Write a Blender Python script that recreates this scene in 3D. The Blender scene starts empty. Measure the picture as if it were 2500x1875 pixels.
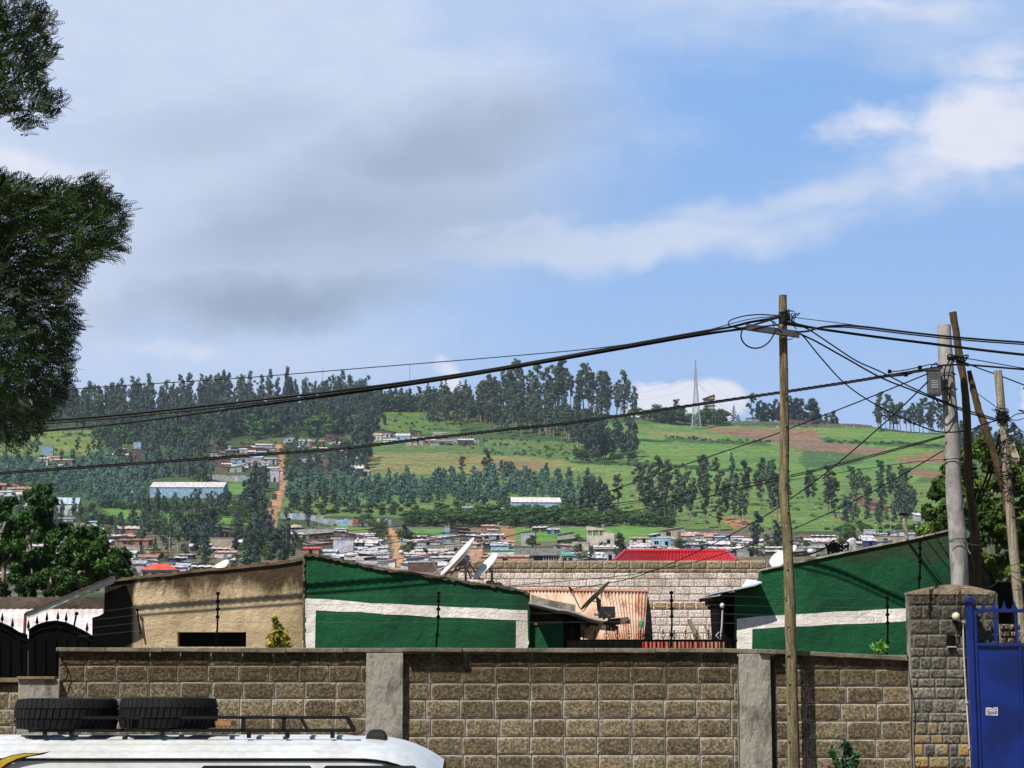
import bpy, math, random
import numpy as np
from mathutils import Vector, Matrix
random.seed(7); RNG = np.random.default_rng(7)
R = math.radians
scene = bpy.context.scene
col = scene.collection

# ------------------------------------------------------------------ camera
FPX = 5000.0; CW, CH = 2500.0, 1875.0; YH = 1740.0
CAMZ = 2.0
PITCH = math.atan((YH - CH / 2) / FPX)
CP, SP = math.cos(PITCH), math.sin(PITCH)
cam_d = bpy.data.cameras.new('camera'); cam = bpy.data.objects.new('camera', cam_d); col.objects.link(cam)
cam.location = (0, 0, CAMZ); cam.rotation_euler = (math.pi / 2 + PITCH, 0, 0)
cam_d.sensor_fit = 'HORIZONTAL'; cam_d.sensor_width = 36.0; cam_d.lens = 36.0 * FPX / CW
cam_d.clip_start = 0.2; cam_d.clip_end = 20000
scene.camera = cam
scene.render.engine = 'CYCLES'
scene.cycles.use_denoising = True
scene.cycles.max_bounces = 5; scene.cycles.diffuse_bounces = 3; scene.cycles.transparent_max_bounces = 8
scene.cycles.volume_bounces = 0
scene.view_settings.view_transform = 'Standard'; scene.view_settings.look = 'None'
scene.view_settings.gamma = 1.0; scene.view_settings.exposure = 0.42

SUN_EL, SUN_AZ = R(54), R(40)      # azimuth measured from behind the camera towards the left
sdir = Vector((-math.sin(SUN_AZ) * math.cos(SUN_EL), -math.cos(SUN_AZ) * math.cos(SUN_EL), math.sin(SUN_EL)))
sun_d = bpy.data.lights.new('sun', 'SUN'); sun_d.energy = 5.0; sun_d.angle = R(0.5); sun_d.color = (1.0, 0.955, 0.88)
sun = bpy.data.objects.new('sun', sun_d); col.objects.link(sun)
sun.rotation_euler = sdir.to_track_quat('Z', 'Y').to_euler(); sun.location = (-30, -30, 60)

# ------------------------------------------------------------------ node helper
class NT:
    def __init__(s, tree): s.t = tree; s.n = tree.nodes; s.l = tree.links
    def node(s, typ, **kw):
        n = s.n.new(typ)
        for k, v in kw.items(): setattr(n, k, v)
        return n
    def put(s, sock, v):
        if isinstance(v, bpy.types.NodeSocket): s.l.new(v, sock)
        elif isinstance(v, (tuple, list)) and len(v) == 3 and sock.type == 'RGBA': sock.default_value = (*v, 1)
        else: sock.default_value = v
    def math(s, op, a, b=None, c=None, clamp=False):
        n = s.node('ShaderNodeMath', operation=op); n.use_clamp = clamp
        s.put(n.inputs[0], a)
        if b is not None: s.put(n.inputs[1], b)
        if c is not None: s.put(n.inputs[2], c)
        return n.outputs[0]
    def mix(s, f, a, b, mode='MIX'):
        n = s.node('ShaderNodeMix', data_type='RGBA', blend_type=mode)
        s.put(n.inputs[0], f); s.put(n.inputs[6], a); s.put(n.inputs[7], b)
        return n.outputs[2]
    def noise(s, vec, scale, detail=4, rough=.55, dist=0.0, out=0):
        n = s.node('ShaderNodeTexNoise'); n.inputs['Scale'].default_value = scale
        n.inputs['Detail'].default_value = detail; n.inputs['Roughness'].default_value = rough
        n.inputs['Distortion'].default_value = dist
        if vec is not None: s.l.new(vec, n.inputs['Vector'])
        return n.outputs[out]
    def ramp(s, v, a, b, c0=0.0, c1=1.0):
        n = s.node('ShaderNodeMapRange', interpolation_type='SMOOTHSTEP')
        s.put(n.inputs[0], v); n.inputs[1].default_value = a; n.inputs[2].default_value = b
        n.inputs[3].default_value = c0; n.inputs[4].default_value = c1
        return n.outputs[0]
    def comb(s, x, y, z):
        n = s.node('ShaderNodeCombineXYZ'); s.put(n.inputs[0], x); s.put(n.inputs[1], y); s.put(n.inputs[2], z)
        return n.outputs[0]

# ------------------------------------------------------------------ sky
world = bpy.data.worlds.new('World'); scene.world = world; world.use_nodes = True
W = NT(world.node_tree); W.n.clear()
SKY_STRENGTH = 0.05
def build_sky():
    sky = W.node('ShaderNodeTexSky', sky_type='NISHITA')
    sky.sun_disc = False; sky.sun_elevation = SUN_EL
    sky.sun_rotation = math.atan2(sdir.x, sdir.y)
    sky.altitude = 2000; sky.air_density = 1.0; sky.dust_density = 1.0; sky.ozone_density = 1.5
    tc = W.node('ShaderNodeTexCoord'); sp = W.node('ShaderNodeSeparateXYZ'); W.l.new(tc.outputs['Generated'], sp.inputs[0])
    dx, dy, dz = sp.outputs
    dyc = W.math('MAXIMUM', dy, 0.02)
    u = W.math('DIVIDE', dx, dyc); v = W.math('DIVIDE', dz, dyc)
    uv = W.comb(u, v, 0.0)
    st = W.comb(W.math('MULTIPLY', u, 1.0), W.math('MULTIPLY', v, 2.2), 0.0)
    big = W.noise(st, 7.0, 5, .5, .3)
    fine = W.noise(st, 26.0, 6, .6, .2)
    wx = W.noise(uv, 11.0, 5, .62, 0, out=1)
    ws = W.node('ShaderNodeSeparateXYZ'); W.l.new(wx, ws.inputs[0])
    uu = W.math('ADD', u, W.math('MULTIPLY', W.math('SUBTRACT', ws.outputs[0], .5), .075))
    vv = W.math('ADD', v, W.math('MULTIPLY', W.math('SUBTRACT', ws.outputs[1], .5), .05))
    def UV(px, py):
        a = (px - CW / 2) / FPX; b = (CH / 2 - py) / FPX
        yy = CP - b * SP; return a / yy, (SP + b * CP) / yy
    def blob(px, py, rx, ry, ang=0, soft=1.0, amp=1.0):
        a, b = UV(px, py); k = 1 / FPX
        du = W.math('SUBTRACT', uu, a); dv = W.math('SUBTRACT', vv, b)
        ca, sa = math.cos(R(ang)), math.sin(R(ang))
        e1 = W.math('ADD', W.math('MULTIPLY', du, ca / (rx * k)), W.math('MULTIPLY', dv, sa / (rx * k)))
        e2 = W.math('ADD', W.math('MULTIPLY', du, -sa / (ry * k)), W.math('MULTIPLY', dv, ca / (ry * k)))
        d = W.math('SQRT', W.math('ADD', W.math('MULTIPLY', e1, e1), W.math('MULTIPLY', e2, e2)))
        return W.ramp(d, 1.0, 1.0 - soft, 0.0, amp)
    def mx(*a):
        r = a[0]
        for x in a[1:]: r = W.math('MAXIMUM', r, x)
        return r
    front = W.ramp(dy, 0.15, 0.6)
    veil = mx(blob(300, 250, 1500, 820, 0, .45), blob(1000, -150, 1700, 420, -3, .7, .85), blob(1500, 590, 900, 85, 7, .75, 1.0), blob(1950, 480, 620, 70, 8, .9, .85),
              blob(2300, 450, 700, 110, 4, 1, .45), blob(2300, 40, 700, 200, 0, 1, .55), blob(500, 850, 950, 260, 0, .8, .7), blob(1500, 330, 420, 90, 5, 1, .35))
    veil = W.math('MULTIPLY', veil, W.ramp(big, .1, .55, .55, 1.1), clamp=True)
    grey = mx(blob(650, 720, 620, 130, 3, .9, .95), blob(1080, 340, 560, 190, 8, .9, .85), blob(800, 540, 760, 190, 12, .9, .72), blob(560, 300, 620, 150, 4, 1, .42), blob(900, 520, 820, 330, 8, .9, .6))
    grey = W.math('MULTIPLY', grey, W.math('ADD', W.ramp(big, .25, .7, .78, 1.15), W.math('MULTIPLY', W.math('SUBTRACT', fine, .5), .5)), clamp=True)
    puff = mx(blob(2370, 300, 380, 230, 15, .8, 1.0), blob(2120, 300, 190, 110, 20, .9, .7), blob(2420, 140, 320, 190, 0, 1, .6), blob(1090, 930, 60, 95, 0, .7, .8),
              blob(1680, 985, 150, 85, 0, .5, .95), blob(1570, 970, 70, 60, 0, .5, .9), blob(420, 850, 190, 80, 0, 1, .55), blob(2480, 985, 60, 60, 0, .8, .8),
              blob(30, 420, 360, 90, 0, .9, .75), blob(1250, 560, 330, 80, 10, 1, .4), blob(2150, 0, 500, 90, 0, 1, .5))
    puff = W.math('MULTIPLY', W.ramp(W.math('ADD', puff, W.math('MULTIPLY', W.math('SUBTRACT', fine, .5), 1.0)), .12, 1.0), W.ramp(puff, 0, .25), clamp=True)
    veil = W.math('ADD', veil, W.math('MULTIPLY', W.math('SUBTRACT', fine, .5), W.math('MULTIPLY', W.ramp(veil, .02, .3), .7)), clamp=True)
    low = W.ramp(v, .10, .32, 1.0, 0.0)
    k = 1.0 / SKY_STRENGTH / 2**.42
    def C(r, g, b): return tuple(((x / 12.92) if x <= .04045 else ((x + .055) / 1.055) ** 2.4) * k for x in (r, g, b))
    base = W.mix(0.9, sky.outputs[0], C(.555, .735, .965))
    c = W.mix(front, sky.outputs[0], base)
    c = W.mix(W.math('MULTIPLY', W.math('MULTIPLY', low, front), .62), c, C(.74, .835, .97))
    c = W.mix(W.math('MULTIPLY', veil, W.math('MULTIPLY', front, .95)), c, C(.815, .865, .955))
    c = W.mix(W.math('MULTIPLY', grey, W.math('MULTIPLY', front, .85), clamp=True), c, C(.575, .645, .74))
    c = W.mix(W.math('MULTIPLY', puff, W.math('MULTIPLY', front, .9)), c, C(.94, .94, .98))
    bg = W.node('ShaderNodeBackground'); W.l.new(c, bg.inputs[0]); bg.inputs[1].default_value = SKY_STRENGTH
    out = W.node('ShaderNodeOutputWorld'); W.l.new(bg.outputs[0], out.inputs[0])
build_sky()

# ------------------------------------------------------------------ projection and terrain profile
def ray(px, py):
    a = (px - CW / 2) / FPX; b = (CH / 2 - py) / FPX
    return a, CP - b * SP, SP + b * CP
def P(px, py, Y):
    a, dy, dz = ray(px, py); t = Y / dy
    return Vector((a * t, Y, CAMZ + dz * t))
def proj(X, Y, Z):
    d = Y * CP + (Z - CAMZ) * SP
    up = (Z - CAMZ) * CP - Y * SP
    return CW / 2 + FPX * X / d, CH / 2 - FPX * up / d
T_Y = np.array([150, 215, 300, 400, 500, 600, 700, 800, 900, 1000, 1100, 1200, 1290, 1370], float)
T_R = np.array([1475, 1462, 1440, 1400, 1350, 1300, 1250, 1200, 1150, 1100, 1050, 1000, 950, 900], float)
def gY(py): return float(np.interp(-py, -T_R, T_Y))
def z_of(row, Y):
    b = (CH / 2 - row) / FPX
    return CAMZ + Y * (SP + b * CP) / (CP - b * SP)
_Zt = z_of(T_R, T_Y)
NEAR_Y = np.array([-200, 32, 55, 75, 110, 150], float)
NEAR_Z = np.array([0, 0, 2.4, 4.4, 7.6, _Zt[0]], float)
_PY = np.concatenate([NEAR_Y[:-1], T_Y]); _PZ = np.concatenate([NEAR_Z[:-1], _Zt])
SKY_X = [-4000, -800, 0, 130, 250, 450, 700, 900, 1000, 1200, 1400, 1560, 1700, 1800, 1900, 1960, 2130, 2300, 2500, 3300, 6000]
SKY_R = [1060, 1050, 1035, 1026, 1008, 985, 985, 992, 985, 990, 1002, 1018, 1022, 1026, 1031, 1037, 1045, 1060, 1074, 1100, 1110]
def height(X, Y):
    X = np.asarray(X, float); Y = np.asarray(Y, float)
    z = np.interp(Y, _PY, _PZ)
    px = CW / 2 + FPX * X / np.maximum(Y * CP + (z - CAMZ) * SP, 1)
    yr = np.interp(-np.interp(px, SKY_X, SKY_R), -T_R, T_Y)
    zr = np.interp(yr, _PY, _PZ)
    s = Y - yr
    z = np.where(s > 0, zr - 0.10 * s - .0001 * s * s, z)
    w = np.clip((Y - 120) / 200, 0, 1)
    bump = .7 * np.sin(X * .043 + Y * .021 + 1) + .5 * np.sin(X * .09 - Y * .067 + 2) + .25 * np.sin(X * .21 + Y * .17)
    return z + w * bump * .8
def G(px, py):
    Y = gY(py); a, dy, dz = ray(px, py); X = a * Y / dy
    return Vector((X, Y, float(height(X, Y))))

# ------------------------------------------------------------------ mesh helpers
class MB:
    def __init__(s): s.v = []; s.f = []; s.mi = []
    def add(s, vs, fs, m=0):
        o = len(s.v); s.v.extend([tuple(p) for p in vs]); s.f.extend([tuple(i + o for i in f) for f in fs]); s.mi.extend([m] * len(fs)); return s
    def box(s, a, b, m=0):
        x0, y0, z0 = a; x1, y1, z1 = b
        return s.add([(x0,y0,z0),(x1,y0,z0),(x1,y1,z0),(x0,y1,z0),(x0,y0,z1),(x1,y0,z1),(x1,y1,z1),(x0,y1,z1)],
                     [(0,3,2,1),(4,5,6,7),(0,1,5,4),(1,2,6,5),(2,3,7,6),(3,0,4,7)], m)
    def bar(s, p, q, w, h=None, m=0, up=(0,0,1)):
        p = Vector(p); q = Vector(q); d = (q - p).normalized(); h = h or w
        upv = Vector(up); sx = d.cross(upv)
        if sx.length < 1e-3: sx = d.cross(Vector((0,1,0)))
        sx.normalize(); sz = sx.cross(d)
        vs = [c + sx * (i * w / 2) + sz * (j * h / 2) for c in (p, q) for i, j in ((-1,-1),(1,-1),(1,1),(-1,1))]
        return s.add(vs, [(0,1,2,3),(7,6,5,4),(0,4,5,1),(1,5,6,2),(2,6,7,3),(3,7,4,0)], m)
    def prism(s, pts, vec, m=0):
        n = len(pts); vec = Vector(vec); q = [Vector(p) for p in pts]
        return s.add(q + [p + vec for p in q], [tuple(range(n)), tuple(range(2*n-1, n-1, -1))] + [(i, i+n, (i+1)%n+n, (i+1)%n) for i in range(n)], m)
    def tube(s, pts, r, n=6, m=0, caps=True):
        pts = [Vector(p) for p in pts]; k = len(pts); rs = r if isinstance(r, (list, tuple)) else [r]*k
        vs = []; prev = None
        for i, p in enumerate(pts):
            d = (pts[min(i+1, k-1)] - pts[max(i-1, 0)]).normalized()
            if prev is None:
                a = d.cross(Vector((0,0,1)));  a = a if a.length > .05 else d.cross(Vector((0,1,0)))
            else: a = prev - d * prev.dot(d)
            a.normalize(); prev = a; b = d.cross(a)
            vs += [p + (a * math.cos(t) + b * math.sin(t)) * rs[i] for t in (2*math.pi*j/n for j in range(n))]
        fs = [(i*n+j, i*n+(j+1)%n, (i+1)*n+(j+1)%n, (i+1)*n+j) for i in range(k-1) for j in range(n)]
        if caps: fs += [tuple(range(n-1, -1, -1)), tuple(range((k-1)*n, k*n))]
        return s.add(vs, fs, m)
    def lathe(s, c, axis, prof, n=16, m=0, closed=True):
        c = Vector(c); ax = Vector(axis).normalized(); a = ax.cross(Vector((0,0,1)))
        a = a if a.length > .05 else ax.cross(Vector((0,1,0))); a.normalize(); b = ax.cross(a)
        vs = []
        for (t, r) in prof: vs += [c + ax * t + (a * math.cos(q) + b * math.sin(q)) * r for q in (2*math.pi*j/n for j in range(n))]
        k = len(prof); fs = [(i*n+j, i*n+(j+1)%n, (i+1)*n+(j+1)%n, (i+1)*n+j) for i in range(k-1) for j in range(n)]
        if closed: fs += [tuple(range(n-1, -1, -1)), tuple(range((k-1)*n, k*n))]
        return s.add(vs, fs, m)
    def sphere(s, c, r, n=10, m=0, sz=1.0):
        prof = [(-r*math.cos(math.pi*i/n)*sz, max(r*math.sin(math.pi*i/n), 1e-4)) for i in range(n+1)]
        return s.lathe(c, (0,0,1), prof, n+4, m)
    def sheet(s, a, b, c, d, nu, amp, th=.01, m=0, nv=1, saw=False):
        """corrugated sheet a-b (along ribs' cross direction) to d-c"""
        a, b, c, d = map(Vector, (a, b, c, d)); nrm = (b-a).cross(d-a).normalized(); vs = []
        for j in range(nv+1):
            for i in range(nu+1):
                t = i/nu; q = j/nv; p = a.lerp(b, t).lerp(d.lerp(c, t), q)
                o = amp * math.sin(i * math.pi / 2) if not saw else amp * (i % 2)
                vs.append(p + nrm * o)
        N = len(vs); vs += [p - nrm * th for p in vs]; w = nu+1
        fs = [(j*w+i, j*w+i+1, (j+1)*w+i+1, (j+1)*w+i) for j in range(nv) for i in range(nu)]
        fs += [(f[3]+N, f[2]+N, f[1]+N, f[0]+N) for f in fs]
        fs += [(i+1, i, i+N, i+1+N) for i in range(nu)] + [(nv*w+i, nv*w+i+1, nv*w+i+1+N, nv*w+i+N) for i in range(nu)]
        fs += [(j*w, (j+1)*w, (j+1)*w+N, j*w+N) for j in range(nv)] + [((j+1)*w+nu, j*w+nu, j*w+nu+N, (j+1)*w+nu+N) for j in range(nv)]
        return s.add(vs, fs, m)
    def build(s, name, mat, parent=None, origin=None, smooth=False, local=False, bevel=0):
        me = bpy.data.meshes.new(name)
        off = Vector((0,0,0))
        if not local:
            if parent is not None:
                p = parent
                while p is not None: off += p.location; p = p.parent
            elif origin is not None: off = Vector(origin)
        me.from_pydata([(x-off.x, y-off.y, z-off.z) for x, y, z in s.v], [], s.f)
        mats = mat if isinstance(mat, (list, tuple)) else [mat]
        for q in mats: me.materials.append(q)
        if len(mats) > 1: me.polygons.foreach_set('material_index', s.mi)
        if smooth: me.polygons.foreach_set('use_smooth', [True]*len(s.f))
        me.update()
        o = bpy.data.objects.new(name, me); col.objects.link(o)
        if parent is not None: o.parent = parent
        elif origin is not None: o.location = origin
        if bevel:
            b = o.modifiers.new('bevel', 'BEVEL'); b.width = bevel; b.segments = 2; b.limit_method = 'ANGLE'
        return o
def npmesh(name, V, F, mats, mi=None, smooth=False, attrs=None):
    """V (n,3), F (m,4) numpy arrays"""
    me = bpy.data.meshes.new(name); V = np.ascontiguousarray(V, dtype=np.float32); F = np.ascontiguousarray(F, dtype=np.int32)
    me.vertices.add(len(V)); me.vertices.foreach_set('co', V.ravel())
    me.loops.add(F.size); me.loops.foreach_set('vertex_index', F.ravel())
    me.polygons.add(len(F)); me.polygons.foreach_set('loop_start', np.arange(len(F), dtype=np.int32)*F.shape[1])
    for q in mats: me.materials.append(q)
    if mi is not None: me.polygons.foreach_set('material_index', np.asarray(mi, dtype=np.int32))
    if smooth: me.polygons.foreach_set('use_smooth', np.ones(len(F), bool))
    me.update(calc_edges=True)
    for k, (typ, arr) in (attrs or {}).items():
        a = me.attributes.new(k, typ, 'POINT')
        if typ == 'FLOAT': a.data.foreach_set('value', np.asarray(arr, np.float32).ravel())
        else: a.data.foreach_set('color', np.asarray(arr, np.float32).ravel())
    return me
def tag(o, label, cat, group=None, kind=None):
    if label: o['label'] = label
    if cat: o['category'] = cat
    if group: o['group'] = group
    if kind: o['kind'] = kind
    return o
def thing(name, label, cat, loc=(0,0,0), group=None, rz=0):
    o = bpy.data.objects.new(name, None); col.objects.link(o); o.location = loc; o.rotation_euler = (0,0,rz); o.empty_display_size = .2
    return tag(o, label, cat, group)
def struct(o): o['kind'] = 'structure'; return o
def lerp(a, b, t): return a + (b-a)*t
def catmull(pts, per=6):
    pts = [Vector(p) for p in pts]; out = []
    for i in range(len(pts)-1):
        p0 = pts[max(i-1,0)]; p1 = pts[i]; p2 = pts[i+1]; p3 = pts[min(i+2,len(pts)-1)]
        for j in range(per):
            t = j/per
            out.append(.5*((2*p1)+(p2-p0)*t+(2*p0-5*p1+4*p2-p3)*t*t+(3*p1-p0-3*p2+p3)*t**3))
    return out + [pts[-1]]

# ------------------------------------------------------------------ materials
MATS = {}
def newmat(name):
    m = bpy.data.materials.new(name); m.use_nodes = True; t = NT(m.node_tree)
    b = t.n.get('Principled BSDF'); return m, t, b
def mat(name, c, rough=.85, c2=None, scale=2.0, bump=0.0, bscale=14.0, metal=0.0, stretch=(1,1,1), contrast=(.35,.65), spec=.3, rnd=0.0, dist=.4, detail=5):
    if name in MATS: return MATS[name]
    m, t, b = newmat(name)
    tc = t.node('ShaderNodeTexCoord'); mp = t.node('ShaderNodeMapping'); t.l.new(tc.outputs['Object'], mp.inputs[0]); mp.inputs['Scale'].default_value = stretch
    n = t.noise(mp.outputs[0], scale, detail, .6, dist)
    c2 = c2 or tuple(x*.68 for x in c)
    cc = t.mix(t.ramp(n, *contrast), c2, c)
    n2 = t.noise(mp.outputs[0], scale*9, 3, .6)
    cc = t.mix(t.math('MULTIPLY', t.ramp(n2, .35, .7), .35), cc, t.mix(1.0, cc, (.6,.58,.55), 'MULTIPLY'))
    if rnd:
        oi = t.node('ShaderNodeObjectInfo'); h = t.node('ShaderNodeHueSaturation')
        t.put(h.inputs['Color'], cc); t.put(h.inputs['Value'], t.math('ADD', 1-rnd, t.math('MULTIPLY', oi.outputs['Random'], 2*rnd))); cc = h.outputs[0]
    t.put(b.inputs['Base Color'], cc); b.inputs['Roughness'].default_value = rough; b.inputs['Metallic'].default_value = metal
    b.inputs['Specular IOR Level'].default_value = spec
    if bump:
        bn = t.node('ShaderNodeBump'); bn.inputs['Strength'].default_value = 1.0; bn.inputs['Distance'].default_value = bump
        t.l.new(t.noise(mp.outputs[0], bscale, 5, .62, .3), bn.inputs['Height']); t.l.new(bn.outputs[0], b.inputs['Normal'])
    MATS[name] = m; return m
def leafmat(name, c, c2, trans=.25, scale=.5, rnd=.22, hue=.02):
    m, t, b = newmat(name)
    tc = t.node('ShaderNodeTexCoord'); ge = t.node('ShaderNodeNewGeometry')
    n = t.noise(tc.outputs['Object'], scale, 3, .6)
    cc = t.mix(t.ramp(n, .35, .65), c2, c)
    ri = ge.outputs['Random Per Island']
    oi = t.node('ShaderNodeObjectInfo'); h = t.node('ShaderNodeHueSaturation'); t.put(h.inputs['Color'], cc)
    t.put(h.inputs['Hue'], t.math('ADD', .5-hue, t.math('MULTIPLY', oi.outputs['Random'], 2*hue)))
    t.put(h.inputs['Value'], t.math('MULTIPLY', t.math('ADD', 1-rnd, t.math('MULTIPLY', oi.outputs['Random'], 2*rnd)), t.math('ADD', .65, t.math('MULTIPLY', ri, .7))))
    t.put(b.inputs['Base Color'], h.outputs[0]); b.inputs['Roughness'].default_value = .6; b.inputs['Specular IOR Level'].default_value = .25
    tr = t.node('ShaderNodeBsdfTranslucent'); t.put(tr.inputs[0], h.outputs[0]); ms = t.node('ShaderNodeMixShader'); ms.inputs[0].default_value = trans
    t.l.new(b.outputs[0], ms.inputs[1]); t.l.new(tr.outputs[0], ms.inputs[2]); t.l.new(ms.outputs[0], t.n['Material Output'].inputs[0])
    MATS[name] = m; return m

# ------------------------------------------------------------------ ground and hillside (one sheet)
def inpoly(x, y, poly):
    r = np.zeros(x.shape, bool); n = len(poly)
    for i in range(n):
        x0, y0 = poly[i]; x1, y1 = poly[(i+1) % n]
        if y0 == y1: continue
        c = ((y0 > y) != (y1 > y)) & (x < (x1-x0)*(y-y0)/(y1-y0)+x0); r ^= c
    return r
FIELDS = [  # (polygon in photo pixels, base colour)
    ([(-600,960),(900,960),(905,1062),(540,1075),(-600,1110)], (.035,.075,.022)),
    ([(905,1000),(1130,1003),(1140,1052),(1180,1056),(910,1060)], (.10,.20,.035)),
    ([(-700,1040),(250,1052),(232,1112),(-700,1120)], (.15,.24,.05)),
    ([(1120,985),(1450,990),(1560,1035),(1450,1120),(1400,1118),(1130,1085)], (.055,.115,.03)),
    ([(890,1060),(1420,1080),(1440,1120),(900,1108)], (.10,.19,.045)),
    ([(880,1105),(1140,1108),(1300,1115),(1440,1128),(1560,1140),(1560,1205),(1300,1180),(1100,1200),(880,1180)], (.22,.23,.07)),
    ([(1180,1120),(1330,1125),(1300,1165),(1160,1150)], (.24,.19,.075)),
    ([(1360,1130),(1600,1135),(1640,1200),(1540,1260),(1450,1240),(1430,1160)], (.19,.26,.06)),
    ([(1440,1030),(1730,1038),(2310,1050),(2310,1130),(2200,1200),(1600,1160),(1380,1130)], (.125,.26,.05)),
    ([(1560,1050),(1730,1057),(1760,1075),(1600,1066)], (.21,.24,.075)),
    ([(1455,1072),(1700,1074),(1700,1079),(1455,1075)], (.03,.07,.02)),
    ([(1610,1068),(1850,1078),(1880,1088),(1700,1082),(1625,1076)], (.06,.14,.035)),
    ([(1725,1043),(1980,1048),(2020,1077),(2120,1092),(2180,1101),(2110,1113),(1955,1100),(1850,1074),(1760,1058)], (.23,.155,.105)),
    ([(1958,1098),(2110,1113),(2100,1130),(2060,1140),(1962,1142)], (.065,.15,.045)),
    ([(2000,1070),(2310,1088),(2310,1096),(2180,1090),(2020,1079)], (.055,.13,.035)),
    ([(2185,1119),(2310,1098),(2310,1135),(2205,1131)], (.25,.17,.085)),
    ([(2205,1140),(2310,1152),(2290,1164),(2235,1158)], (.25,.15,.085)),
    ([(1380,1128),(1440,1124),(1700,1136),(1780,1150),(1700,1148),(1440,1133)], (.05,.09,.03)),
    ([(2060,1200),(2130,1215),(2190,1250),(2140,1250),(2080,1228)], (.22,.11,.065)),
    ([(2185,1230),(2240,1240),(2230,1280),(2190,1270)], (.28,.17,.10)),
    ([(1500,1160),(2300,1180),(2300,1300),(1500,1290)], (.13,.24,.05)),
    ([(2060,1205),(2140,1218),(2190,1252),(2120,1248)], (.22,.11,.065)),
    ([(1735,1265),(1800,1262),(1850,1280),(1790,1290)], (.36,.19,.09)),
    ([(1880,1258),(1925,1255),(1920,1270)], (.36,.2,.1)),
    ([(1740,1300),(1800,1296),(1850,1312),(1840,1345),(1770,1335)], (.22,.12,.075)),
    ([(1955,1303),(2060,1308),(2075,1318),(1955,1335)], (.24,.13,.08)),
    ([(2035,1262),(2075,1258),(2080,1272)], (.36,.22,.1)),
    ([(690,1165),(1450,1150),(1480,1260),(690,1262)], (.13,.22,.045)),
    ([(240,1238),(335,1240),(335,1272),(262,1262)], (.115,.30,.045)),
    ([(350,1242),(430,1250),(420,1275),(345,1265)], (.115,.28,.045)),
    ([(520,1264),(655,1255),(655,1283),(515,1275)], (.115,.30,.045)),
    ([(545,1180),(620,1182),(620,1206),(548,1210)], (.125,.28,.05)),
    ([(790,1278),(900,1288),(930,1300),(860,1300)], (.13,.27,.05)),
    ([(1005,1290),(1088,1292),(1085,1304),(1010,1304)], (.11,.30,.045)),
    ([(1250,1288),(1605,1286),(1600,1325),(1250,1320)], (.12,.29,.05)),
    ([(1220,1285),(1256,1283),(1262,1330),(1230,1330)], (.34,.21,.11)),
]
TRACKS = [([(682,1086,14),(690,1100,26),(692,1118,20),(688,1165,20),(692,1190,18),(676,1222,26),(662,1250,32),(664,1275,32),(668,1292,12)], (.46,.245,.12)),
          ([(950,1288,8),(955,1300,14),(968,1318,20),(974,1350,26),(968,1400,34),(962,1445,36)], (.50,.29,.15)),
          ([(205,1108,10),(214,1125,10)], (.42,.27,.14)), ([(432,1080,10),(436,1098,9)], (.42,.27,.14)), ([(196,1272,16),(186,1290,20),(180,1320,22)], (.30,.26,.13))]
def terrain_color(X, Y, Z):
    px, py = proj(X, Y, Z)
    px0, py0 = px+1.5*np.sin(Y*.05)+1.0*np.sin(Y*.13+1), py
    n = lambda a, b, c: np.sin(X*a + 1.3*np.sin(Y*b) + c)*np.cos(Y*a*.9 + 1.1*np.sin(X*b*1.3) + c*2)
    w = 9*n(.05,.03,1)+5*n(.13,.09,2)+2.5*n(.37,.3,4); px = px + w; py = py + 1.6*n(.09,.05,3)+1.2*n(.31,.2,5)
    C = np.zeros(X.shape+(3,)); C[:] = (.085,.15,.04)
    C[Y < 150] = (.20,.15,.10)
    mid = (Y >= 150) & (py > 1262); C[mid] = (.06,.10,.035)
    vil = mid & (np.sin(X*.11+2*np.sin(Y*.04))*np.cos(Y*.09) > -.25) & (py > 1285) & (px < 2250); C[vil] = (.155,.145,.10)
    hum = (py > 1080) & (py < 1250) & (px < 900) ; C[hum] = (.06,.115,.035)
    for poly, c in FIELDS:
        C[inpoly(px, py, poly) & (Y > 150)] = c
    for pts, c in TRACKS:
        a = np.array(pts, float); cx = np.interp(py0, a[:,1], a[:,0]); hw = np.interp(py0, a[:,1], a[:,2])/2
        C[(np.abs(px0-cx) < hw) & (py0 > a[0,1]) & (py0 < a[-1,1]) & (Y > 150)] = c
    return C
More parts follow.
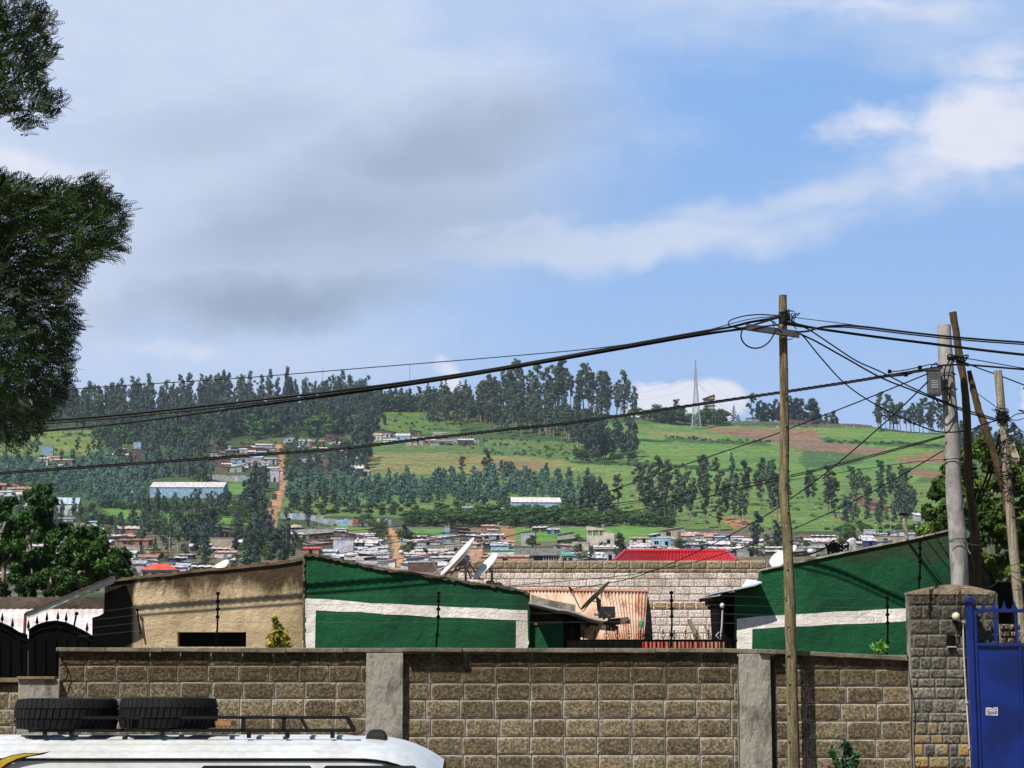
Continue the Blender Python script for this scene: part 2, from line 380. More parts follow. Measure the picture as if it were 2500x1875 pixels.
def build_ground():
    cc = np.concatenate([np.linspace(-1.6, -.30, 40)[:-1], np.linspace(-.30, .30, 520), np.linspace(.30, 1.6, 40)[1:]])
    yy = np.concatenate([np.arange(-160, 150, 8.0), np.arange(150, 1300, 3.2), np.arange(1300, 1700, 25.0)])
    Cg, Yg = np.meshgrid(cc, yy); Xg = Cg*(np.maximum(Yg, 0)+110)
    Zg = height(Xg, Yg)
    V = np.stack([Xg, Yg, Zg], -1).reshape(-1, 3)
    nx, ny = len(cc), len(yy); i = np.arange(ny-1)[:, None]*nx+np.arange(nx-1)[None, :]
    F = np.stack([i, i+1, i+nx+1, i+nx], -1).reshape(-1, 4)
    Ck = terrain_color(Xg, Yg, Zg).reshape(-1, 3); lum = Ck.mean(1, keepdims=True); Ck = (Ck*.86+lum*.14)*.80; Ck = np.concatenate([Ck, np.ones((len(Ck), 1))], 1)
    m, t, b = newmat('hillside_soil_and_grass')
    at = t.node('ShaderNodeAttribute'); at.attribute_name = 'Col'; tc = t.node('ShaderNodeTexCoord')
    c = at.outputs['Color']
    n1 = t.noise(tc.outputs['Object'], .035, 5, .6); n2 = t.noise(tc.outputs['Object'], .35, 5, .65); n3 = t.noise(tc.outputs['Object'], 1.3, 3, .6)
    mp = t.node('ShaderNodeMapping'); t.l.new(tc.outputs['Object'], mp.inputs[0]); mp.inputs['Scale'].default_value = (.12, .9, .9)
    n4 = t.noise(mp.outputs[0], .25, 4, .6)
    c = t.mix(t.math('MULTIPLY', t.ramp(n1, .42, .68), .6), c, t.mix(1.0, c, (1.55, 1.05, .75), 'MULTIPLY'))
    c = t.mix(t.math('MULTIPLY', t.ramp(n2, .5, .60), .8), c, t.mix(1.0, c, (.42, .52, .50), 'MULTIPLY'))
    c = t.mix(t.math('MULTIPLY', t.ramp(n4, .48, .58), .75), c, t.mix(1.0, c, (.62, .68, .6), 'MULTIPLY'))
    c = t.mix(t.math('MULTIPLY', t.ramp(n3, .56, .7), .6), c, t.mix(1.0, c, (1.5, 1.35, 1.15), 'MULTIPLY'))
    t.put(b.inputs['Base Color'], c); b.inputs['Roughness'].default_value = .95; b.inputs['Specular IOR Level'].default_value = .1
    bn = t.node('ShaderNodeBump'); bn.inputs['Distance'].default_value = .35; t.l.new(n2, bn.inputs['Height']); t.l.new(bn.outputs[0], b.inputs['Normal'])
    me = npmesh('hillside', V, F, [m], smooth=True, attrs={'Col': ('FLOAT_COLOR', Ck)})
    o = bpy.data.objects.new('hillside', me); col.objects.link(o); struct(o)
build_ground()

# ------------------------------------------------------------------ tree meshes
def leafquads(C, R_, n, size, rng, flat=.5, aspect=1.6, up=.25):
    """n leaf quads spread over clumps: C (k,3) centres, R_ (k,3) radii"""
    C = np.asarray(C, float); R_ = np.asarray(R_, float); k = len(C)
    w = (R_[:,0]*R_[:,2]); w = w/w.sum(); idx = rng.choice(k, n, p=w)
    d = rng.normal(size=(n,3)); d /= np.linalg.norm(d, axis=1, keepdims=True)
    rr = rng.uniform(.45, 1.05, (n,1))
    pos = C[idx] + d*R_[idx]*rr
    nrm = d + rng.normal(size=(n,3))*flat; nrm[:,2] += up; nrm /= np.linalg.norm(nrm, axis=1, keepdims=True)
    a = np.cross(nrm, rng.normal(size=(n,3))); a /= np.linalg.norm(a, axis=1, keepdims=True)+1e-9
    b = np.cross(nrm, a); s = size*rng.uniform(.6, 1.35, (n,1))
    q = np.stack([pos-a*s*aspect*.5, pos+b*s*.5-a*s*.05, pos+a*s*aspect*.5, pos-b*s*.5+a*s*.05], 1)
    return q.reshape(-1,3), np.arange(n*4).reshape(-1,4)
def tree_arrays(kind, rng, n):
    """normalised to height 1; returns leaf (V,F), trunk MB"""
    tr = MB(); C = []; Rr = []
    if kind == 'tall':           # tall gum: bare slim bole, tufted open crown
        bend = rng.normal(0, .03, 2); p = [(0,0,-.05)]
        for i in range(1, 8): t = i/7; p.append((bend[0]*math.sin(t*3)+rng.normal(0,.004), bend[1]*math.sin(t*3), t*.97))
        tr.tube(p, [.013, .012, .011, .010, .008, .006, .004, .002], 5)
        lo = rng.uniform(.30, .48); m = int(rng.integers(17, 26))
        for i in range(m):
            z = lerp(lo, .95, (i/(m-1))**.85); e = .085*(1-.55*abs((z-lo)/(1-lo)-.45)*1.6); a = rng.uniform(0, 6.28); r = rng.uniform(.25, 1.25)*e
            c = (r*math.cos(a)+bend[0]*math.sin(z*3), r*math.sin(a)+bend[1]*math.sin(z*3), z); C.append(c); q = rng.uniform(.020, .052); Rr.append((q*1.1, q*1.1, q))
            tr.tube([(bend[0]*math.sin(z*3), bend[1]*math.sin(z*3), max(z-.09, .2)), c], [.005, .002], 4, caps=False)
        size = .020
    elif kind == 'dense':        # gum of a closed stand: long full crown
        tr.tube([(0,0,-.05),(0,0,.5),(.01,0,.9)], [.014,.01,.004], 5); m = 15
        for i in range(m):
            z = lerp(.20, .95, i/(m-1)); e = .13*math.sin(min(1, (1.03-z)*1.9+.15)*1.5); a = rng.uniform(0, 6.28); r = rng.uniform(.1, .9)*e
            C.append((r*math.cos(a), r*math.sin(a), z)); q = rng.uniform(.05, .085)*(1.15-.45*z); Rr.append((q, q, q*1.35))
        size = .03
    elif kind == 'gum':          # young bushy blue-green gum, low and rounded to conical
        tr.tube([(0,0,-.05),(0,0,.5),(.01,0,.85)], [.02,.014,.005], 5); m = 20
        for i in range(m):
            z = lerp(.12, .93, (i/(m-1))); e = .27*(1.02-z)**.7; a = rng.uniform(0, 6.28); r = rng.uniform(.2, 1)*e
            C.append((r*math.cos(a), r*math.sin(a), z)); q = rng.uniform(.07, .12)*(1.2-.5*z); Rr.append((q, q, q*1.0))
        size = .05
    elif kind == 'round':        # broadleaf bush or round tree
        tr.tube([(0,0,-.08),(.01,0,.3),(.0,.01,.6)], [.035,.028,.012], 6); m = 18
        for i in range(m):
            a = rng.uniform(0, 6.28); h = rng.uniform(-.8, 1); r = rng.uniform(.3, 1)*.33*math.sqrt(1-.8*h*h)
            C.append((r*math.cos(a), r*math.sin(a), .55+h*.33)); q = rng.uniform(.10, .17); Rr.append((q, q, q*.85))
            if i % 2 == 0: tr.tube([(0,0,.3), C[-1]], [.014,.004], 4, caps=False)
        size = .05
    elif kind == 'conifer':
        tr.tube([(0,0,-.05),(0,0,.97)], [.018,.003], 5); m = 26
        for i in range(m):
            z = lerp(.16, .97, i/(m-1)); e = .23*(1.03-z)**.85; a = i*2.4
            for s in (.5, 1):
                C.append((s*e*math.cos(a), s*e*math.sin(a), z-.03*s)); q = .035*(1.3-z); Rr.append((q*1.5, q*1.5, q*.7))
        size = .032
    V, F = leafquads(C, Rr, n, size, rng)
    return V, F, tr
LEAF = {
 'tall': leafmat('eucalyptus_leaves', (.145,.20,.095), (.040,.075,.048), rnd=.34),
 'dense': leafmat('dark_eucalyptus_leaves', (.100,.160,.105), (.028,.056,.046), rnd=.34),
 'gum': leafmat('blue_gum_leaves', (.17,.30,.22), (.065,.14,.10), rnd=.25, hue=.035),
 'round': leafmat('broad_leaves', (.115,.21,.05), (.036,.078,.024), hue=.03),
 'conifer': leafmat('conifer_needles', (.035,.06,.03), (.02,.04,.024)),
}
BARK = mat('pale_gum_bark', (.30,.26,.20), c2=(.13,.10,.075), scale=3)
PROTO = {}
def protos(kind, k, n):
    out = []
    for i in range(k):
        rng = np.random.default_rng(100+i*7+len(kind)); V, F, tr = tree_arrays(kind, rng, n)
        lm = npmesh('crown', V, F, [LEAF[kind]])
        tm = bpy.data.meshes.new('trunk'); tm.from_pydata(tr.v, [], tr.f); tm.materials.append(BARK); tm.update()
        out.append((lm, tm, V, F))
    PROTO[kind] = out
protos('tall', 9, 1700); protos('dense', 7, 1500); protos('gum', 6, 900); protos('round', 5, 1300); protos('conifer', 3, 1300)
NAMES = {'tall':'gum_tree', 'dense':'eucalyptus_tree', 'gum':'young_gum_tree', 'round':'broadleaf_tree', 'conifer':'conifer_tree'}
CATS = {'tall':'gum tree', 'dense':'eucalyptus tree', 'gum':'young gum tree', 'round':'tree', 'conifer':'conifer'}
def add_tree(kind, base, h, label, group=None, wide=1.0):
    lm, tm, _, _ = random.choice(PROTO[kind])
    e = thing(NAMES[kind], label, CATS[kind], base, group, random.uniform(0, 6.28)); w = h*wide*random.uniform(.85, 1.2); e.scale = (w, w, h)
    for nm, me in (('crown', lm), ('trunk', tm)):
        o = bpy.data.objects.new(nm, me); col.objects.link(o); o.parent = e
    return e
def rand_in(poly, n, mind=0, rng=random):
    xs = [p[0] for p in poly]; ys = [p[1] for p in poly]; out = []; tries = 0
    while len(out) < n and tries < n*60:
        tries += 1; x = rng.uniform(min(xs), max(xs)); y = rng.uniform(min(ys), max(ys))
        if inpoly(np.array([x]), np.array([y]), poly)[0] and all(abs(x-a) > mind or abs(y-b) > mind*.45 for a, b in out): out.append((x, y))
    return out
ORD = ['first','second','third','fourth','fifth','sixth','seventh','eighth','ninth','tenth','eleventh','twelfth','thirteenth','fourteenth','fifteenth','sixteenth','seventeenth','eighteenth','nineteenth','twentieth']
def ordinal(i, n):
    if n == 1: return 'only'
    if i == 0: return 'leftmost'
    if i == n-1: return 'rightmost'
    return ORD[i]+' from left' if i < 20 else '%dth from left' % (i+1)
def mass(name, kind, pts, label, cat, hs, wide=1.0):
    """uncountable trees standing close: one stuff object"""
    VV = []; FF = []; MI = []; off = 0
    for (x, y) in pts:
        lm, tm, V, F = random.choice(PROTO[kind]); b = G(x, y); h = hs(x, y)*gY(y)/FPX*random.uniform(.85, 1.15)
        a = random.uniform(0, 6.28); ca, sa = math.cos(a), math.sin(a); w = h*wide*random.uniform(.9, 1.25)
        V2 = np.stack([(V[:,0]*ca-V[:,1]*sa)*w+b.x, (V[:,0]*sa+V[:,1]*ca)*w+b.y, V[:,2]*h+b.z-.3], 1)
        k = 2 if len(pts) > 150 else 1
        VV.append(V2.reshape(-1,4,3)[::k].reshape(-1,3)); m = len(VV[-1])//4; FF.append(np.arange(m*4).reshape(-1,4)+off); off += m*4; MI.append(np.zeros(m))
        tv = np.array([v[:] for v in PROTO_T(tm)]); 
        tq = TQ[tm.name]; MI.append(np.ones(len(tq)))
        VV.append(np.stack([tv[:,0]*w+b.x, tv[:,1]*w+b.y, tv[:,2]*h+b.z-.3], 1)); FF.append(tq+off); off += len(tv)
    me = npmesh(name, np.concatenate(VV), np.concatenate(FF), [LEAF[kind], BARK], mi=np.concatenate(MI))
    o = bpy.data.objects.new(name, me); col.objects.link(o); tag(o, label, cat, None, 'stuff'); return o
TQ = {}; TV = {}
def PROTO_T(tm):
    if tm.name not in TV:
        TV[tm.name] = [v.co.copy() for v in tm.vertices]; TQ[tm.name] = np.array([p.vertices[:] for p in tm.polygons if len(p.vertices) == 4])
    return TV[tm.name]

# ------------------------------------------------------------------ vegetation on the hill (photo pixels: base point, height)
def region(kind, poly, n, hmin, hmax, phrase, group, mind=8, wide=1.0, cells=None, top=None):
    pts = sorted(rand_in(poly, n, mind))
    cells = cells or [(-9999, 9999, '')]
    for x0, x1, where in cells:
        sel = [p for p in pts if x0 <= p[0] < x1]
        ys = sorted(p[1] for p in sel); m = len(sel)
        rows = [(-1e9, 1e9, '')] if m <= 10 else ([(-1e9, ys[m//2], 'upper'), (ys[m//2], 1e9, 'lower')] if m <= 22 else [(-1e9, ys[m//3], 'upper'), (ys[m//3], ys[2*m//3], 'middle'), (ys[2*m//3], 1e9, 'lower')])
        for r0, r1, rn in rows:
            row = [p for p in sel if r0 <= p[1] < r1]
            for i, (x, y) in enumerate(row):
                h = random.uniform(hmin, hmax) if top is None else max(12, y-top(x))*random.uniform(.66, 1.08)
                b = G(x, y); b.z -= .2
                lab = '%s, %s%s, %s' % (phrase, ordinal(i, len(row)), (' in '+rn+' row') if rn else '', where)
                add_tree(kind, b, h*b.y/FPX, lab.rstrip(', '), group, wide)
def skyrow(x): return float(np.interp(x, SKY_X, SKY_R))
def build_vegetation():
    ftop = lambda x: float(np.interp(x, [0,140,230,300,400,480,540,600,650,700,760,820,900,1000,1130], [975,952,950,943,935,908,892,918,925,903,918,925,932,938,940]))
    # ridge forest: the mass behind, and the trees one can tell apart in front and on the skyline
    mass('eucalyptus_wood', 'dense', rand_in([(-250,1000),(250,1000),(500,985),(900,988),(905,1050),(540,1066),(250,1050),(-250,1045)], 330, 3)+rand_in([(250,1050),(560,1055),(600,1072),(540,1082),(420,1098),(300,1092),(250,1070)], 70, 3)+rand_in([(560,1040),(900,1040),(910,1070),(860,1062),(700,1058),(560,1062)], 70, 3),
         'dark closed eucalyptus wood covering the left half of the ridge', 'wood', lambda x, y: random.uniform(62, 84), 1.05)
    region('dense', [(150,1010),(540,984),(900,988),(1000,992),(1000,996),(540,990),(150,1020)], 46, 60, 80, 'dark eucalyptus', 'eucalyptus trees on the left skyline', 7, 1.0,
           [(0,330,'on skyline beside the near tree'), (330,600,'on skyline above the blue warehouse'), (600,1010,'on skyline above the steep dirt track')], top=lambda x: ftop(x)-6)
    region('tall', [(110,1062),(330,1062),(560,1085),(540,1105),(250,1070),(110,1072)], 18, 60, 115, 'tall pale-stemmed eucalyptus', 'eucalyptus trees at the lower wood edge', 10, 1.1, [(0,999,'at lower left wood edge')])
    region('dense', [(560,1062),(890,1058),(915,1085),(880,1100),(850,1062)], 22, 45, 75, 'dark eucalyptus', 'eucalyptus trees at the lower wood edge', 10, 1.2, [(0,999,'at wood edge above the brown shacks')])
    mass('ridge_belt', 'dense', rand_in([(890,990),(1180,992),(1180,1002),(1000,1004),(890,1006)], 60, 2)+rand_in([(895,1000),(925,1000),(940,1040),(915,1062),(895,1060)], 14, 2), 'uneven belt of dark trees joining the two ridge woods', 'tree belt', lambda x, y: random.uniform(28, 58), 1.3)
    mass('wood_understorey', 'round', rand_in([(230,1045),(560,1040),(900,1035),(905,1082),(860,1072),(560,1078),(420,1102),(250,1085)], 80, 4), 'rounder leafy trees along the lower edge of the ridge wood', 'wood', lambda x, y: random.uniform(34, 58), 1.25)
    region('conifer', [(1030,992),(1160,992),(1160,1000),(1030,1000)], 9, 55, 78, 'dark conifer', 'conifers on the middle ridge', 9, 1.0, [(0,9999,'on ridge above the grass field')])
    region('round', [(905,996),(1160,996),(1160,1003),(905,1003)], 13, 20, 52, 'dark bushy tree', 'bushy trees along the ridge field', 8, 1.3, [(0,9999,'along top of the grass field')])
    # the stand on the middle ridge
    region('tall', [(1170,1000),(1560,1015),(1560,1024),(1330,1012),(1170,1010)], 40, 95, 130, 'tall open-crowned gum', 'tall gums of the middle ridge stand', 7, 1.05,
           [(0,1330,'left half of the ridge stand'), (1330,9999,'right half of the ridge stand')],
           top=lambda x: float(np.interp(x, [1170,1220,1260,1300,1340,1400,1450,1500,1530,1560], [925,905,876,885,876,876,880,888,905,950])))
    region('tall', [(1010,1055),(1180,1060),(1400,1085),(1440,1085),(1400,1035),(1180,1015),(1130,1010)], 46, 60, 95, 'slim mid-slope gum', 'gums on the slope below the ridge stand', 9, 1.15,
           [(0,1150,'above the hillside rubble'), (1150,1290,'below left end of the ridge stand'), (1290,9999,'below middle of the ridge stand')])
    region('round', [(1130,1012),(1500,1024),(1560,1030),(1560,1036),(1300,1040),(1130,1030)], 22, 18, 36, 'low dark bush', 'bushes below the ridge stand', 9, 1.6, [(0,9999,'under the ridge stand')])
    region('dense', [(1405,1085),(1450,1080),(1545,1105),(1548,1124),(1430,1122)], 20, 60, 105, 'leafy dark gum', 'gums of the clump in mid field', 8, 1.3, [(0,9999,'in the clump amid green fields')])
    region('round', [(1400,1110),(1545,1122),(1545,1127),(1410,1122)], 9, 18, 30, 'low green shrub', 'shrubs of the clump in mid field', 8, 1.5, [(0,9999,'at foot of the mid-field clump')])
    region('round', [(1545,1022),(1700,1028),(1785,1034),(1785,1040),(1545,1036)], 22, 22, 48, 'dense dark bush', 'bushes left and right of the pylon', 7, 1.5, [(0,1690,'on ridge left of the pylon'), (1690,9999,'on ridge right of the pylon')])
    for x, y, h, k, w, lab in [(1128,1160,52,'tall',1.9,'lone leaning gum on brown field, left of the pair'), (1190,1160,64,'dense',1.4,'lone full-crowned gum on brown field, right of the pair'),
        (1652,1016,60,'tall',1.4,'ragged leaning tree on skyline left of the pylon'), (1792,1024,46,'conifer',1,'small dark conifer on skyline right of the pylon'),
        (1803,1025,22,'conifer',1,'tiny conifer beside the small dark conifer on skyline'), (1845,1026,78,'tall',1.3,'tall thin-crowned gum left of the ridge shed'),
        (1790,1180,82,'dense',.9,'tall column-shaped gum rising behind the open wood'), (1515,1378,86,'dense',1.5,'dark full tree right of the unfinished concrete house'),
        (1850,1345,100,'dense',1.1,'tall dark tree left of the round wooden pole in village'), (1895,1350,85,'tall',1.4,'dark tree close behind the round wooden pole'), (1300,1336,36,'round',1.4,'round dark bush behind the rough slab building'),
        (1660,1348,34,'round',1.2,'round bush behind the red tiled roof'), (1712,1345,24,'round',1.1,'small round bush right of the bush behind red roof'),
        (1445,1378,50,'conifer',1.6,'small feathery conifer below the unfinished house'), (990,1325,64,'dense',1.5,'dark tree standing right of the curving dirt road'),
        (1840,1370,28,'round',1.4,'green bush at right end of the red roof'), (1905,1340,60,'gum',1.0,'green tree behind the wooden pole foot'),
        (2245,1320,56,'gum',1.1,'blue-green tree behind the short round post'), (2080,1330,58,'round',.8,'dark tree left of the white-roofed village block'), (2060,1345,60,'round',.8,'dark tree behind the small round dish'),
        (755,1300,70,'tall',1.3,'gum rising through the long tin fence'), (700,1290,62,'tall',1.2,'leaning gum beside the round thatched hut'), (200,1262,26,'round',1.4,'yellow flowering bush by the footpath'),
        (222,1280,56,'gum',1.2,'pale green gum beside the footpath'), (600,1410,70,'gum',1.2,'blue-green tree behind the tan gable wall')]:
        b = G(x, y); b.z -= .2; add_tree(k, b, h*b.y/FPX, lab, None, w)
    # upper left mixed growth
    region('gum', [(-60,1130),(250,1120),(480,1120),(520,1165),(360,1175),(340,1240),(240,1240),(130,1215),(-60,1180)], 95, 26, 42, 'young blue-green gum', 'young gums left of the warehouse', 9, 1.25,
           [(-99,120,'far left slope above the brown roofs'), (120,240,'slope above the lilac roofed house'), (240,9999,'slope left of the blue warehouse')])
    region('tall', [(60,1110),(560,1108),(560,1140),(340,1160),(60,1140)], 20, 38, 70, 'slender green gum', 'gums among the upper shacks', 12, 1.4, [(0,9999,'among shacks left of the track')])
    region('tall', [(350,1232),(600,1228),(640,1250),(600,1250),(340,1250)], 13, 34, 56, 'spindly gum', 'spindly gums before the warehouse', 12, 1.5, [(0,9999,'before the blue warehouse')])
    region('dense', [(590,1190),(650,1190),(650,1290),(600,1280)], 12, 50, 70, 'leafy gum', 'gums lining the dirt track', 9, 1.5, [(0,9999,'lining left side of the track')])
    region('dense', [(860,1120),(905,1120),(905,1158),(820,1160)], 9, 60, 90, 'dark gum', 'gums right of the upper shacks', 8, 1.2, [(0,9999,'beside the brown field edge')])
    region('round', [(710,1110),(860,1112),(850,1125),(700,1125)], 8, 18, 28, 'green bush', 'bushes between the upper shacks', 10, 1.6, [(0,9999,'between shacks right of the track')])
    region('round', [(200,1275),(520,1262),(600,1300),(500,1330),(290,1320),(230,1290)], 24, 22, 44, 'green broadleaf tree', 'broadleaf trees in the lower left village', 10, 1.4, [(0,380,'lower left village, left part'), (380,9999,'lower left village, right part')])
    region('dense', [(440,1300),(520,1300),(515,1375),(440,1370)], 10, 50, 75, 'dark tree', 'dark trees beside the brown stack house', 9, 1.4, [(0,9999,'left of the stacked brown house')])
    region('dense', [(585,1300),(745,1330),(730,1385),(600,1400),(570,1360)], 30, 42, 72, 'dark green gum', 'gums of the clump behind the tan gable', 9, 1.4, [(0,650,'in clump above the tan gable'), (650,9999,'clump by the green gable peak')])
    region('round', [(500,1250),(600,1244),(640,1258),(560,1262)], 10, 18, 30, 'green shrub', 'shrubs by the long low shed', 9, 1.6, [(0,9999,'below the long low shed')])
    mass('gum_thicket', 'gum', rand_in([(-200,1125),(60,1128),(90,1145),(250,1125),(330,1130),(480,1140),(500,1172),(365,1172),(350,1236),(240,1236),(130,1212),(60,1180),(-200,1185)], 330, 2)+rand_in([(190,1150),(360,1150),(345,1236),(200,1225)], 90, 2), 'thicket of blue-green gum regrowth on the left slope', 'thicket', lambda x, y: random.uniform(20, 34), 1.4)
    mass('village_greenery', 'round', rand_in([(-150,1215),(90,1240),(230,1285),(350,1275),(520,1280),(540,1300),(520,1400),(330,1420),(-150,1420)], 150, 5)+rand_in([(580,1240),(650,1250),(660,1300),(740,1320),(740,1345),(640,1400),(560,1400)], 90, 5)+rand_in([(860,1270),(950,1290),(945,1340),(900,1300)], 24, 5)+rand_in([(985,1295),(1010,1330),(990,1370),(975,1330)], 18, 4)+rand_in([(350,1232),(640,1230),(640,1262),(540,1258),(440,1250),(350,1240)], 60, 5)+rand_in([(480,1100),(510,1100),(500,1200),(480,1200)], 24, 5)+rand_in([(690,1100),(720,1110),(730,1165),(800,1175),(700,1178)], 30, 5)+rand_in([(1380,1320),(1520,1330),(1520,1370),(1380,1370)], 22, 5)+rand_in([(1780,1330),(1980,1320),(1960,1360),(1800,1368)], 30, 5), 'shrubs and small trees filling gaps between village houses', 'shrubs', lambda x, y: random.uniform(13, 30), 1.4)
    mass('hillside_woodland', 'dense', rand_in([(240,1075),(560,1080),(520,1100),(500,1180),(360,1180),(330,1120),(240,1110)], 60, 4)+rand_in([(0,1240),(120,1245),(200,1262),(200,1300),(0,1300)], 26, 5)+rand_in([(330,1246),(480,1248),(640,1232),(650,1266),(340,1268)], 30, 5)+rand_in([(690,1095),(900,1098),(905,1165),(860,1175),(700,1172)], 46, 4)+rand_in([(260,1285),(520,1295),(560,1340),(400,1360),(280,1330)], 34, 6)+rand_in([(560,1285),(660,1285),(690,1330),(560,1340)], 22, 5)+rand_in([(1560,1255),(1640,1250),(1700,1290),(1600,1290)], 10, 5)+rand_in([(2060,1250),(2240,1255),(2240,1292),(2060,1290)], 26, 4), 'scattered gums knitting the left slope and village edges together', 'woodland', lambda x, y: random.uniform(30, 58), 1.35)
    mass('slope_gums', 'tall', rand_in([(1000,1030),(1180,1035),(1400,1085),(1400,1050),(1200,1010),(1120,1005),(1000,1010)], 60, 3)+rand_in([(1170,1000),(1550,1016),(1550,1026),(1170,1012)], 40, 2), 'slim gums filling the slope below the middle ridge stand', 'gums', lambda x, y: random.uniform(46, 90), 1.35)
    mass('plantation_fill', 'gum', rand_in([(700,1170),(830,1178),(1000,1172),(1240,1162),(1440,1178),(1480,1225),(1400,1215),(1240,1225),(1000,1215),(700,1225)], 190, 3), 'smaller blue-green gums filling the plantation', 'thicket', lambda x, y: random.uniform(20, 32), 1.35)
    mass('meadow_hedges', 'round', rand_in([(235,1232),(430,1240),(430,1246),(235,1238)], 26, 4)+rand_in([(520,1256),(650,1250),(650,1256)], 14, 4)+rand_in([(1220,1232),(1400,1250),(1500,1262),(1500,1272),(1220,1268)], 90, 4), 'green bushes edging the bright meadows', 'bushes', lambda x, y: random.uniform(12, 24), 1.6)
    # plantation
    region('gum', [(700,1170),(820,1180),(1000,1172),(1240,1162),(1440,1178),(1480,1235),(1420,1250),(1290,1205),(1240,1240),(1000,1240),(700,1245)], 185, 30, 46, 'young blue-green gum', 'young gums of the plantation', 8, 1.2,
           [(-99,800,'plantation beside the dirt track'), (800,920,'plantation left part'), (920,1040,'plantation centre left'), (1040,1160,'plantation centre right'), (1160,1290,'plantation by the small sheds'), (1290,9999,'plantation behind the pale warehouse')])
    region('dense', [(1400,1225),(1480,1225),(1500,1270),(1420,1265)], 10, 60, 84, 'dark gum', 'dark gums right of the pale warehouse', 9, 1.4, [(0,9999,'right of the pale warehouse')])
    region('tall', [(700,1245),(860,1245),(860,1265),(700,1262)], 8, 40, 66, 'thin gum', 'thin gums at the tin fence', 14, 1.5, [(0,9999,'above the long tin fence')])
    # hedge
    mass('hedge', 'round', rand_in([(985,1275),(1640,1268),(1640,1292),(1420,1290),(1000,1292)], 130, 4), 'thick dark green hedge running above the village', 'hedge', lambda x, y: random.uniform(26, 40), 1.5)
    mass('scrub_bushes', 'round', rand_in([(690,1238),(1240,1240),(1500,1255),(1500,1262),(690,1262)], 110, 4), 'light green scrub along the foot of the plantation', 'scrub', lambda x, y: random.uniform(8, 16), 2.2)
    mass('verge_bushes', 'round', rand_in([(2000,1290),(2240,1290),(2240,1300),(2000,1298)], 40, 3), 'green bushes below the open wood', 'bushes', lambda x, y: random.uniform(9, 17), 2.0)
    # open wood on the right slope
    region('tall', [(1500,1240),(1600,1210),(1900,1225),(2010,1225),(2060,1270),(1960,1250),(1900,1290),(1700,1295),(1560,1285)], 62, 72, 118, 'slender bare-stemmed gum', 'gums of the open wood on the right', 8, 1.35,
           [(0,1640,'open wood above the hedge'), (1640,1780,'open wood centre'), (1780,1900,'open wood left of the wooden pole'), (1900,9999,'open wood right of the wooden pole')])
    region('tall', [(2060,1200),(2230,1200),(2240,1290),(2110,1285),(2060,1245)], 32, 55, 88, 'slim grey-green gum', 'gums above the far village', 9, 1.3,
           [(0,2130,'left of the red slope'), (2130,9999,'on the red slope')])
    # skyline right
    region('dense', [(1850,1026),(2060,1031),(2060,1036),(1850,1031)], 26, 45, 90, 'dark round-topped gum', 'gums of the skyline clump behind the pole', 6, 1.7, [(0,1906,'skyline clump left of the pole'), (1906,9999,'skyline clump right of the pole')],
           top=lambda x: float(np.interp(x, [1850,1870,1900,1940,1990,2030,2060], [955,985,972,962,950,985,1010])))
    region('tall', [(2138,1050),(2310,1062),(2310,1068),(2138,1056)], 26, 60, 100, 'tall dark gum', 'gums of the skyline row left of the concrete pole', 6, 1.3, [(0,9999,'in skyline row by the concrete pole')],
           top=lambda x: float(np.interp(x, [2138,2165,2200,2250,2310], [960,950,965,975,990])))
    region('dense', [(2330,1085),(2520,1095),(2560,1130),(2330,1120)], 22, 40, 75, 'hazy blue-green gum', 'gums on the far right slope', 8, 1.6, [(0,9999,'far slope behind the leaning poles')])
    # low cover
    rng = random.Random(3); pts = []
    for poly, n in (([(905,1008),(1150,1010),(1150,1050),(910,1055)], 60), ([(0,1060),(240,1062),(230,1110),(0,1115)], 60), ([(1120,1060),(1450,1090),(1440,1128),(1120,1108)], 110), ([(1440,1120),(1800,1140),(2000,1150),(1800,1152),(1440,1134)], 90),
                    ([(1500,1190),(2250,1200),(2250,1290),(1500,1288)], 200), ([(2000,1072),(2310,1090),(2310,1094),(2020,1078)], 70), ([(1620,1070),(1880,1080),(1880,1086),(1640,1077)], 60), ([(700,1170),(1240,1165),(1240,1240),(700,1240)], 110), ([(200,1270),(940,1270),(940,1310),(200,1340)], 120), ([(480,1070),(900,1070),(860,1180),(500,1180)], 110)):
        pts += rand_in(poly, n, 0, rng)
    mass('scrub', 'round', pts, 'scattered low scrub and weeds over the hillside fields', 'scrub', lambda x, y: random.uniform(3.5, 8.5), 1.9)
    st = MB()
    for poly, n, c in (([(905,1058),(1180,1068),(1180,1098),(905,1098)], 190, 0), ([(1180,1075),(1300,1080),(1300,1098),(1180,1098)], 90, 0), ([(900,1105),(1560,1140),(1560,1200),(900,1170)], 190, 0), ([(1440,1040),(2310,1060),(2310,1150),(1440,1130)], 190, 0), ([(1780,1028),(2130,1042),(2130,1050),(1780,1040)], 160, 0), ([(1500,1180),(2300,1190),(2300,1290),(1500,1290)], 120, 0)):
        for x, y in rand_in(poly, n, 0, rng):
            b = G(x, y); r = rng.uniform(.12, .38); vs = []
            for i in range(6): a = i*1.047; vs.append((b.x+r*math.cos(a)*rng.uniform(.7,1.5), b.y+r*math.sin(a), b.z-.1))
            vs.append((b.x, b.y, b.z+r*rng.uniform(.6,1.2))); st.add(vs, [(i, (i+1)%6, 6) for i in range(6)])
    tag(st.build('field_stones', mat('pale_stone', (.55,.50,.44), c2=(.3,.25,.2), scale=.4)), 'pale stones and litter strewn over the fields', 'stones', None, 'stuff')
build_vegetation()

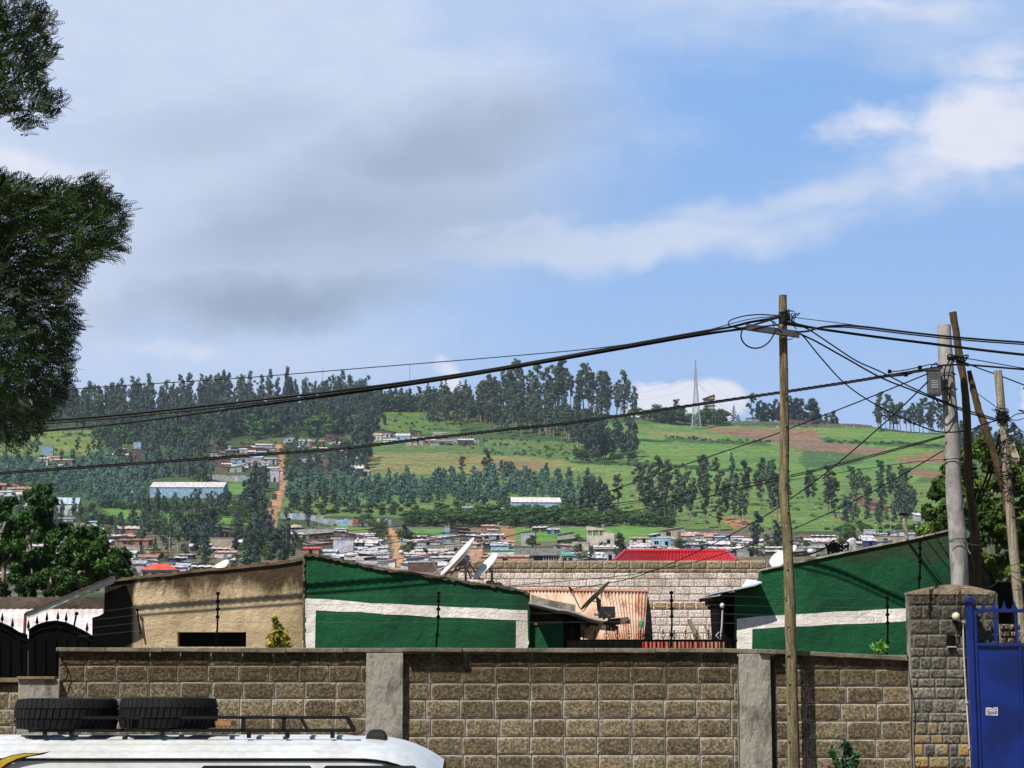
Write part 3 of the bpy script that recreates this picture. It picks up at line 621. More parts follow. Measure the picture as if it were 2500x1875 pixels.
# ------------------------------------------------------------------ village houses
WALLC = dict(mud=(.14,.09,.068), mud2=(.19,.125,.09), tin=(.36,.40,.45), blue=(.30,.46,.66), white=(.66,.66,.68), beige=(.50,.43,.33), lilac=(.50,.50,.60), peach=(.66,.38,.26), grey=(.40,.39,.37), dark=(.06,.05,.05), rust=(.36,.17,.10), teal=(.08,.36,.34), navy=(.04,.06,.22), yellow=(.65,.45,.06))
ROOFC = dict(pale=(.70,.70,.74), rust=(.36,.19,.13), red=(.62,.10,.06), grey=(.40,.41,.43), pink=(.55,.30,.26), teal=(.06,.42,.38), blue=(.40,.55,.72), brown=(.22,.15,.11), none=(.3,.28,.25))
def wmat(k):
    c = WALLC[k]; return mat('wall_'+k, c, c2=tuple(x*.6 for x in c), scale=.9, rough=.9, rnd=.12, bump=.02, bscale=5)
def rmat(k):
    c = ROOFC[k]; return mat('roof_'+k, c, c2=(c[0]*.75, c[1]*.6, c[2]*.5), scale=.7, rough=.55, metal=.15 if k in ('pale','grey') else 0, rnd=.12)
DARK = mat('dark_opening', (.006,.006,.007), spec=.05); WOODM = mat('weathered_timber', (.20,.15,.10), scale=4)
DOORM = mat('door_blue_grey', (.18,.25,.33)); STONE_ON_ROOF = mat('roof_stones', (.30,.24,.19), scale=3)
WIN_W = mat('window_white_frame', (.6,.6,.6))
def house(x0, y0, x1, y1, wall, roof, style, label, group=None, cat='house', name=None, wins=None, door=True, rz=None, depth=None, extra=True):
    b = G((x0+x1)/2, y1); Y = b.y; s = Y/FPX; w = (x1-x0)*s; h = max((y1-y0)*s, 1.4); d = depth or min(7, max(3, w*.6))
    rz = R(random.uniform(-9, 9)) if rz is None else R(rz)
    name = name or {'tin':'tin_shack','mud':'mud_shack','mud2':'mud_shack'}.get(wall, 'small_house')
    e = thing(name, label, cat, b, group, rz)
    hw = w/2; bt = -2.0; rnd = random.random
    a = MB(); r = MB(); ov = .22; th = .07
    if style == 'f':      # lean-to, high at the back: its sheet faces the viewer
        fh = h*.66; a.add([(-hw,0,bt),(hw,0,bt),(hw,d,bt),(-hw,d,bt),(-hw,0,fh),(hw,0,fh),(hw,d,h),(-hw,d,h)], [(0,3,2,1),(4,5,6,7),(0,1,5,4),(1,2,6,5),(2,3,7,6),(3,0,4,7)])
        r.sheet((-hw-ov,-ov,fh+.03),(hw+ov,-ov,fh+.03),(hw+ov,d+ov,h+.06),(-hw-ov,d+ov,h+.06), max(8, int(w/.35)), .05, th); front = fh
    elif style in ('s', 't'):   # single slope sideways
        lh, rh = (h, h*.68) if style == 's' else (h*.68, h)
        a.add([(-hw,0,bt),(hw,0,bt),(hw,d,bt),(-hw,d,bt),(-hw,0,lh),(hw,0,rh),(hw,d,rh),(-hw,d,lh)], [(0,3,2,1),(4,5,6,7),(0,1,5,4),(1,2,6,5),(2,3,7,6),(3,0,4,7)])
        r.sheet((-hw-ov,d+ov,lh+.04+.03),(-hw-ov,-ov*1.4,lh+.07),(hw+ov,-ov*1.4,rh+.07),(hw+ov,d+ov,rh+.07), 14, .03, th, nv=1); front = min(lh, rh)
    elif style == 'g':    # ridge across the view
        fh = h*.62; a.add([(-hw,0,bt),(hw,0,bt),(hw,d,bt),(-hw,d,bt),(-hw,0,fh),(hw,0,fh),(hw,d,fh),(-hw,d,fh),(-hw,d/2,h),(hw,d/2,h)], [(0,3,2,1),(0,1,5,4),(2,3,7,6),(3,0,4,8,7),(1,2,6,9,5)])
        for ya, yb in ((-ov, d/2), (d+ov, d/2)):
            q = ((-hw-ov,ya,fh-.05),(hw+ov,ya,fh-.05),(hw+ov,yb,h+.08),(-hw-ov,yb,h+.08))
            if ya > 0: q = (q[1], q[0], q[3], q[2])
            r.sheet(*q, max(8, int(w/.4)), .05, th)
        front = fh
    elif style == 'h':    # hipped
        fh = h*.6; a.box((-hw,0,bt),(hw,d,fh)); i = d/2
        v = [(-hw-.4,-.4,fh),(hw+.4,-.4,fh),(hw+.4,d+.4,fh),(-hw-.4,d+.4,fh),(-hw+i,d/2,h),(hw-i,d/2,h)]
        r.add(v, [(0,1,5,4),(1,2,5),(2,3,4,5),(3,0,4),(3,2,1,0)]); front = fh
    else:                 # flat
        a.box((-hw,0,bt),(hw,d,h-.1)); r.box((-hw-.1,-.1,h-.1),(hw+.1,d+.1,h+.05)); front = h-.15
    a.build('wall', wmat(wall), e, local=True)
    r.build('roof', rmat(roof), e, local=True)
    if extra and style in 'fgstn' and rnd() < .65:
        for i in range(random.randint(1, 3)):
            q = MB()
            fx = random.uniform(-hw*.9, hw*.9); fy = random.uniform(.1, .9)*d
            zz = {'f': lerp(front, h, fy/d), 'g': lerp(front, h, 1-abs(fy/d-.5)*2), 's': lerp(h, h*.68, (fx+hw)/w), 't': lerp(h*.68, h, (fx+hw)/w)}.get(style, h)
            q.sphere((fx, fy, zz+.18), random.uniform(.12,.24), 4, 0, .7); q.build('roof_stone', STONE_ON_ROOF, e, local=True)
    nw = wins if wins is not None else (0 if w < 4.5 or random.random() < .35 else 1)
    if wins is None and random.random() < .3: door = False
    slots = nw+(1 if door else 0)
    for i in range(slots):
        cx = -hw+w*(i+.5)/slots+random.uniform(-.1,.1)
        if door and i == slots//2:
            dh = min(1.85, front*.85); m = MB(); m.box((cx-.4,-.05,0),(cx+.4,.02,dh)); m.build('door', random.choice([DOORM, DARK, WOODM]), e, local=True)
        else:
            ww = min(.55, w/slots*.3); zc = front*.58; wh = min(.45, front*.2)
            m = MB(); m.box((cx-ww,-.04,zc-wh),(cx+ww,.02,zc+wh)); f = m.build('window', DARK, e, local=True)
            m = MB()
            for p, q in (((cx-ww-.06,-.07,zc-wh-.06),(cx+ww+.06,-.045,zc-wh)),((cx-ww-.06,-.07,zc+wh),(cx+ww+.06,-.045,zc+wh+.06)),((cx-ww-.06,-.07,zc-wh),(cx-ww,-.045,zc+wh)),((cx+ww,-.07,zc-wh),(cx+ww+.06,-.045,zc+wh)),((cx-.02,-.07,zc-wh),(cx+.02,-.045,zc+wh))): m.box(p, q)
            m.build('frame', WIN_W if wall in ('lilac','white','blue') else WOODM, f, local=True)
    return e
WN = dict(mud='brown mud', mud2='red-brown mud', tin='grey tin', blue='pale blue', white='whitish', beige='beige', lilac='lilac-grey', peach='peach', grey='grey block', dark='dark', rust='rusty tin', teal='teal', navy='navy blue', yellow='yellow')
RN = dict(pale='pale tin', rust='rusty', red='red', grey='grey', pink='pink', teal='teal', blue='light blue', brown='brown', none='flat')
def cluster(where, group, rows):
    cnt = {}; rows = sorted(rows, key=lambda q: q[0])
    for r in rows: cnt.setdefault((r[4], r[5]), []).append(r)
    for (wk, rk), L in cnt.items():
        for i, r in enumerate(L):
            lab = '%s shack, %s roof, %s' % (WN[wk], RN[rk], (ordinal(i, len(L))+', ') if len(L) > 1 else '')+where
            house(*r, label=lab, group=group)
def infill(poly, n, seed, wr=(16,46), hr=(11,17), mind=13):
    rng = random.Random(seed); out = []
    for x, y in rand_in(poly, n, mind, rng):
        w = rng.uniform(*wr); h = rng.uniform(*hr); wk = rng.choice(['mud','tin','mud2','tin','lilac','white','beige','lilac','grey','dark','white','white','blue']); rk = rng.choice(['pale','pale','pale','grey','pale','pink','blue','pale','rust','blue'])
        out.append((x-w/2, y-h, x+w/2, y, wk, rk, rng.choice(['f','f','f','s','t','g'])))
    return out
def build_village():
    cluster('upper cluster left of dirt track', 'shacks left of the steep dirt track', [
        (521,1079,552,1101,'mud','rust','s'), (503,1105,551,1118,'mud','brown','s'), (511,1118,558,1138,'mud','rust','t'), (519,1137,557,1158,'mud2','pale','s'),
        (584,1079,624,1090,'mud','rust','s'), (624,1077,664,1095,'tin','pale','f'), (585,1090,603,1103,'white','pale','f'), (603,1088,652,1105,'mud','brown','s'),
        (560,1140,590,1158,'grey','pale','t'), (606,1143,639,1159,'mud','pale','s'), (638,1142,677,1158,'white','pale','f'), (574,1112,618,1131,'tin','pale','f'), (618,1110,640,1131,'tin','blue','f'), (640,1112,676,1131,'tin','grey','f'),
        (660,1154,681,1182,'lilac','blue','n'), (548,1094,580,1106,'dark','grey','f'), (480,1120,508,1136,'mud2','rust','f'), (600,1124,632,1140,'grey','rust','f')]+infill([(500,1095),(672,1095),(676,1165),(560,1170),(500,1150)], 26, 1, (14,38), (8,13), 8))
    cluster('upper cluster right of dirt track', 'shacks right of the steep dirt track', [
        (694,1060,718,1082,'tin','pale','t'), (718,1068,755,1090,'tin','grey','f'), (755,1072,789,1092,'mud','rust','f'), (795,1058,840,1077,'mud','rust','s'), (807,1078,838,1092,'white','pale','f'), (716,1086,742,1100,'blue','pale','f'),
        (732,1110,768,1130,'tin','pale','t'), (740,1126,772,1142,'mud','brown','t'), (776,1116,814,1138,'mud2','rust','s'), (789,1138,838,1156,'mud','rust','s'), (803,1154,840,1170,'mud2','pale','s'), (855,1134,886,1164,'dark','pale','f'), (884,1144,902,1162,'tin','grey','f'), (765,1088,800,1101,'mud2','pale','f'), (820,1126,850,1142,'beige','pale','f')]+infill([(700,1078),(850,1078),(905,1140),(880,1168),(800,1165),(720,1120)], 24, 2, (14,36), (8,13), 8))
    cluster('row above brown field', 'shacks above the brown field', [
        (901,1060,931,1080,'white','pink','f'), (930,1054,967,1072,'mud','grey','s'), (965,1060,1000,1083,'blue','pale','f'), (1000,1053,1029,1070,'mud','rust','s'), (1005,1068,1034,1088,'tin','pale','f'), (935,1072,968,1086,'white','pale','f'),
        (1058,1056,1088,1067,'navy','pale','f'), (1068,1073,1108,1090,'tin','grey','f'), (1118,1070,1156,1090,'dark','pale','f'), (1034,1072,1062,1088,'rust','pale','f')]+infill([(905,1068),(1160,1074),(1160,1094),(905,1086)], 18, 3, (14,34), (8,12), 6))
    cluster('far left hillside', 'houses on the far left hillside', [
        (90,1114,116,1136,'white','brown','f'), (112,1112,146,1126,'beige','pink','f'), (128,1118,176,1134,'mud2','pale','f'), (130,1128,150,1142,'teal','pale','f'), (256,1108,288,1122,'grey','pale','f'), (282,1098,306,1112,'mud2','rust','f'), (290,1104,330,1126,'mud','pale','f'),
        (326,1084,344,1106,'blue','pale','n'), (320,1096,350,1126,'mud','brown','n'), (28,1180,44,1192,'rust','red','f'), (34,1188,76,1212,'beige','rust','f'), (36,1202,62,1222,'grey','pale','f'), (56,1142,78,1150,'white','pale','f'), (-30,1176,12,1196,'rust','pink','f'), (60,1222,110,1244,'white','rust','f'), (58,1260,92,1282,'beige','pink','f'), (306,1194,322,1214,'dark','pale','f')]+infill([(0,1190),(90,1200),(190,1270),(120,1300),(0,1260)], 22, 4, (18,46), (10,15), 9))
    cluster('village behind the tan gable', 'houses of the lower left village', [
        (523,1280,568,1296,'mud','grey','s'), (520,1294,566,1314,'mud2','rust','s'), (571,1314,590,1340,'white','pale','f'), (518,1344,560,1358,'dark','pale','f'), (524,1352,574,1372,'white','pink','f'),
        (286,1320,362,1340,'rust','rust','f'), (298,1338,341,1366,'beige','grey','n'), (286,1284,342,1312,'rust','pale','f'), (200,1270,236,1284,'white','blue','f'), (412,1362,454,1378,'navy','pale','f'), (430,1376,462,1396,'white','blue','f'), (318,1372,352,1404,'lilac','grey','f'), (378,1356,410,1372,'rust','rust','n'), (356,1340,384,1356,'beige','pink','f'),
        (484,1328,514,1344,'tin','pale','f'), (560,1364,588,1384,'lilac','pale','f'), (470,1390,520,1402,'mud','pale','f'), (120,1300,170,1320,'white','pink','f'), (60,1330,110,1350,'beige','pale','f'), (0,1350,40,1372,'white','rust','f'), (120,1376,180,1398,'white','pale','f'), (300,1302,322,1318,'white','pink','f')]+infill([(-20,1290),(330,1300),(520,1350),(590,1390),(340,1410),(-20,1410)], 52, 5, (20,58), (11,18), 11))
    cluster('village left of curving road', 'houses left of the curving dirt road', [
        (690,1300,738,1316,'white','pale','f'), (758,1295,814,1316,'mud','pale','t'), (814,1292,862,1312,'mud2','pale','s'), (860,1296,914,1312,'tin','pale','f'), (745,1312,812,1328,'mud','grey','t'), (742,1325,812,1352,'mud2','pale','t'),
        (862,1316,884,1344,'dark','pale','f'), (880,1316,930,1334,'tin','pale','f'), (900,1304,942,1318,'blue','pale','f'), (862,1338,942,1356,'white','pale','f'), (846,1352,894,1370,'grey','pale','f'), (894,1350,944,1366,'lilac','pale','f'), (868,1364,946,1384,'blue','pale','f'),
        (880,1378,924,1400,'beige','pale','n'), (922,1374,947,1402,'tin','grey','n'), (738,1336,778,1356,'rust','red','f'), (700,1320,742,1334,'mud','pale','f'), (816,1284,846,1296,'white','pale','f'), (930,1326,944,1342,'tin','pale','f'), (686,1336,706,1350,'rust','red','f')]+infill([(700,1312),(930,1312),(945,1400),(860,1395),(740,1352)], 38, 6, (20,60), (10,16), 8))
    cluster('village right of curving road', 'houses right of the curving dirt road', [
        (1086,1283,1100,1300,'blue','blue','n'), (1100,1283,1148,1302,'mud','rust','s'), (1176,1280,1210,1298,'rust','pink','f'), (1192,1290,1214,1304,'tin','pale','f'), (1174,1304,1228,1322,'tin','pale','f'), (1180,1318,1240,1336,'dark','pale','f'),
        (1044,1316,1080,1326,'beige','pale','f'), (1078,1314,1090,1328,'navy','blue','n'), (1088,1310,1122,1328,'tin','pale','t'), (1120,1308,1174,1324,'mud2','pale','s'), (1092,1324,1132,1348,'grey','pale','n'), (1004,1302,1062,1316,'white','pale','f'), (1060,1304,1100,1316,'mud','brown','f'),
        (1000,1318,1014,1340,'tin','grey','f'), (988,1344,1040,1360,'rust','pale','f'), (1040,1344,1090,1362,'mud','pale','f'), (1084,1348,1110,1368,'rust','pale','f'), (988,1356,1046,1372,'white','red','f'), (1050,1358,1120,1376,'tin','pale','f'), (1122,1326,1160,1344,'blue','pale','f'),
        (1198,1318,1240,1340,'lilac','blue','f'), (1200,1330,1256,1346,'white','teal','f'), (1116,1352,1150,1372,'tin','blue','f'), (1060,1380,1110,1404,'beige','pale','f'), (1190,1276,1256,1288,'grey','brown','n'), (1230,1320,1256,1330,'white','pink','f'), (1158,1266,1200,1280,'tin','pale','f')]+infill([(1000,1312),(1215,1308),(1250,1350),(1180,1368),(1120,1405),(1000,1402)], 50, 7, (20,64), (10,16), 8))
    cluster('village around unfinished concrete house', 'houses around the unfinished house', [
        (1272,1296,1306,1330,'tin','rust','n'), (1300,1292,1334,1308,'dark','pale','f'), (1336,1296,1364,1312,'navy','pale','f'), (1363,1300,1401,1324,'grey','pale','t'), (1363,1313,1412,1333,'mud','brown','t'), (1397,1328,1437,1348,'beige','pale','n'), (1400,1318,1436,1330,'mud','pale','f'),
        (1452,1334,1502,1352,'navy','pale','f'), (1476,1346,1502,1366,'lilac','pale','n'), (1398,1336,1412,1352,'tin','grey','n'), (1538,1318,1584,1334,'white','pink','f'), (1540,1332,1596,1344,'beige','pale','f'), (1284,1310,1300,1330,'white','pale','n')]+infill([(1370,1345),(1600,1335),(1600,1372),(1370,1372)], 20, 8, (20,50), (10,16), 8))
    cluster('village behind the red tiled roof', 'houses behind the red tiled roof', [
        (1584,1306,1626,1320,'blue','pale','h'), (1592,1318,1638,1346,'blue','pale','n'), (1618,1296,1672,1326,'beige','pale','t'), (1670,1302,1706,1316,'mud','pale','f'), (1680,1308,1750,1326,'dark','pink','f'), (1676,1330,1706,1346,'navy','pale','f'), (1700,1322,1722,1338,'beige','pale','f'), (1716,1328,1730,1342,'teal','brown','f'),
        (1732,1324,1782,1344,'tin','pale','g'), (1734,1336,1800,1352,'tin','pale','f'), (1742,1318,1770,1330,'blue','blue','f'), (1800,1334,1836,1350,'white','pale','f'), (1622,1290,1650,1300,'tin','blue','f'), (1540,1330,1586,1352,'white','pale','f'), (1620,1338,1660,1350,'tin','pale','f'),
        (1803,1354,1868,1370,'grey','pale','n'), (1866,1350,1912,1366,'dark','pale','f')]+infill([(1600,1318),(1780,1322),(1900,1350),(1900,1375),(1600,1352)], 34, 9, (18,52), (10,16), 7))
    cluster('village behind the right green gable', 'houses behind the right green gable', [
        (1966,1310,2040,1334,'tin','pale','f'), (1986,1304,2040,1316,'mud','pale','f'), (2040,1306,2066,1324,'dark','pink','f'), (2106,1300,2134,1320,'white','pale','f'), (2110,1290,2138,1304,'lilac','pale','n'), (2110,1316,2140,1340,'navy','pale','f'), (2138,1306,2160,1322,'grey','pale','f'), (2146,1306,2210,1330,'beige','none','n'),
        (2176,1288,2208,1308,'white','pale','t'), (2160,1290,2180,1306,'rust','brown','t'), (1984,1334,2060,1356,'grey','none','n'), (1944,1346,1992,1368,'grey','none','n'), (2236,1258,2266,1280,'lilac','pale','f'), (2240,1280,2290,1298,'white','pale','f'), (2050,1320,2078,1336,'mud','pale','f')]+infill([(1960,1320),(2100,1312),(2270,1296),(2200,1330),(2000,1375),(1940,1375)], 34, 10, (18,52), (10,16), 7))
    # single buildings
    def single(*a, **k): return house(*a, **k)
    w = single(366,1172,545,1216,'blue','pale','g','long blue steel warehouse with pale ridge roof behind thin trees', cat='warehouse', name='warehouse', wins=0, door=False, rz=0, depth=14, extra=False)
    single(1250,1210,1370,1250,'blue','pale','g','pale blue warehouse with small roof vents above the hedge', cat='warehouse', name='warehouse', wins=0, door=False, rz=4, depth=11, extra=False)
    single(1128,1236,1152,1253,'blue','grey','f','small blue shed apart, left of the twin sheds', cat='shed', name='shed', wins=0, rz=0)
    single(1183,1231,1208,1252,'blue','pale','f','left half of twin blue sheds above the hedge', cat='shed', name='shed', wins=0, rz=0); single(1208,1235,1230,1252,'tin','blue','f','right half of twin sheds, slightly lower', cat='shed', name='shed', wins=0, rz=0)
    single(578,1206,617,1224,'blue','none','t','plain blue shed with flat top right of the blue warehouse', cat='shed', name='shed', wins=0, door=False, rz=0)
    single(482,1226,572,1242,'lilac','brown','f','long low shed with brown roof below the blue warehouse', cat='shed', name='shed', wins=3, rz=3); single(555,1228,572,1246,'yellow','rust','n','little yellow kiosk at end of the long low shed', cat='kiosk', name='kiosk', wins=0, door=False, rz=3)
    single(590,1229,616,1242,'white','pink','f','short pale-roofed shed right of the yellow kiosk', cat='shed', name='shed', wins=0, rz=0)
    single(100,1087,129,1110,'blue','blue','n','blank blue-grey building on the far left slope', cat='house', wins=0, door=False, rz=6)
    single(131,1218,190,1262,'white','blue','g','two-storey whitish house with lilac tin roof by the footpath', cat='house', wins=3, rz=2)
    single(302,1211,321,1227,'blue','blue','f','hut covered with a bright blue tarpaulin at the meadow', cat='hut', name='hut', wins=0, door=False)
    single(514,1314,572,1342,'beige','grey','n','beige house with one blank wall below the brown shack', cat='house', wins=0, door=False, rz=0)
    single(345,1371,428,1414,'lilac','red','h','grey block house with bright orange-red hipped roof', cat='house', wins=3, rz=0, extra=False)
    single(813,1316,862,1354,'lilac','grey','n','blank lilac-white wall house above the left green gable', cat='house', wins=0, door=False, rz=0)
    single(1012,1326,1092,1350,'beige','pale','f','long beige walled house right of the curving road', cat='house', wins=0, door=False, rz=-3)
    single(988,1366,1088,1392,'lilac','pale','f','long lilac building with a row of dark windows', cat='house', wins=6, door=False, rz=0)
    single(996,1386,1066,1412,'mud','pale','n','dark brown low building directly behind the left gable', cat='house', wins=0, door=False, rz=0)
    single(1148,1338,1178,1374,'peach','none','n','tall peach wall between the two white dishes', cat='house', wins=0, door=False, rz=0)
    single(1174,1348,1290,1376,'peach','pink','f','long peach house left of the rough slab building', cat='house', wins=1, door=False, rz=0)
    single(1372,1337,1400,1371,'grey','teal','f','small house with a bright teal roof', cat='house', wins=2, door=False, rz=0)
    single(1984,1314,2032,1336,'blue','pale','f','blue and yellow striped shed under bright white roof', cat='shed', name='shed', wins=0, door=False, rz=-4)
    # rough concrete slab building
    b = G(1313, 1371); s = b.y/FPX; e = thing('slab_building', 'rough grey concrete slab roof over a rubble wall with dark opening', 'building', b)
    m = MB(); m.box((-57*s,0,20*s),(51*s,6,38*s)); m.build('roof', mat('rough_slab', (.30,.30,.29), c2=(.16,.16,.15), scale=1.2, bump=.12, bscale=3), e, local=True)
    m = MB(); m.box((-20*s,.4,-2),(57*s,5.6,20*s-.01)); m.build('wall', wmat('grey'), e, local=True)
    m = MB(); m.box((-10*s,.33,-1),(12*s,.45,19*s)); m.build('doorway', DARK, e, local=True)
    m = MB()
    for i in range(6): m.box(((16+i*6)*s,.3,random.uniform(-1,.2)),((19+i*6)*s,.42,19*s))
    m.build('window', DARK, e, local=True)
    # unfinished concrete house
    b = G(1466, 1342); s = b.y/FPX; e = thing('unfinished_house', 'unfinished pale concrete two-storey house with an open upper room', 'house', b, rz=R(-6)); CON = mat('raw_concrete', (.56,.52,.45), c2=(.40,.36,.31), scale=.8)
    m = MB(); m.box((-33*s,0,-2),(34*s,6,25*s)); m.prism([(-4.4*1.0,0,25*s),(34*s,0,25*s),(34*s,0,36*s),(9*s,0,40*s),(9*s,0,25*s+.01)][1:], (0,6,0)); m.build('wall', CON, e, local=True)
    m = MB()
    for x in (-33, -20, -4, 7): m.box((x*s,.05,25*s),((x+2.2)*s,.35,45*s)); m.box((x*s,5.2,25*s),((x+2.2)*s,5.5,45*s))
    m.box((-33*s,.04,25*s),(8*s,.3,31*s)); m.build('pillar', CON, e, local=True)
    m = MB(); m.prism([(-34*s,-.1,44*s),(10*s,-.1,44*s),(10*s,-.1,47*s),(-34*s,-.1,55*s)], (0,5.8,0)); m.build('roof', CON, e, local=True)
    m = MB(); m.box((16*s,-.04,11*s),(24*s,.05,21*s)); m.build('window', DARK, e, local=True)
    m = MB(); m.box((5*s,.5,47*s),(7*s,.8,57*s)); m.box((2*s,.4,56*s),(10*s,.9,58*s)); m.build('chimney', CON, e, local=True)
    # round thatched hut
    b = G(720, 1290); s = b.y/FPX; e = thing('round_hut', 'round brown hut with pale flattened thatch inside a tin fence', 'hut', b)
    m = MB(); m.lathe((0,2,-1),(0,0,1),[(0,17*s),(1+9*s,17*s)],20); m.build('wall', wmat('mud'), e, local=True)
    m = MB(); m.lathe((0,2,9*s),(0,0,1),[(0,21*s),(4*s,19*s),(8*s,9*s),(9*s,.3)],20); m.build('roof', mat('old_thatch', (.50,.43,.36), c2=(.28,.22,.18), scale=2), e, local=True)
    # tin fences
    def tinfence(name_label, pts, hpx, cols):
        b0 = G(*pts[0]); e = thing('tin_fence', name_label, 'fence', b0)
        for i in range(len(pts)-1):
            n = max(1, int(abs(pts[i+1][0]-pts[i][0])/9)); ws = {}
            for j in range(n):
                x0 = lerp(pts[i][0], pts[i+1][0], j/n); x1 = lerp(pts[i][0], pts[i+1][0], (j+1)/n); yy = lerp(pts[i][1], pts[i+1][1], j/n)
                p = G(x0, yy); q = G(x1, yy); hh = hpx*p.y/FPX*random.uniform(.82, 1.1)
                c = random.choice(cols); m = ws.setdefault(c, MB()); m.sheet(p-Vector((0,0,.5)), q-Vector((0,0,.5)), q+Vector((0,0,hh)), p+Vector((0,0,hh)), 8, .03, .02)
            for c, m in ws.items(): m.build('panel', wmat(c), e)
    tinfence('long patchwork tin fence with rusty posts across the slope', [(685,1268),(760,1272),(800,1280),(880,1281),(955,1284)], 16, ['tin','tin','blue','lilac','white','rust','tin','yellow'][:7])
    tinfence('curved tin fence around the round thatched hut', [(690,1298),(740,1302),(790,1302),(820,1300)], 11, ['tin','tin','grey'])
    tinfence('tin fence below the brown shacks left of the track', [(505,1176),(560,1178),(600,1180),(655,1182)], 15, ['tin','lilac','tin','grey'])
    tinfence('tin and mud yard wall right of the hedge start', [(1150,1282),(1200,1281),(1262,1284)], 14, ['tin','grey','mud2','lilac','mud'])
    tinfence('dark leaning plank fence beside the dirt track', [(655,1240),(664,1225),(676,1200),(682,1186)], 17, ['mud','grey','dark'])
    # ridge buildings
    b = G(1731, 1022); b.y -= 0; s = b.y/FPX; e = thing('ridge_tower_house', 'narrow concrete tower building with slanted yellow-edged roof on ridge', 'building', b, rz=R(-12))
    m = MB(); m.box((-11*s,0,-3),(11*s,22*s,52*s)); m.build('wall', mat('tower_concrete', (.38,.37,.40), scale=.3), e, local=True)
    m = MB()
    for k in range(5): m.box((-13*s,-.5,(12+k*9)*s),(15*s,23*s,(13.2+k*9)*s))
    m.build('floor_slab', mat('tower_slab', (.46,.44,.44)), e, local=True)
    m = MB()
    for k in range(4):
        m.box((-10*s,-.15,(14+k*9)*s),(-3*s,.1,(19.5+k*9)*s))
    m.build('window', DARK, e, local=True)
    m = MB(); m.prism([(-14*s,-1,54*s),(13*s,-1,54*s),(13*s,-1,63*s),(11*s,-1,63*s)], (0,24*s,0)); m.build('roof', [mat('ochre_fascia', (.42,.30,.05))], e, local=True)
    m = MB(); m.add([(-16*s,-1.6,54.5*s),(14*s,-1.6,64.5*s),(14*s,25*s,64.5*s),(-16*s,25*s,54.5*s),(-16*s,-1.6,55.2*s),(14*s,-1.6,65.2*s),(14*s,25*s,65.2*s),(-16*s,25*s,55.2*s)], [(0,3,2,1),(4,5,6,7),(0,1,5,4),(1,2,6,5),(2,3,7,6),(3,0,4,7)]); m.build('roof_sheet', rmat('grey'), e, local=True)
    single(1640,998,1730,1018,'grey','pale','g','long pale-roofed hall on the ridge behind the pylon', cat='house', wins=0, door=False, rz=6, extra=False)
    single(1822,1006,1890,1026,'blue','blue','t','blue-grey shed on the ridge left of the wooden pole', cat='shed', name='shed', wins=0, door=False, rz=-4, extra=False)
    single(1926,1018,2022,1036,'mud2','grey','s','long red mud house with white windows on the ridge', cat='house', wins=6, door=False, rz=4, extra=False)
    single(900,974,926,990,'white','pale','g','white house half hidden by ridge trees', cat='house', wins=1, door=False, rz=4, extra=False)
    single(1270,990,1290,1003,'navy','pink','f','small blue hut at foot of the tall ridge trees', cat='hut', name='hut', wins=0, door=False, rz=4, extra=False)
    # low stone walls on the ridge
    for pts, lab in ((((1780,1036),(1850,1037),(1905,1038)), 'low dark stone wall on the ridge left of the pole'), (((1918,1040),(2000,1040),(2080,1044),(2128,1048)), 'low dark stone wall on the ridge right of the pole')):
        m = MB()
        for i in range(len(pts)-1):
            for j in range(12):
                p = G(lerp(pts[i][0],pts[i+1][0],j/12), lerp(pts[i][1],pts[i+1][1],j/12)); q = G(lerp(pts[i][0],pts[i+1][0],(j+1)/12), lerp(pts[i][1],pts[i+1][1],(j+1)/12))
                m.bar(p+Vector((0,0,.6)), q+Vector((0,0,.6)), .5, 1.1*random.uniform(.8,1.15))
        o = m.build('stone_wall', mat('dark_dry_stone', (.16,.14,.13), c2=(.08,.075,.07), scale=1.0), origin=G(*pts[0])); tag(o, lab, 'stone wall')
    # distant masts
    for x, y0, y1, lab in ((787,888,975,'thin distant mast left on the skyline'), (1000,880,990,'thin distant mast right on the skyline')):
        b = G(x, skyrow(x)-2); s = b.y/FPX; m = MB(); m.tube([b, b+Vector((0,0,(skyrow(x)-y0)*s))], [.25, .12], 5); tag(m.build('radio_mast', mat('galvanised_steel', (.33,.36,.40), metal=.3, rough=.5), origin=b), lab, 'mast')
    # utility poles in the village
    for i, (x, y, h, lab) in enumerate([(687,1236,62,'slim village pole beside the dirt track'), (778,1285,40,'slim village pole at the long tin fence'), (545,1080,28,'slim pole above the upper brown shacks'), (676,1102,34,'slim pole at top of the dirt track'), (693,1068,28,'slim pole left of the tin upper shacks'), (1198,1252,34,'slim pole above the twin blue sheds'), (413,1362,42,'slim pole left of the red-roofed house'), (433,1368,30,'slim pole above the red-roofed house'),
                                          (137,1142,28,'slim pole among far left hillside houses'), (323,1122,36,'slim pole among blue and brown hillside shacks'), (2022,1044,26,'slim pole at end of the red ridge house'), (2175,1302,36,'slim pole behind the right green gable')]):
        b = G(x, y); s = b.y/FPX; m = MB(); m.tube([b-Vector((0,0,1)), b+Vector((0,0,h*s))], [.13, .09], 6); m.bar(b+Vector((-.6,0,h*s-.5)), b+Vector((.6,0,h*s-.5)), .08)
        tag(m.build('utility_pole', mat('pale_pole_wood', (.42,.36,.28), scale=3), origin=b), lab, 'utility pole', 'village utility poles')
build_village()

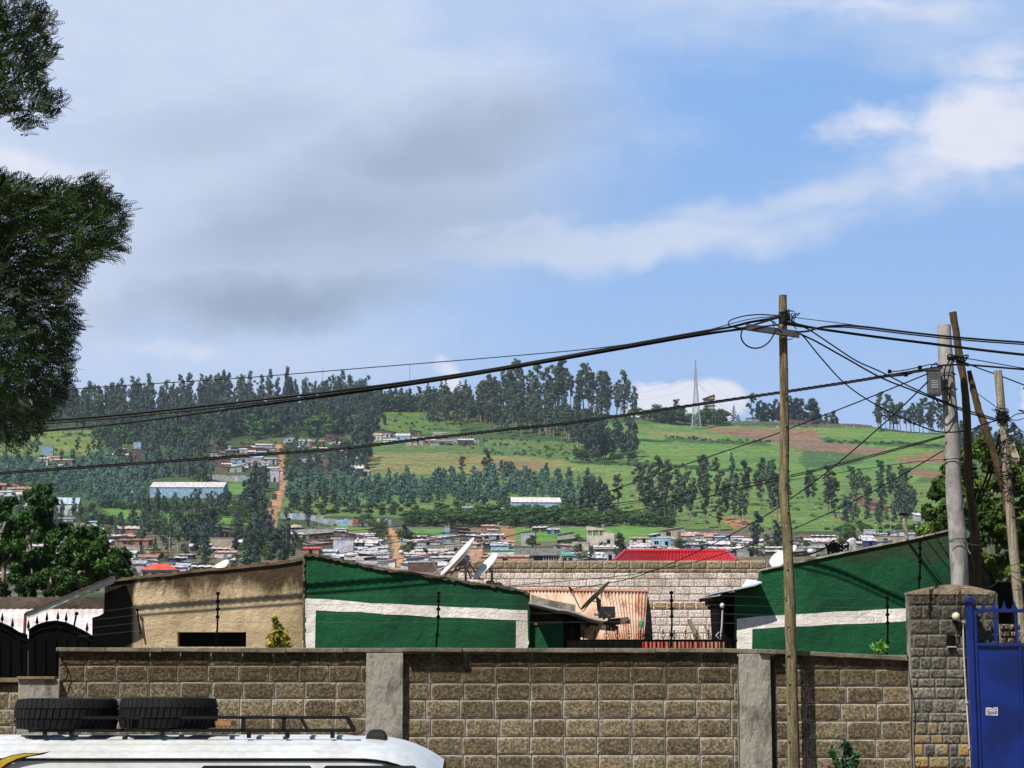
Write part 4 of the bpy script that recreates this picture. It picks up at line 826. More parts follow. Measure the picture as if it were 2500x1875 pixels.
def build_pylon():
    b = G(1700, 1047); s = b.y/FPX; H = 172*s; m = MB()
    def wd(t): return lerp(11*s, 3.2*s, min(1, t/.62)) if t < .62 else lerp(3.2*s, .35*s, (t-.62)/.38) if t > .8 else 3.0*s
    lv = [0,.1,.19,.27,.35,.42,.49,.55,.61,.66,.71,.76,.81,.86,.91,.96,1.0]
    def pt(i, t): w_ = wd(t); return b+Vector(((-1 if i in (0,3) else 1)*w_, (-1 if i < 2 else 1)*w_, t*H))
    for k in range(len(lv)-1):
        for i in range(4):
            j = (i+1) % 4
            m.bar(pt(i,lv[k]), pt(i,lv[k+1]), .30); m.bar(pt(i,lv[k]), pt(j,lv[k+1]), .16); m.bar(pt(j,lv[k]), pt(i,lv[k+1]), .16); m.bar(pt(i,lv[k+1]), pt(j,lv[k+1]), .14)
    e = thing('lattice_pylon', 'tall steel lattice pylon standing on the green ridge field', 'pylon', b)
    m.build('lattice', mat('pylon_steel', (.42,.45,.50), metal=.2, rough=.5), e)
    m = MB()
    for t, L in ((.64, 5), (.74, 4), (.84, 3.2)):
        sd = -1 if t == .74 else 1
        m.bar(b+Vector((0,0,t*H)), b+Vector((sd*L*s*1.6,0,t*H+.4)), .2)
    m.build('cross_arm', mat('pylon_steel', (0,0,0)), e)
    for k, (t, sd) in enumerate(((.64,1),(.74,-1),(.84,1))):
        for dr, lab in ((-1,'left'),(1,'right')):
            q = []; p0 = b+Vector((sd*7*s,0,t*H)); p1 = p0+Vector((dr*330*s, 60, 10-36*(dr>0)))
            for i in range(13): tt = i/12; v = p0.lerp(p1, tt); v.z -= 4*9*tt*(1-tt); q.append(v)
            mm = MB(); mm.tube(q, .035, 4); tag(mm.build('power_line', mat('aluminium_line', (.25,.27,.3)), origin=p0), 'faint %s power line leaving the pylon to the %s' % (['lower','middle','upper'][k], lab), 'power line')
build_pylon()

# ------------------------------------------------------------------ foreground masonry
def blockmat(name, rock1, rock2, mortar, stain=(.05,.045,.035), zst=None, bumpd=.016, orange=False):
    m, t, b = newmat(name)
    ar = t.node('ShaderNodeAttribute'); ar.attribute_name = 'rock'; at = t.node('ShaderNodeAttribute'); at.attribute_name = 'tint'
    tc = t.node('ShaderNodeTexCoord'); O = tc.outputs['Object']
    n1 = t.noise(O, 5, 5, .65); n2 = t.noise(O, 30, 6, .78); n3 = t.noise(O, 1.1, 4, .6, .5)
    rk = t.mix(t.ramp(t.math('ADD', t.math('MULTIPLY', at.outputs['Fac'], .5), t.math('MULTIPLY', n1, .5)), .25, .75), rock2, rock1)
    rk = t.mix(t.ramp(n2, .42, .60), t.mix(1.0, rk, (.42,.39,.35), 'MULTIPLY'), t.mix(1.0, rk, (1.35,1.3,1.2), 'MULTIPLY'))
    if orange:
        g2 = t.node('ShaderNodeNewGeometry'); s2 = t.node('ShaderNodeSeparateXYZ'); t.l.new(g2.outputs['Position'], s2.inputs[0]); s3 = t.node('ShaderNodeSeparateXYZ'); t.l.new(O, s3.inputs[0])
        of = t.math('ADD', t.math('MULTIPLY', n3, .9), t.math('MULTIPLY', at.outputs['Fac'], .3)); of = t.math('ADD', of, t.ramp(s2.outputs[2], orange[0], orange[1], .16, -.30))
        rk = t.mix(t.ramp(of, .60, .82, 0, .85), rk, t.mix(n2, (.44,.33,.16), (.42,.23,.05)))
    mo = t.mix(t.ramp(n1, .35, .65), tuple(x*.62 for x in mortar), mortar)
    c = t.mix(t.ramp(t.math('ADD', ar.outputs['Fac'], t.math('MULTIPLY', t.math('SUBTRACT', n2, .5), .35)), .30, .62), mo, rk)
    st = t.ramp(n3, .48, .72, 0, .7)
    if zst:
        ge = t.node('ShaderNodeNewGeometry'); sp = t.node('ShaderNodeSeparateXYZ'); t.l.new(ge.outputs['Position'], sp.inputs[0])
        st = t.math('MAXIMUM', t.math('MULTIPLY', st, .5), t.math('MULTIPLY', t.ramp(sp.outputs[2], zst[0], zst[1]), t.ramp(t.math('ADD', t.math('MULTIPLY', n3, .7), t.math('MULTIPLY', at.outputs['Fac'], .3)), .25, .6, .25, 1.0)), clamp=True)
    c = t.mix(st, c, t.mix(1.0, c, tuple(min(1, x*9) for x in stain), 'MULTIPLY'))
    t.put(b.inputs['Base Color'], c); b.inputs['Roughness'].default_value = .92; b.inputs['Specular IOR Level'].default_value = .2
    bn = t.node('ShaderNodeBump'); bn.inputs['Distance'].default_value = bumpd; t.l.new(t.math('MULTIPLY', n2, t.math('ADD', .25, ar.outputs['Fac'])), bn.inputs['Height']); t.l.new(bn.outputs[0], b.inputs['Normal'])
    return m
JOINT = mat('joint_dark', (.05,.045,.04))
def blocks(name, m, Y, x0, x1, rows, bw, parent, depth=.2, relief=.010, gap=.004, margin=.025, first=None, jitter=.04, skip=None, rough=1.0):
    """rows: photo y of the bed joints, top to bottom; each cell a rock-faced block with a mortar border"""
    rng = np.random.default_rng(int(abs(x0)*7+abs(rows[0]))); VV = []; FF = []; RK = []; TI = []; off = 0; nx, nz = 17, 10
    wpx = lambda px, py: P(px, py, Y)
    for r in range(len(rows)-1):
        ya, yb = rows[r], rows[r+1]; w = bw if not callable(bw) else bw(r); x = x0 - (w*.5 if r % 2 else 0) + (first[r % len(first)] if first else 0)
        while x < x1:
            ww = w*(1+rng.uniform(-jitter, jitter)); a = max(x, x0); b_ = min(x+ww, x1); x += ww
            if b_-a < w*.06 or (skip and skip(a, b_, ya, yb)): continue
            zz = (P((a+b_)/2, yb, Y).z, P((a+b_)/2, ya, Y).z)
            X0 = P(a, rows[0], Y).x+gap; X1 = P(b_, rows[0], Y).x-gap; Z0, Z1 = zz[0]+gap, zz[1]-gap
            u, v = np.meshgrid(np.linspace(0, 1, nx), np.linspace(0, 1, nz)); W_ = X1-X0; H_ = Z1-Z0
            du = np.minimum(u, 1-u)*W_; dv = np.minimum(v, 1-v)*H_; e = (np.minimum(du, dv)-.035*H_*np.exp(-((du-dv)/(.25*H_))**2)*(np.minimum(du,dv)<.3*H_))/H_ + rng.normal(0, .018, u.shape)
            rk = np.clip((e-margin)/.09, 0, 1); rk = rk*rk*(3-2*rk)
            rel = rk*relief*(.6+.4*rng.uniform())*(1+rough*rng.normal(0, .33, u.shape))
            edge = (u == 0) | (u == 1) | (v == 0) | (v == 1); rel[edge] = 0
            V = np.stack([X0+u*W_, Y-rel, Z0+v*H_], -1).reshape(-1, 3); i = np.arange(nz-1)[:, None]*nx+np.arange(nx-1)[None, :]
            F = np.stack([i, i+1, i+nx+1, i+nx], -1).reshape(-1, 4); VV.append(V); FF.append(F+off); off += len(V)
            # sides
            for (p, q) in (((X0,Z0),(X1,Z0)), ((X1,Z0),(X1,Z1)), ((X1,Z1),(X0,Z1)), ((X0,Z1),(X0,Z0))):
                VV.append(np.array([(p[0],Y,p[1]),(q[0],Y,q[1]),(q[0],Y+.02,q[1]),(p[0],Y+.02,p[1])])); FF.append(np.array([[3,2,1,0]])+off); off += 4
            RK.append(np.concatenate([rk.ravel(), np.zeros(16)])); TI.append(np.full(nx*nz+16, rng.uniform()))
    me = npmesh(name, np.concatenate(VV), np.concatenate(FF), [m], attrs={'rock': ('FLOAT', np.concatenate(RK)), 'tint': ('FLOAT', np.concatenate(TI))})
    o = bpy.data.objects.new(name, me); col.objects.link(o); o.parent = parent
    loc = parent.location; me.transform(Matrix.Translation(-Vector(loc)))
    return o
def polyprism(pts, Y, depth):
    m = MB(); q = [P(x, y, Y) for x, y in pts]; m.prism(q, (0, depth, 0)); return m
def plaster(name, c, c2, dirt, zlo=None, zhi=None, bumpd=.03, peel=None, sc=.9, dirtamt=.8, xshade=None):
    m, t, b = newmat(name); tc = t.node('ShaderNodeTexCoord'); O = tc.outputs['Object']
    mp = t.node('ShaderNodeMapping'); t.l.new(O, mp.inputs[0]); mp.inputs['Scale'].default_value = (1.6, 1, .55)
    n1 = t.noise(O, sc, 5, .6, .4); n2 = t.noise(O, 7, 6, .7); n3 = t.noise(mp.outputs[0], 1.9, 6, .68, .6); n4 = t.noise(O, 30, 3, .6)
    cc = t.mix(t.ramp(n1, .32, .68), c2, c); cc = t.mix(t.ramp(n2, .45, .7, 0, .5), cc, t.mix(1.0, cc, (.70,.68,.66), 'MULTIPLY'))
    cc = t.mix(t.math('MULTIPLY', t.ramp(n3, .30, .46, 1, 0), .55), cc, t.mix(1.0, cc, (1.45,1.40,1.38), 'MULTIPLY')); n5 = t.noise(mp.outputs[0], .7, 3, .5); cc = t.mix(t.ramp(n5, .5, .62, 0, .4), cc, t.mix(1.0, cc, (.55,.58,.55), 'MULTIPLY'))
    if zlo is not None:
        ge = t.node('ShaderNodeNewGeometry'); sp = t.node('ShaderNodeSeparateXYZ'); t.l.new(ge.outputs['Position'], sp.inputs[0])
        g = t.math('ADD', t.ramp(sp.outputs[2], zlo, zhi), t.math('MULTIPLY', t.math('SUBTRACT', n3, .5), 1.7)); cc = t.mix(t.math('MULTIPLY', t.ramp(g, .35, .95), dirtamt), cc, dirt)
    else: cc = t.mix(t.math('MULTIPLY', t.ramp(n3, .55, .75), dirtamt), cc, dirt)
    if xshade:
        g2 = t.node('ShaderNodeNewGeometry'); s2 = t.node('ShaderNodeSeparateXYZ'); t.l.new(g2.outputs['Position'], s2.inputs[0]); gx = t.math('ADD', t.ramp(s2.outputs[0], xshade[0], xshade[1], 1, 0), t.math('MULTIPLY', t.math('SUBTRACT', n3, .5), 1.2)); cc = t.mix(t.math('MULTIPLY', t.ramp(gx, .25, .7), .97), cc, (.012,.010,.007))  # near-black towards low X: awning shade painted in along with mould
    if peel: cc = t.mix(t.ramp(n4, .70, .74), cc, peel)
    t.put(b.inputs['Base Color'], cc); b.inputs['Roughness'].default_value = .88; b.inputs['Specular IOR Level'].default_value = .22
    bn = t.node('ShaderNodeBump'); bn.inputs['Distance'].default_value = bumpd; t.l.new(t.math('ADD', n2, t.math('MULTIPLY', n4, .25)), bn.inputs['Height']); t.l.new(bn.outputs[0], b.inputs['Normal'])
    return m
WY = 25.0
CONC = mat('rough_concrete', (.31,.29,.25), c2=(.12,.108,.088), scale=2.2, bump=.03, bscale=9, stretch=(1.6,1,.8), contrast=(.36,.58))
COPE = mat('mossy_coping', (.22,.195,.14), c2=(.10,.09,.06), scale=3, bump=.015, bscale=20)
def build_wall():
    RK = blockmat('rock_faced_block', (.275,.235,.165), (.150,.120,.080), (.36,.33,.27), stain=(.035,.030,.022), zst=(P(600,1735,WY).z, P(600,1605,WY).z))
    t = thing('block_wall', 'long rough concrete block wall with concrete piers across the foreground', 'wall', P(1000, 2138, WY))
    rows = [1594,1628,1668,1709,1755,1799,1843,1888,1932,1976,2020,2064,2108,2150]
    blocks('block_panel', RK, WY, 145, 896, [y-3 for y in rows], 76, t, first=[-8, 22])
    blocks('block_panel', RK, WY, 982, 1801, rows, 82, t, first=[-10, 20])
    blocks('block_panel', RK, WY, 1889, 2222, [1598,1634,1676,1718,1761,1805,1850,1895,1940,1985,2030,2075,2120,2155], 86, t, first=[0, 30])
    m = MB(); a = P(145, 1596, WY+.03); b = P(2225, 2150, WY+.03); m.box((a.x, WY+.012, b.z), (b.x, WY+.24, a.z-.03)); m.build('wall_core', JOINT, t)
    for x0, x1, y0 in ((896, 981, 1595), (1802, 1889, 1597)):
        a = P(x0, y0, WY); b = P(x1, 2150, WY); m = MB(); m.box((a.x, WY-.10, b.z), (b.x, WY+.02, a.z)); m.build('pier', CONC, t, bevel=.008)
    m = MB(); xs = [140,260,400,560,700,840,985,1130,1290,1450,1600,1760,1850,1895,1970,2060,2150,2226]; rng = random.Random(4)
    yt = lambda x: float(np.interp(x, [140,600,1800,1900,2226],[1581,1582,1583,1587,1603]))
    for i in range(len(xs)-1):
        a = P(xs[i], yt(xs[i]), WY); b = P(xs[i+1], yt(xs[i+1]), WY); th = .05+.004*rng.uniform(-1, 1); f = .075 if not (880 < xs[i] < 990 or 1790 < xs[i] < 1890) else .15
        f += rng.uniform(-.006, .006)
        m.prism([(a.x,WY-f,a.z),(b.x-.004,WY-f,b.z),(b.x-.004,WY-f,b.z-th-.006),(a.x,WY-f,a.z-th)], (0,.34+f,0))
    m.build('coping', COPE, t, bevel=.008)
    # low wall at the left
    t = thing('low_wall', 'low block wall with a stubby concrete pier at the far left', 'wall', P(50, 2138, WY))
    blocks('block_panel', RK, WY, -420, 58, [1672,1690,1732,1772,1815,1858,1900,1945,1990,2035,2080,2125], 76, t, first=[0, 30])
    m = MB(); a = P(-420, 1668, WY); b = P(60, 2150, WY); m.box((a.x, WY+.012, b.z), (b.x, WY+.2, a.z)); m.build('wall_core', JOINT, t)
    m = MB(); a = P(50, 1658, WY); b = P(133, 2150, WY); m.box((a.x, WY-.1, b.z), (b.x, WY+.15, a.z)); m.build('pier', CONC, t, bevel=.008)
    m = MB(); a = P(-420, 1655, WY); b = P(52, 1662, WY); m.box((a.x, WY-.07, b.z-.02), (b.x, WY+.22, a.z)); a = P(48, 1652, WY); b = P(140, 1659, WY); m.box((a.x, WY-.14, b.z), (b.x, WY+.24, a.z)); m.build('coping', mat('mossy_coping_yellow', (.30,.24,.10), c2=(.14,.11,.06), scale=3), t, bevel=.006)
build_wall()

IRON = mat('black_iron', (.004,.004,.0045), rough=.9, spec=.04)
def build_green_houses():
    # tan house
    TAN = plaster('tan_plaster', (.64,.50,.31), (.40,.30,.175), (.055,.034,.018), P(500,1530,30).z, P(500,1378,30).z, dirtamt=.97, xshade=(P(312,1500,30.2).x, P(350,1500,30.2).x))
    Y = 30.07; t = thing('tan_gable_house', 'old tan plastered house with stained gable and narrow black window', 'house', P(480, 1750, Y))
    top = lambda x: float(np.interp(x, [256,330,500,650,741],[1418,1409,1390,1376,1363]))
    m = MB()
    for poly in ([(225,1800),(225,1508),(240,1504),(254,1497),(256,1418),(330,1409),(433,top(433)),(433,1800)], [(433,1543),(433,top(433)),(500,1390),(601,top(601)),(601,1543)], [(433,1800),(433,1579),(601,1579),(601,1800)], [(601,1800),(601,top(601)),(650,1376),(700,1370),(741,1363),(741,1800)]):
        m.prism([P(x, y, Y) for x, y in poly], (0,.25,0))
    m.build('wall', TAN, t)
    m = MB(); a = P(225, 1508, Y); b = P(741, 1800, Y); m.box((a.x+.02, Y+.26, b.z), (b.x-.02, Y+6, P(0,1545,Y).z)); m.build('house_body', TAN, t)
    m = MB(); a = P(430, 1540, Y); b = P(604, 1582, Y); m.box((a.x, Y+.2, b.z), (b.x, Y+.255, a.z)); m.build('window', DARK, t)
    m = MB(); xs = list(range(252, 745, 26))+[741]; rng = random.Random(5)
    q = [P(x, top(x)-rng.uniform(0, 2.2), Y-.03) for x in xs]
    for i in range(len(q)-1):
        m.prism([q[i], q[i+1], q[i+1]-Vector((0,0,.04)), q[i]-Vector((0,0,.04))], (0,.35,0))
    m.build('gable_edge', mat('gable_moss_brown', (.17,.125,.07), c2=(.07,.05,.03), scale=4), t)
    m = MB(); a0 = P(256, 1416, Y+.3); a1 = P(741, 1364, Y+.3); m.sheet(a0, a1, a1+Vector((0,6,-1.0)), a0+Vector((0,6,-1.0)), 60, .02); m.build('roof', rmat('rust'), t)
    # left awning with white fascia and rusty post
    Y = 29.62; t = thing('awning', 'sloping tin awning with pale green fascia on a rusty post', 'awning', P(58, 1760, Y))
    m = MB(); q = [P(64,1497,Y), P(278,1406,Y), P(281,1416,Y), P(68,1509,Y)]; m.prism(q, (0,.04,0)); q = [P(166,1463,Y+.03), P(276,1419,Y+.03), P(277,1424,Y+.03), P(168,1467,Y+.03)]; m.prism(q, (0,.03,0)); m.build('fascia', mat('pale_green_paint', (.66,.76,.68), c2=(.52,.62,.55)), t)
    m = MB(); a = P(60,1496,Y-.03); b = P(276,1405.5,Y-.03); m.sheet(a, b, b+Vector((.05,.42,.01)), a+Vector((.05,.42,.01)), 30, .004, .012); m.build('sheet', mat('old_dark_tin', (.16,.075,.05), c2=(.09,.05,.04), scale=4), t)
    m = MB(); m.tube([P(62,1498,Y), P(58,1580,Y), P(50,1700,Y), P(48,1790,Y)], .022, 8); m.build('post', mat('rusty_red_steel', (.20,.06,.035), c2=(.10,.035,.02), scale=6), t)
    # white tin roof and mossy parapet left
    t = thing('left_outbuilding', 'low building with whitish tin roof and mossy parapet behind black gate', 'building', P(60, 1760, 33))
    m = MB(); m.prism([P(x, y, 34) for x, y in ((-300,1455),(60,1458),(256,1457),(256,1800),(-300,1800))], (0,.3,0)); m.build('parapet', mat('mossy_wall', (.13,.10,.075), c2=(.055,.045,.03), scale=1.4, bump=.03), t)
    m = MB(); m.sheet(P(-300,1560,30.9), P(252,1556,30.9), P(252,1487,33.9), P(-300,1487,33.9), 130, .005); m.build('roof', mat('white_tin', (.72,.68,.66), c2=(.50,.42,.40), scale=.7, rough=.7), t)
    m = MB(); m.box((P(-300,1562,31).x,31,P(0,1800,31).z),(P(252,1562,31).x,33.8,P(0,1566,31).z)); m.build('wall', wmat('dark'), t)
    # green gable A
    GRN = plaster('green_paint', (.010,.098,.038), (.005,.050,.021), (.035,.038,.020), P(900,1420,30).z, P(900,1330,30).z, bumpd=.028, dirtamt=.7, peel=(.16,.24,.15))
    WHT = plaster('white_paint_band', (.84,.79,.74), (.72,.66,.60), (.42,.33,.24), bumpd=.03, dirtamt=.6)
    MOSS = mat('mossy_edge', (.17,.15,.10), c2=(.06,.055,.035), scale=5, bump=.03, bscale=25)
    Y = 30.0; t = thing('green_gable_house', 'dark green gable wall with white painted band, left of centre', 'house', P(1015, 1760, Y))
    topA = [(741,1358),(748,1353),(770,1354),(811,1362),(886,1378),(960,1392),(1061,1407),(1173,1425),(1250,1436),(1294,1448)]
    m = polyprism(topA+[(1294,1476),(1288,1800),(741,1800)], Y, .28); m.build('wall', GRN, t)
    m = MB(); xs = np.arange(741, 1294, 9.0); rng = random.Random(6); ty = lambda x: float(np.interp(x, [p[0] for p in topA], [p[1] for p in topA]))
    for i in range(len(xs)-1):
        a = P(xs[i], ty(xs[i])-1.5-rng.uniform(0,1.6), Y-.035); b = P(xs[i+1], ty(xs[i+1])-1.5-rng.uniform(0,1.6), Y-.035); th = rng.uniform(.025, .05)
        m.prism([a, b, b-Vector((0,0,th)), a-Vector((0,0,th))], (0,.36,0))
    m.build('gable_edge', MOSS, t)
    m = MB()
    for i in range(30):
        y = 1362+i*8; a = P(739.5+rng.uniform(-1.5,1), y, Y-.015); b = P(743+rng.uniform(-1,2.5), y+8.3, Y-.015); m.box((a.x,Y-.02,b.z),(b.x,Y+.25,a.z))
    m.build('broken_edge', MOSS, t)
    def strip(pts, Yp, par, depth=.004):
        m = MB(); q = [P(x, y, Yp-.004) for x, y in pts]; m.prism(q, (0, .0035, 0)); return m.build('painted_band', WHT, par)
    strip([(741.5,1461),(800,1463),(860,1468),(905,1473),(960,1474),(1010,1477),(1061,1479),(1120,1483),(1180,1484),(1250,1489),(1288,1490),(1288,1516),(1260,1514),(1200,1512),(1130,1508),(1061,1507),(1000,1502),(940,1500),(880,1494),(820,1493),(771,1490),(768,1620),(738,1620)], Y, t)
    strip([(1260,1515.5),(1288,1517.5),(1289,1560),(1292,1568),(1288,1580),(1288,1620),(1259,1620)], Y, t)
    m = MB(); a0 = P(744,1356,Y+.3); a1 = P(1294,1450,Y+.3); m.sheet(a0, a1, a1+Vector((0,6,-.6)), a0+Vector((0,6,-.6)), 70, .02); m.build('roof', rmat('rust'), t)
    m = MB(); a = P(744,1500,Y); b = P(1285,1800,Y); m.box((a.x,Y+.29,b.z),(b.x,Y+6,a.z)); m.build('house_body', GRN, t)
    # low green wall and lean-to beside it
    Y = 30.1; t = thing('low_green_wall', 'short low green wall right of the white painted corner', 'wall', P(1330, 1760, Y))
    m = polyprism([(1291,1523),(1320,1520),(1350,1519),(1374,1517),(1376,1560),(1372,1800),(1291,1800)], Y, .25); m.build('wall', GRN, t)
    m = MB(); q = [P(x, y-1.5, Y-.02) for x, y in ((1291,1523),(1320,1520),(1350,1519),(1374,1517))]
    for i in range(3): m.prism([q[i], q[i+1], q[i+1]-Vector((0,0,.035)), q[i]-Vector((0,0,.035))], (0,.3,0))
    m.build('top_edge', MOSS, t)
    t = thing('lean_to', 'dark open lean-to with a bent tin roof edge and block parapet', 'shed', P(1380, 1760, 32))
    m = MB(); n = 10; e0 = [P(lerp(1291,1475,i/n), lerp(1473,1516,i/n)+(3.0*math.sin(i*.9) if i > 4 else 0), 29.7) for i in range(n+1)]
    for i in range(n):
        a, b = e0[i], e0[i+1]; k = Vector((0,3.4,-.15)); u = Vector((0,0,.025)); m.add([a,b,b+k,a+k,a+u,b+u,b+k+u,a+k+u], [(0,3,2,1),(4,5,6,7),(0,1,5,4),(1,2,6,5),(2,3,7,6),(3,0,4,7)])
    m.build('roof', mat('light_tin', (.55,.56,.58), c2=(.32,.27,.24), scale=3, rough=.45, metal=.3), t)
    m = MB(); m.prism([P(x, y, 33.2) for x, y in ((1280,1470),(1420,1500),(1408,1800),(1280,1800))], (0,.2,0)); a = P(1376,1540,30.2); m.box((a.x,30.3,P(0,1800,30).z),(a.x+.25,33.1,P(0,1500,30.2).z)); m.build('wall', mat('shade_black_wall', (.009,.008,.007), spec=.05), t)  # shade under the lean-to roof is put into this near-black colour
    m = MB(); m.prism([P(x, y, 31.0) for x, y in ((1297,1452),(1340,1464),(1405,1477),(1405,1496),(1340,1486),(1297,1473))], (0,.2,0)); m.build('block_parapet', CONC, t)
    m = MB()
    for (xa, ya, xb, yb) in ((1345,1496,1410,1512),(1300,1481,1400,1507),(1402,1508,1462,1523),(1420,1512,1440,1528)): m.bar(P(xa,ya,30.2), P(xb,yb,30.2), .09)
    m.build('rafter', mat('dark_wet_timber', (.05,.038,.03), scale=5), t)
    # green gable B
    t = thing('green_gable_house', 'dark green gable wall rising right behind the wooden pole', 'house', P(2050, 1760, Y)); Y = 30.0
    topB = [(1857,1391),(1930,1376),(2010,1359),(2090,1342),(2160,1328),(2215,1317),(2270,1305),(2330,1291)]
    m = polyprism([(1798,1800),(1798,1438),(1856,1429)]+topB[:-1]+[(2345,1289),(2352,1800)], Y, .28); m.build('wall', GRN, t)
    strip([(1799,1511),(1850,1505),(1920,1501),(1980,1498),(2040,1493),(2090,1492),(2150,1488),(2300,1481),(2300,1512),(2220,1516),(2160,1520),(2100,1523),(2040,1524),(1980,1529),(1920,1530),(1870,1534),(1837,1536),(1835,1620),(1799,1620)], Y, t)
    m = MB(); xs = np.arange(1857, 2330, 10.0); ty = lambda x: float(np.interp(x, [p[0] for p in topB], [p[1] for p in topB]))
    for i in range(len(xs)-1):
        a = P(xs[i], ty(xs[i])-1.2-rng.uniform(0,1), Y-.03); b = P(xs[i+1], ty(xs[i+1])-1.2-rng.uniform(0,1), Y-.03); m.prism([a, b, b-Vector((0,0,.025)), a-Vector((0,0,.025))], (0,.34,0))
    m.build('gable_edge', mat('pale_mortar_edge', (.50,.45,.36), c2=(.22,.19,.13), scale=5), t)
    m = MB(); a = P(1858,1440,Y); b = P(2350,1800,Y); m.box((a.x,Y+.29,b.z),(b.x,Y+6,a.z)); m.build('house_body', GRN, t)
    m = MB(); a0 = P(1857,1393,Y+.3); a1 = P(2345,1290,Y+.3); m.sheet(a0, a1, a1+Vector((0,6,-1.4)), a0+Vector((0,6,-1.4)), 70, .02); m.build('roof', rmat('pale'), t)
    m = MB(); q0 = [P(1741,1441,29.75), P(1800,1430,29.75), P(1838,1420,29.75), P(1855,1396,29.8)]; q1 = [P(1744,1446,29.7), P(1800,1436,29.7), P(1845,1426,29.7), P(1860,1420,29.7)]
    for i in range(3): m.add([q1[i],q1[i+1],q0[i+1]+Vector((0,1.6,0)),q0[i]+Vector((0,1.6,0)), *(p-Vector((0,0,.02)) for p in (q1[i],q1[i+1],q0[i+1]+Vector((0,1.6,0)),q0[i]+Vector((0,1.6,0))))], [(0,1,2,3),(7,6,5,4),(0,4,5,1),(1,5,6,2),(2,6,7,3),(3,7,4,0)])
    m.build('roof_flashing', mat('white_flashing', (.70,.76,.80), rough=.35), t)
    m = MB(); m.prism([P(x, y, 30.6) for x, y in ((1764,1450),(1798,1444),(1798,1800),(1782,1800))], (0,2,0)); m.build('side_wall', mat('shade_black_wall', (0,0,0)), t)  # side in shadow, its shade painted as a near-black colour
    m = MB(); m.bar(P(1708,1466,30.4), P(1768,1458,30.4), .12, .05); m.bar(P(1722,1474,30.5), P(1770,1470,30.5), .1, .06); m.bar(P(1728,1484,30.5), P(1768,1482,30.5), .1, .05); m.build('eave_board', mat('dark_wet_timber', (0,0,0)), t)
    # bulb lamp
    b = P(1757, 1575, 29.8); e = thing('bulb_lamp', 'white bulb on a thin pole at left corner of the right green house', 'lamp', b)
    m = MB(); m.tube([b, P(1762,1530,29.8), P(1764,1490,29.8)], .012, 6); m.tube([P(1757,1560,29.8), P(1748,1552,29.8), P(1759,1540,29.8)], .01, 5); m.build('pole', mat('white_pipe', (.62,.60,.55)), e); m = MB(); m.sphere(P(1763,1478,29.8), .034, 10, 0, 1.25); m.build('bulb', mat('milky_bulb', (.78,.80,.76), rough=.3), e, smooth=True)
build_green_houses()

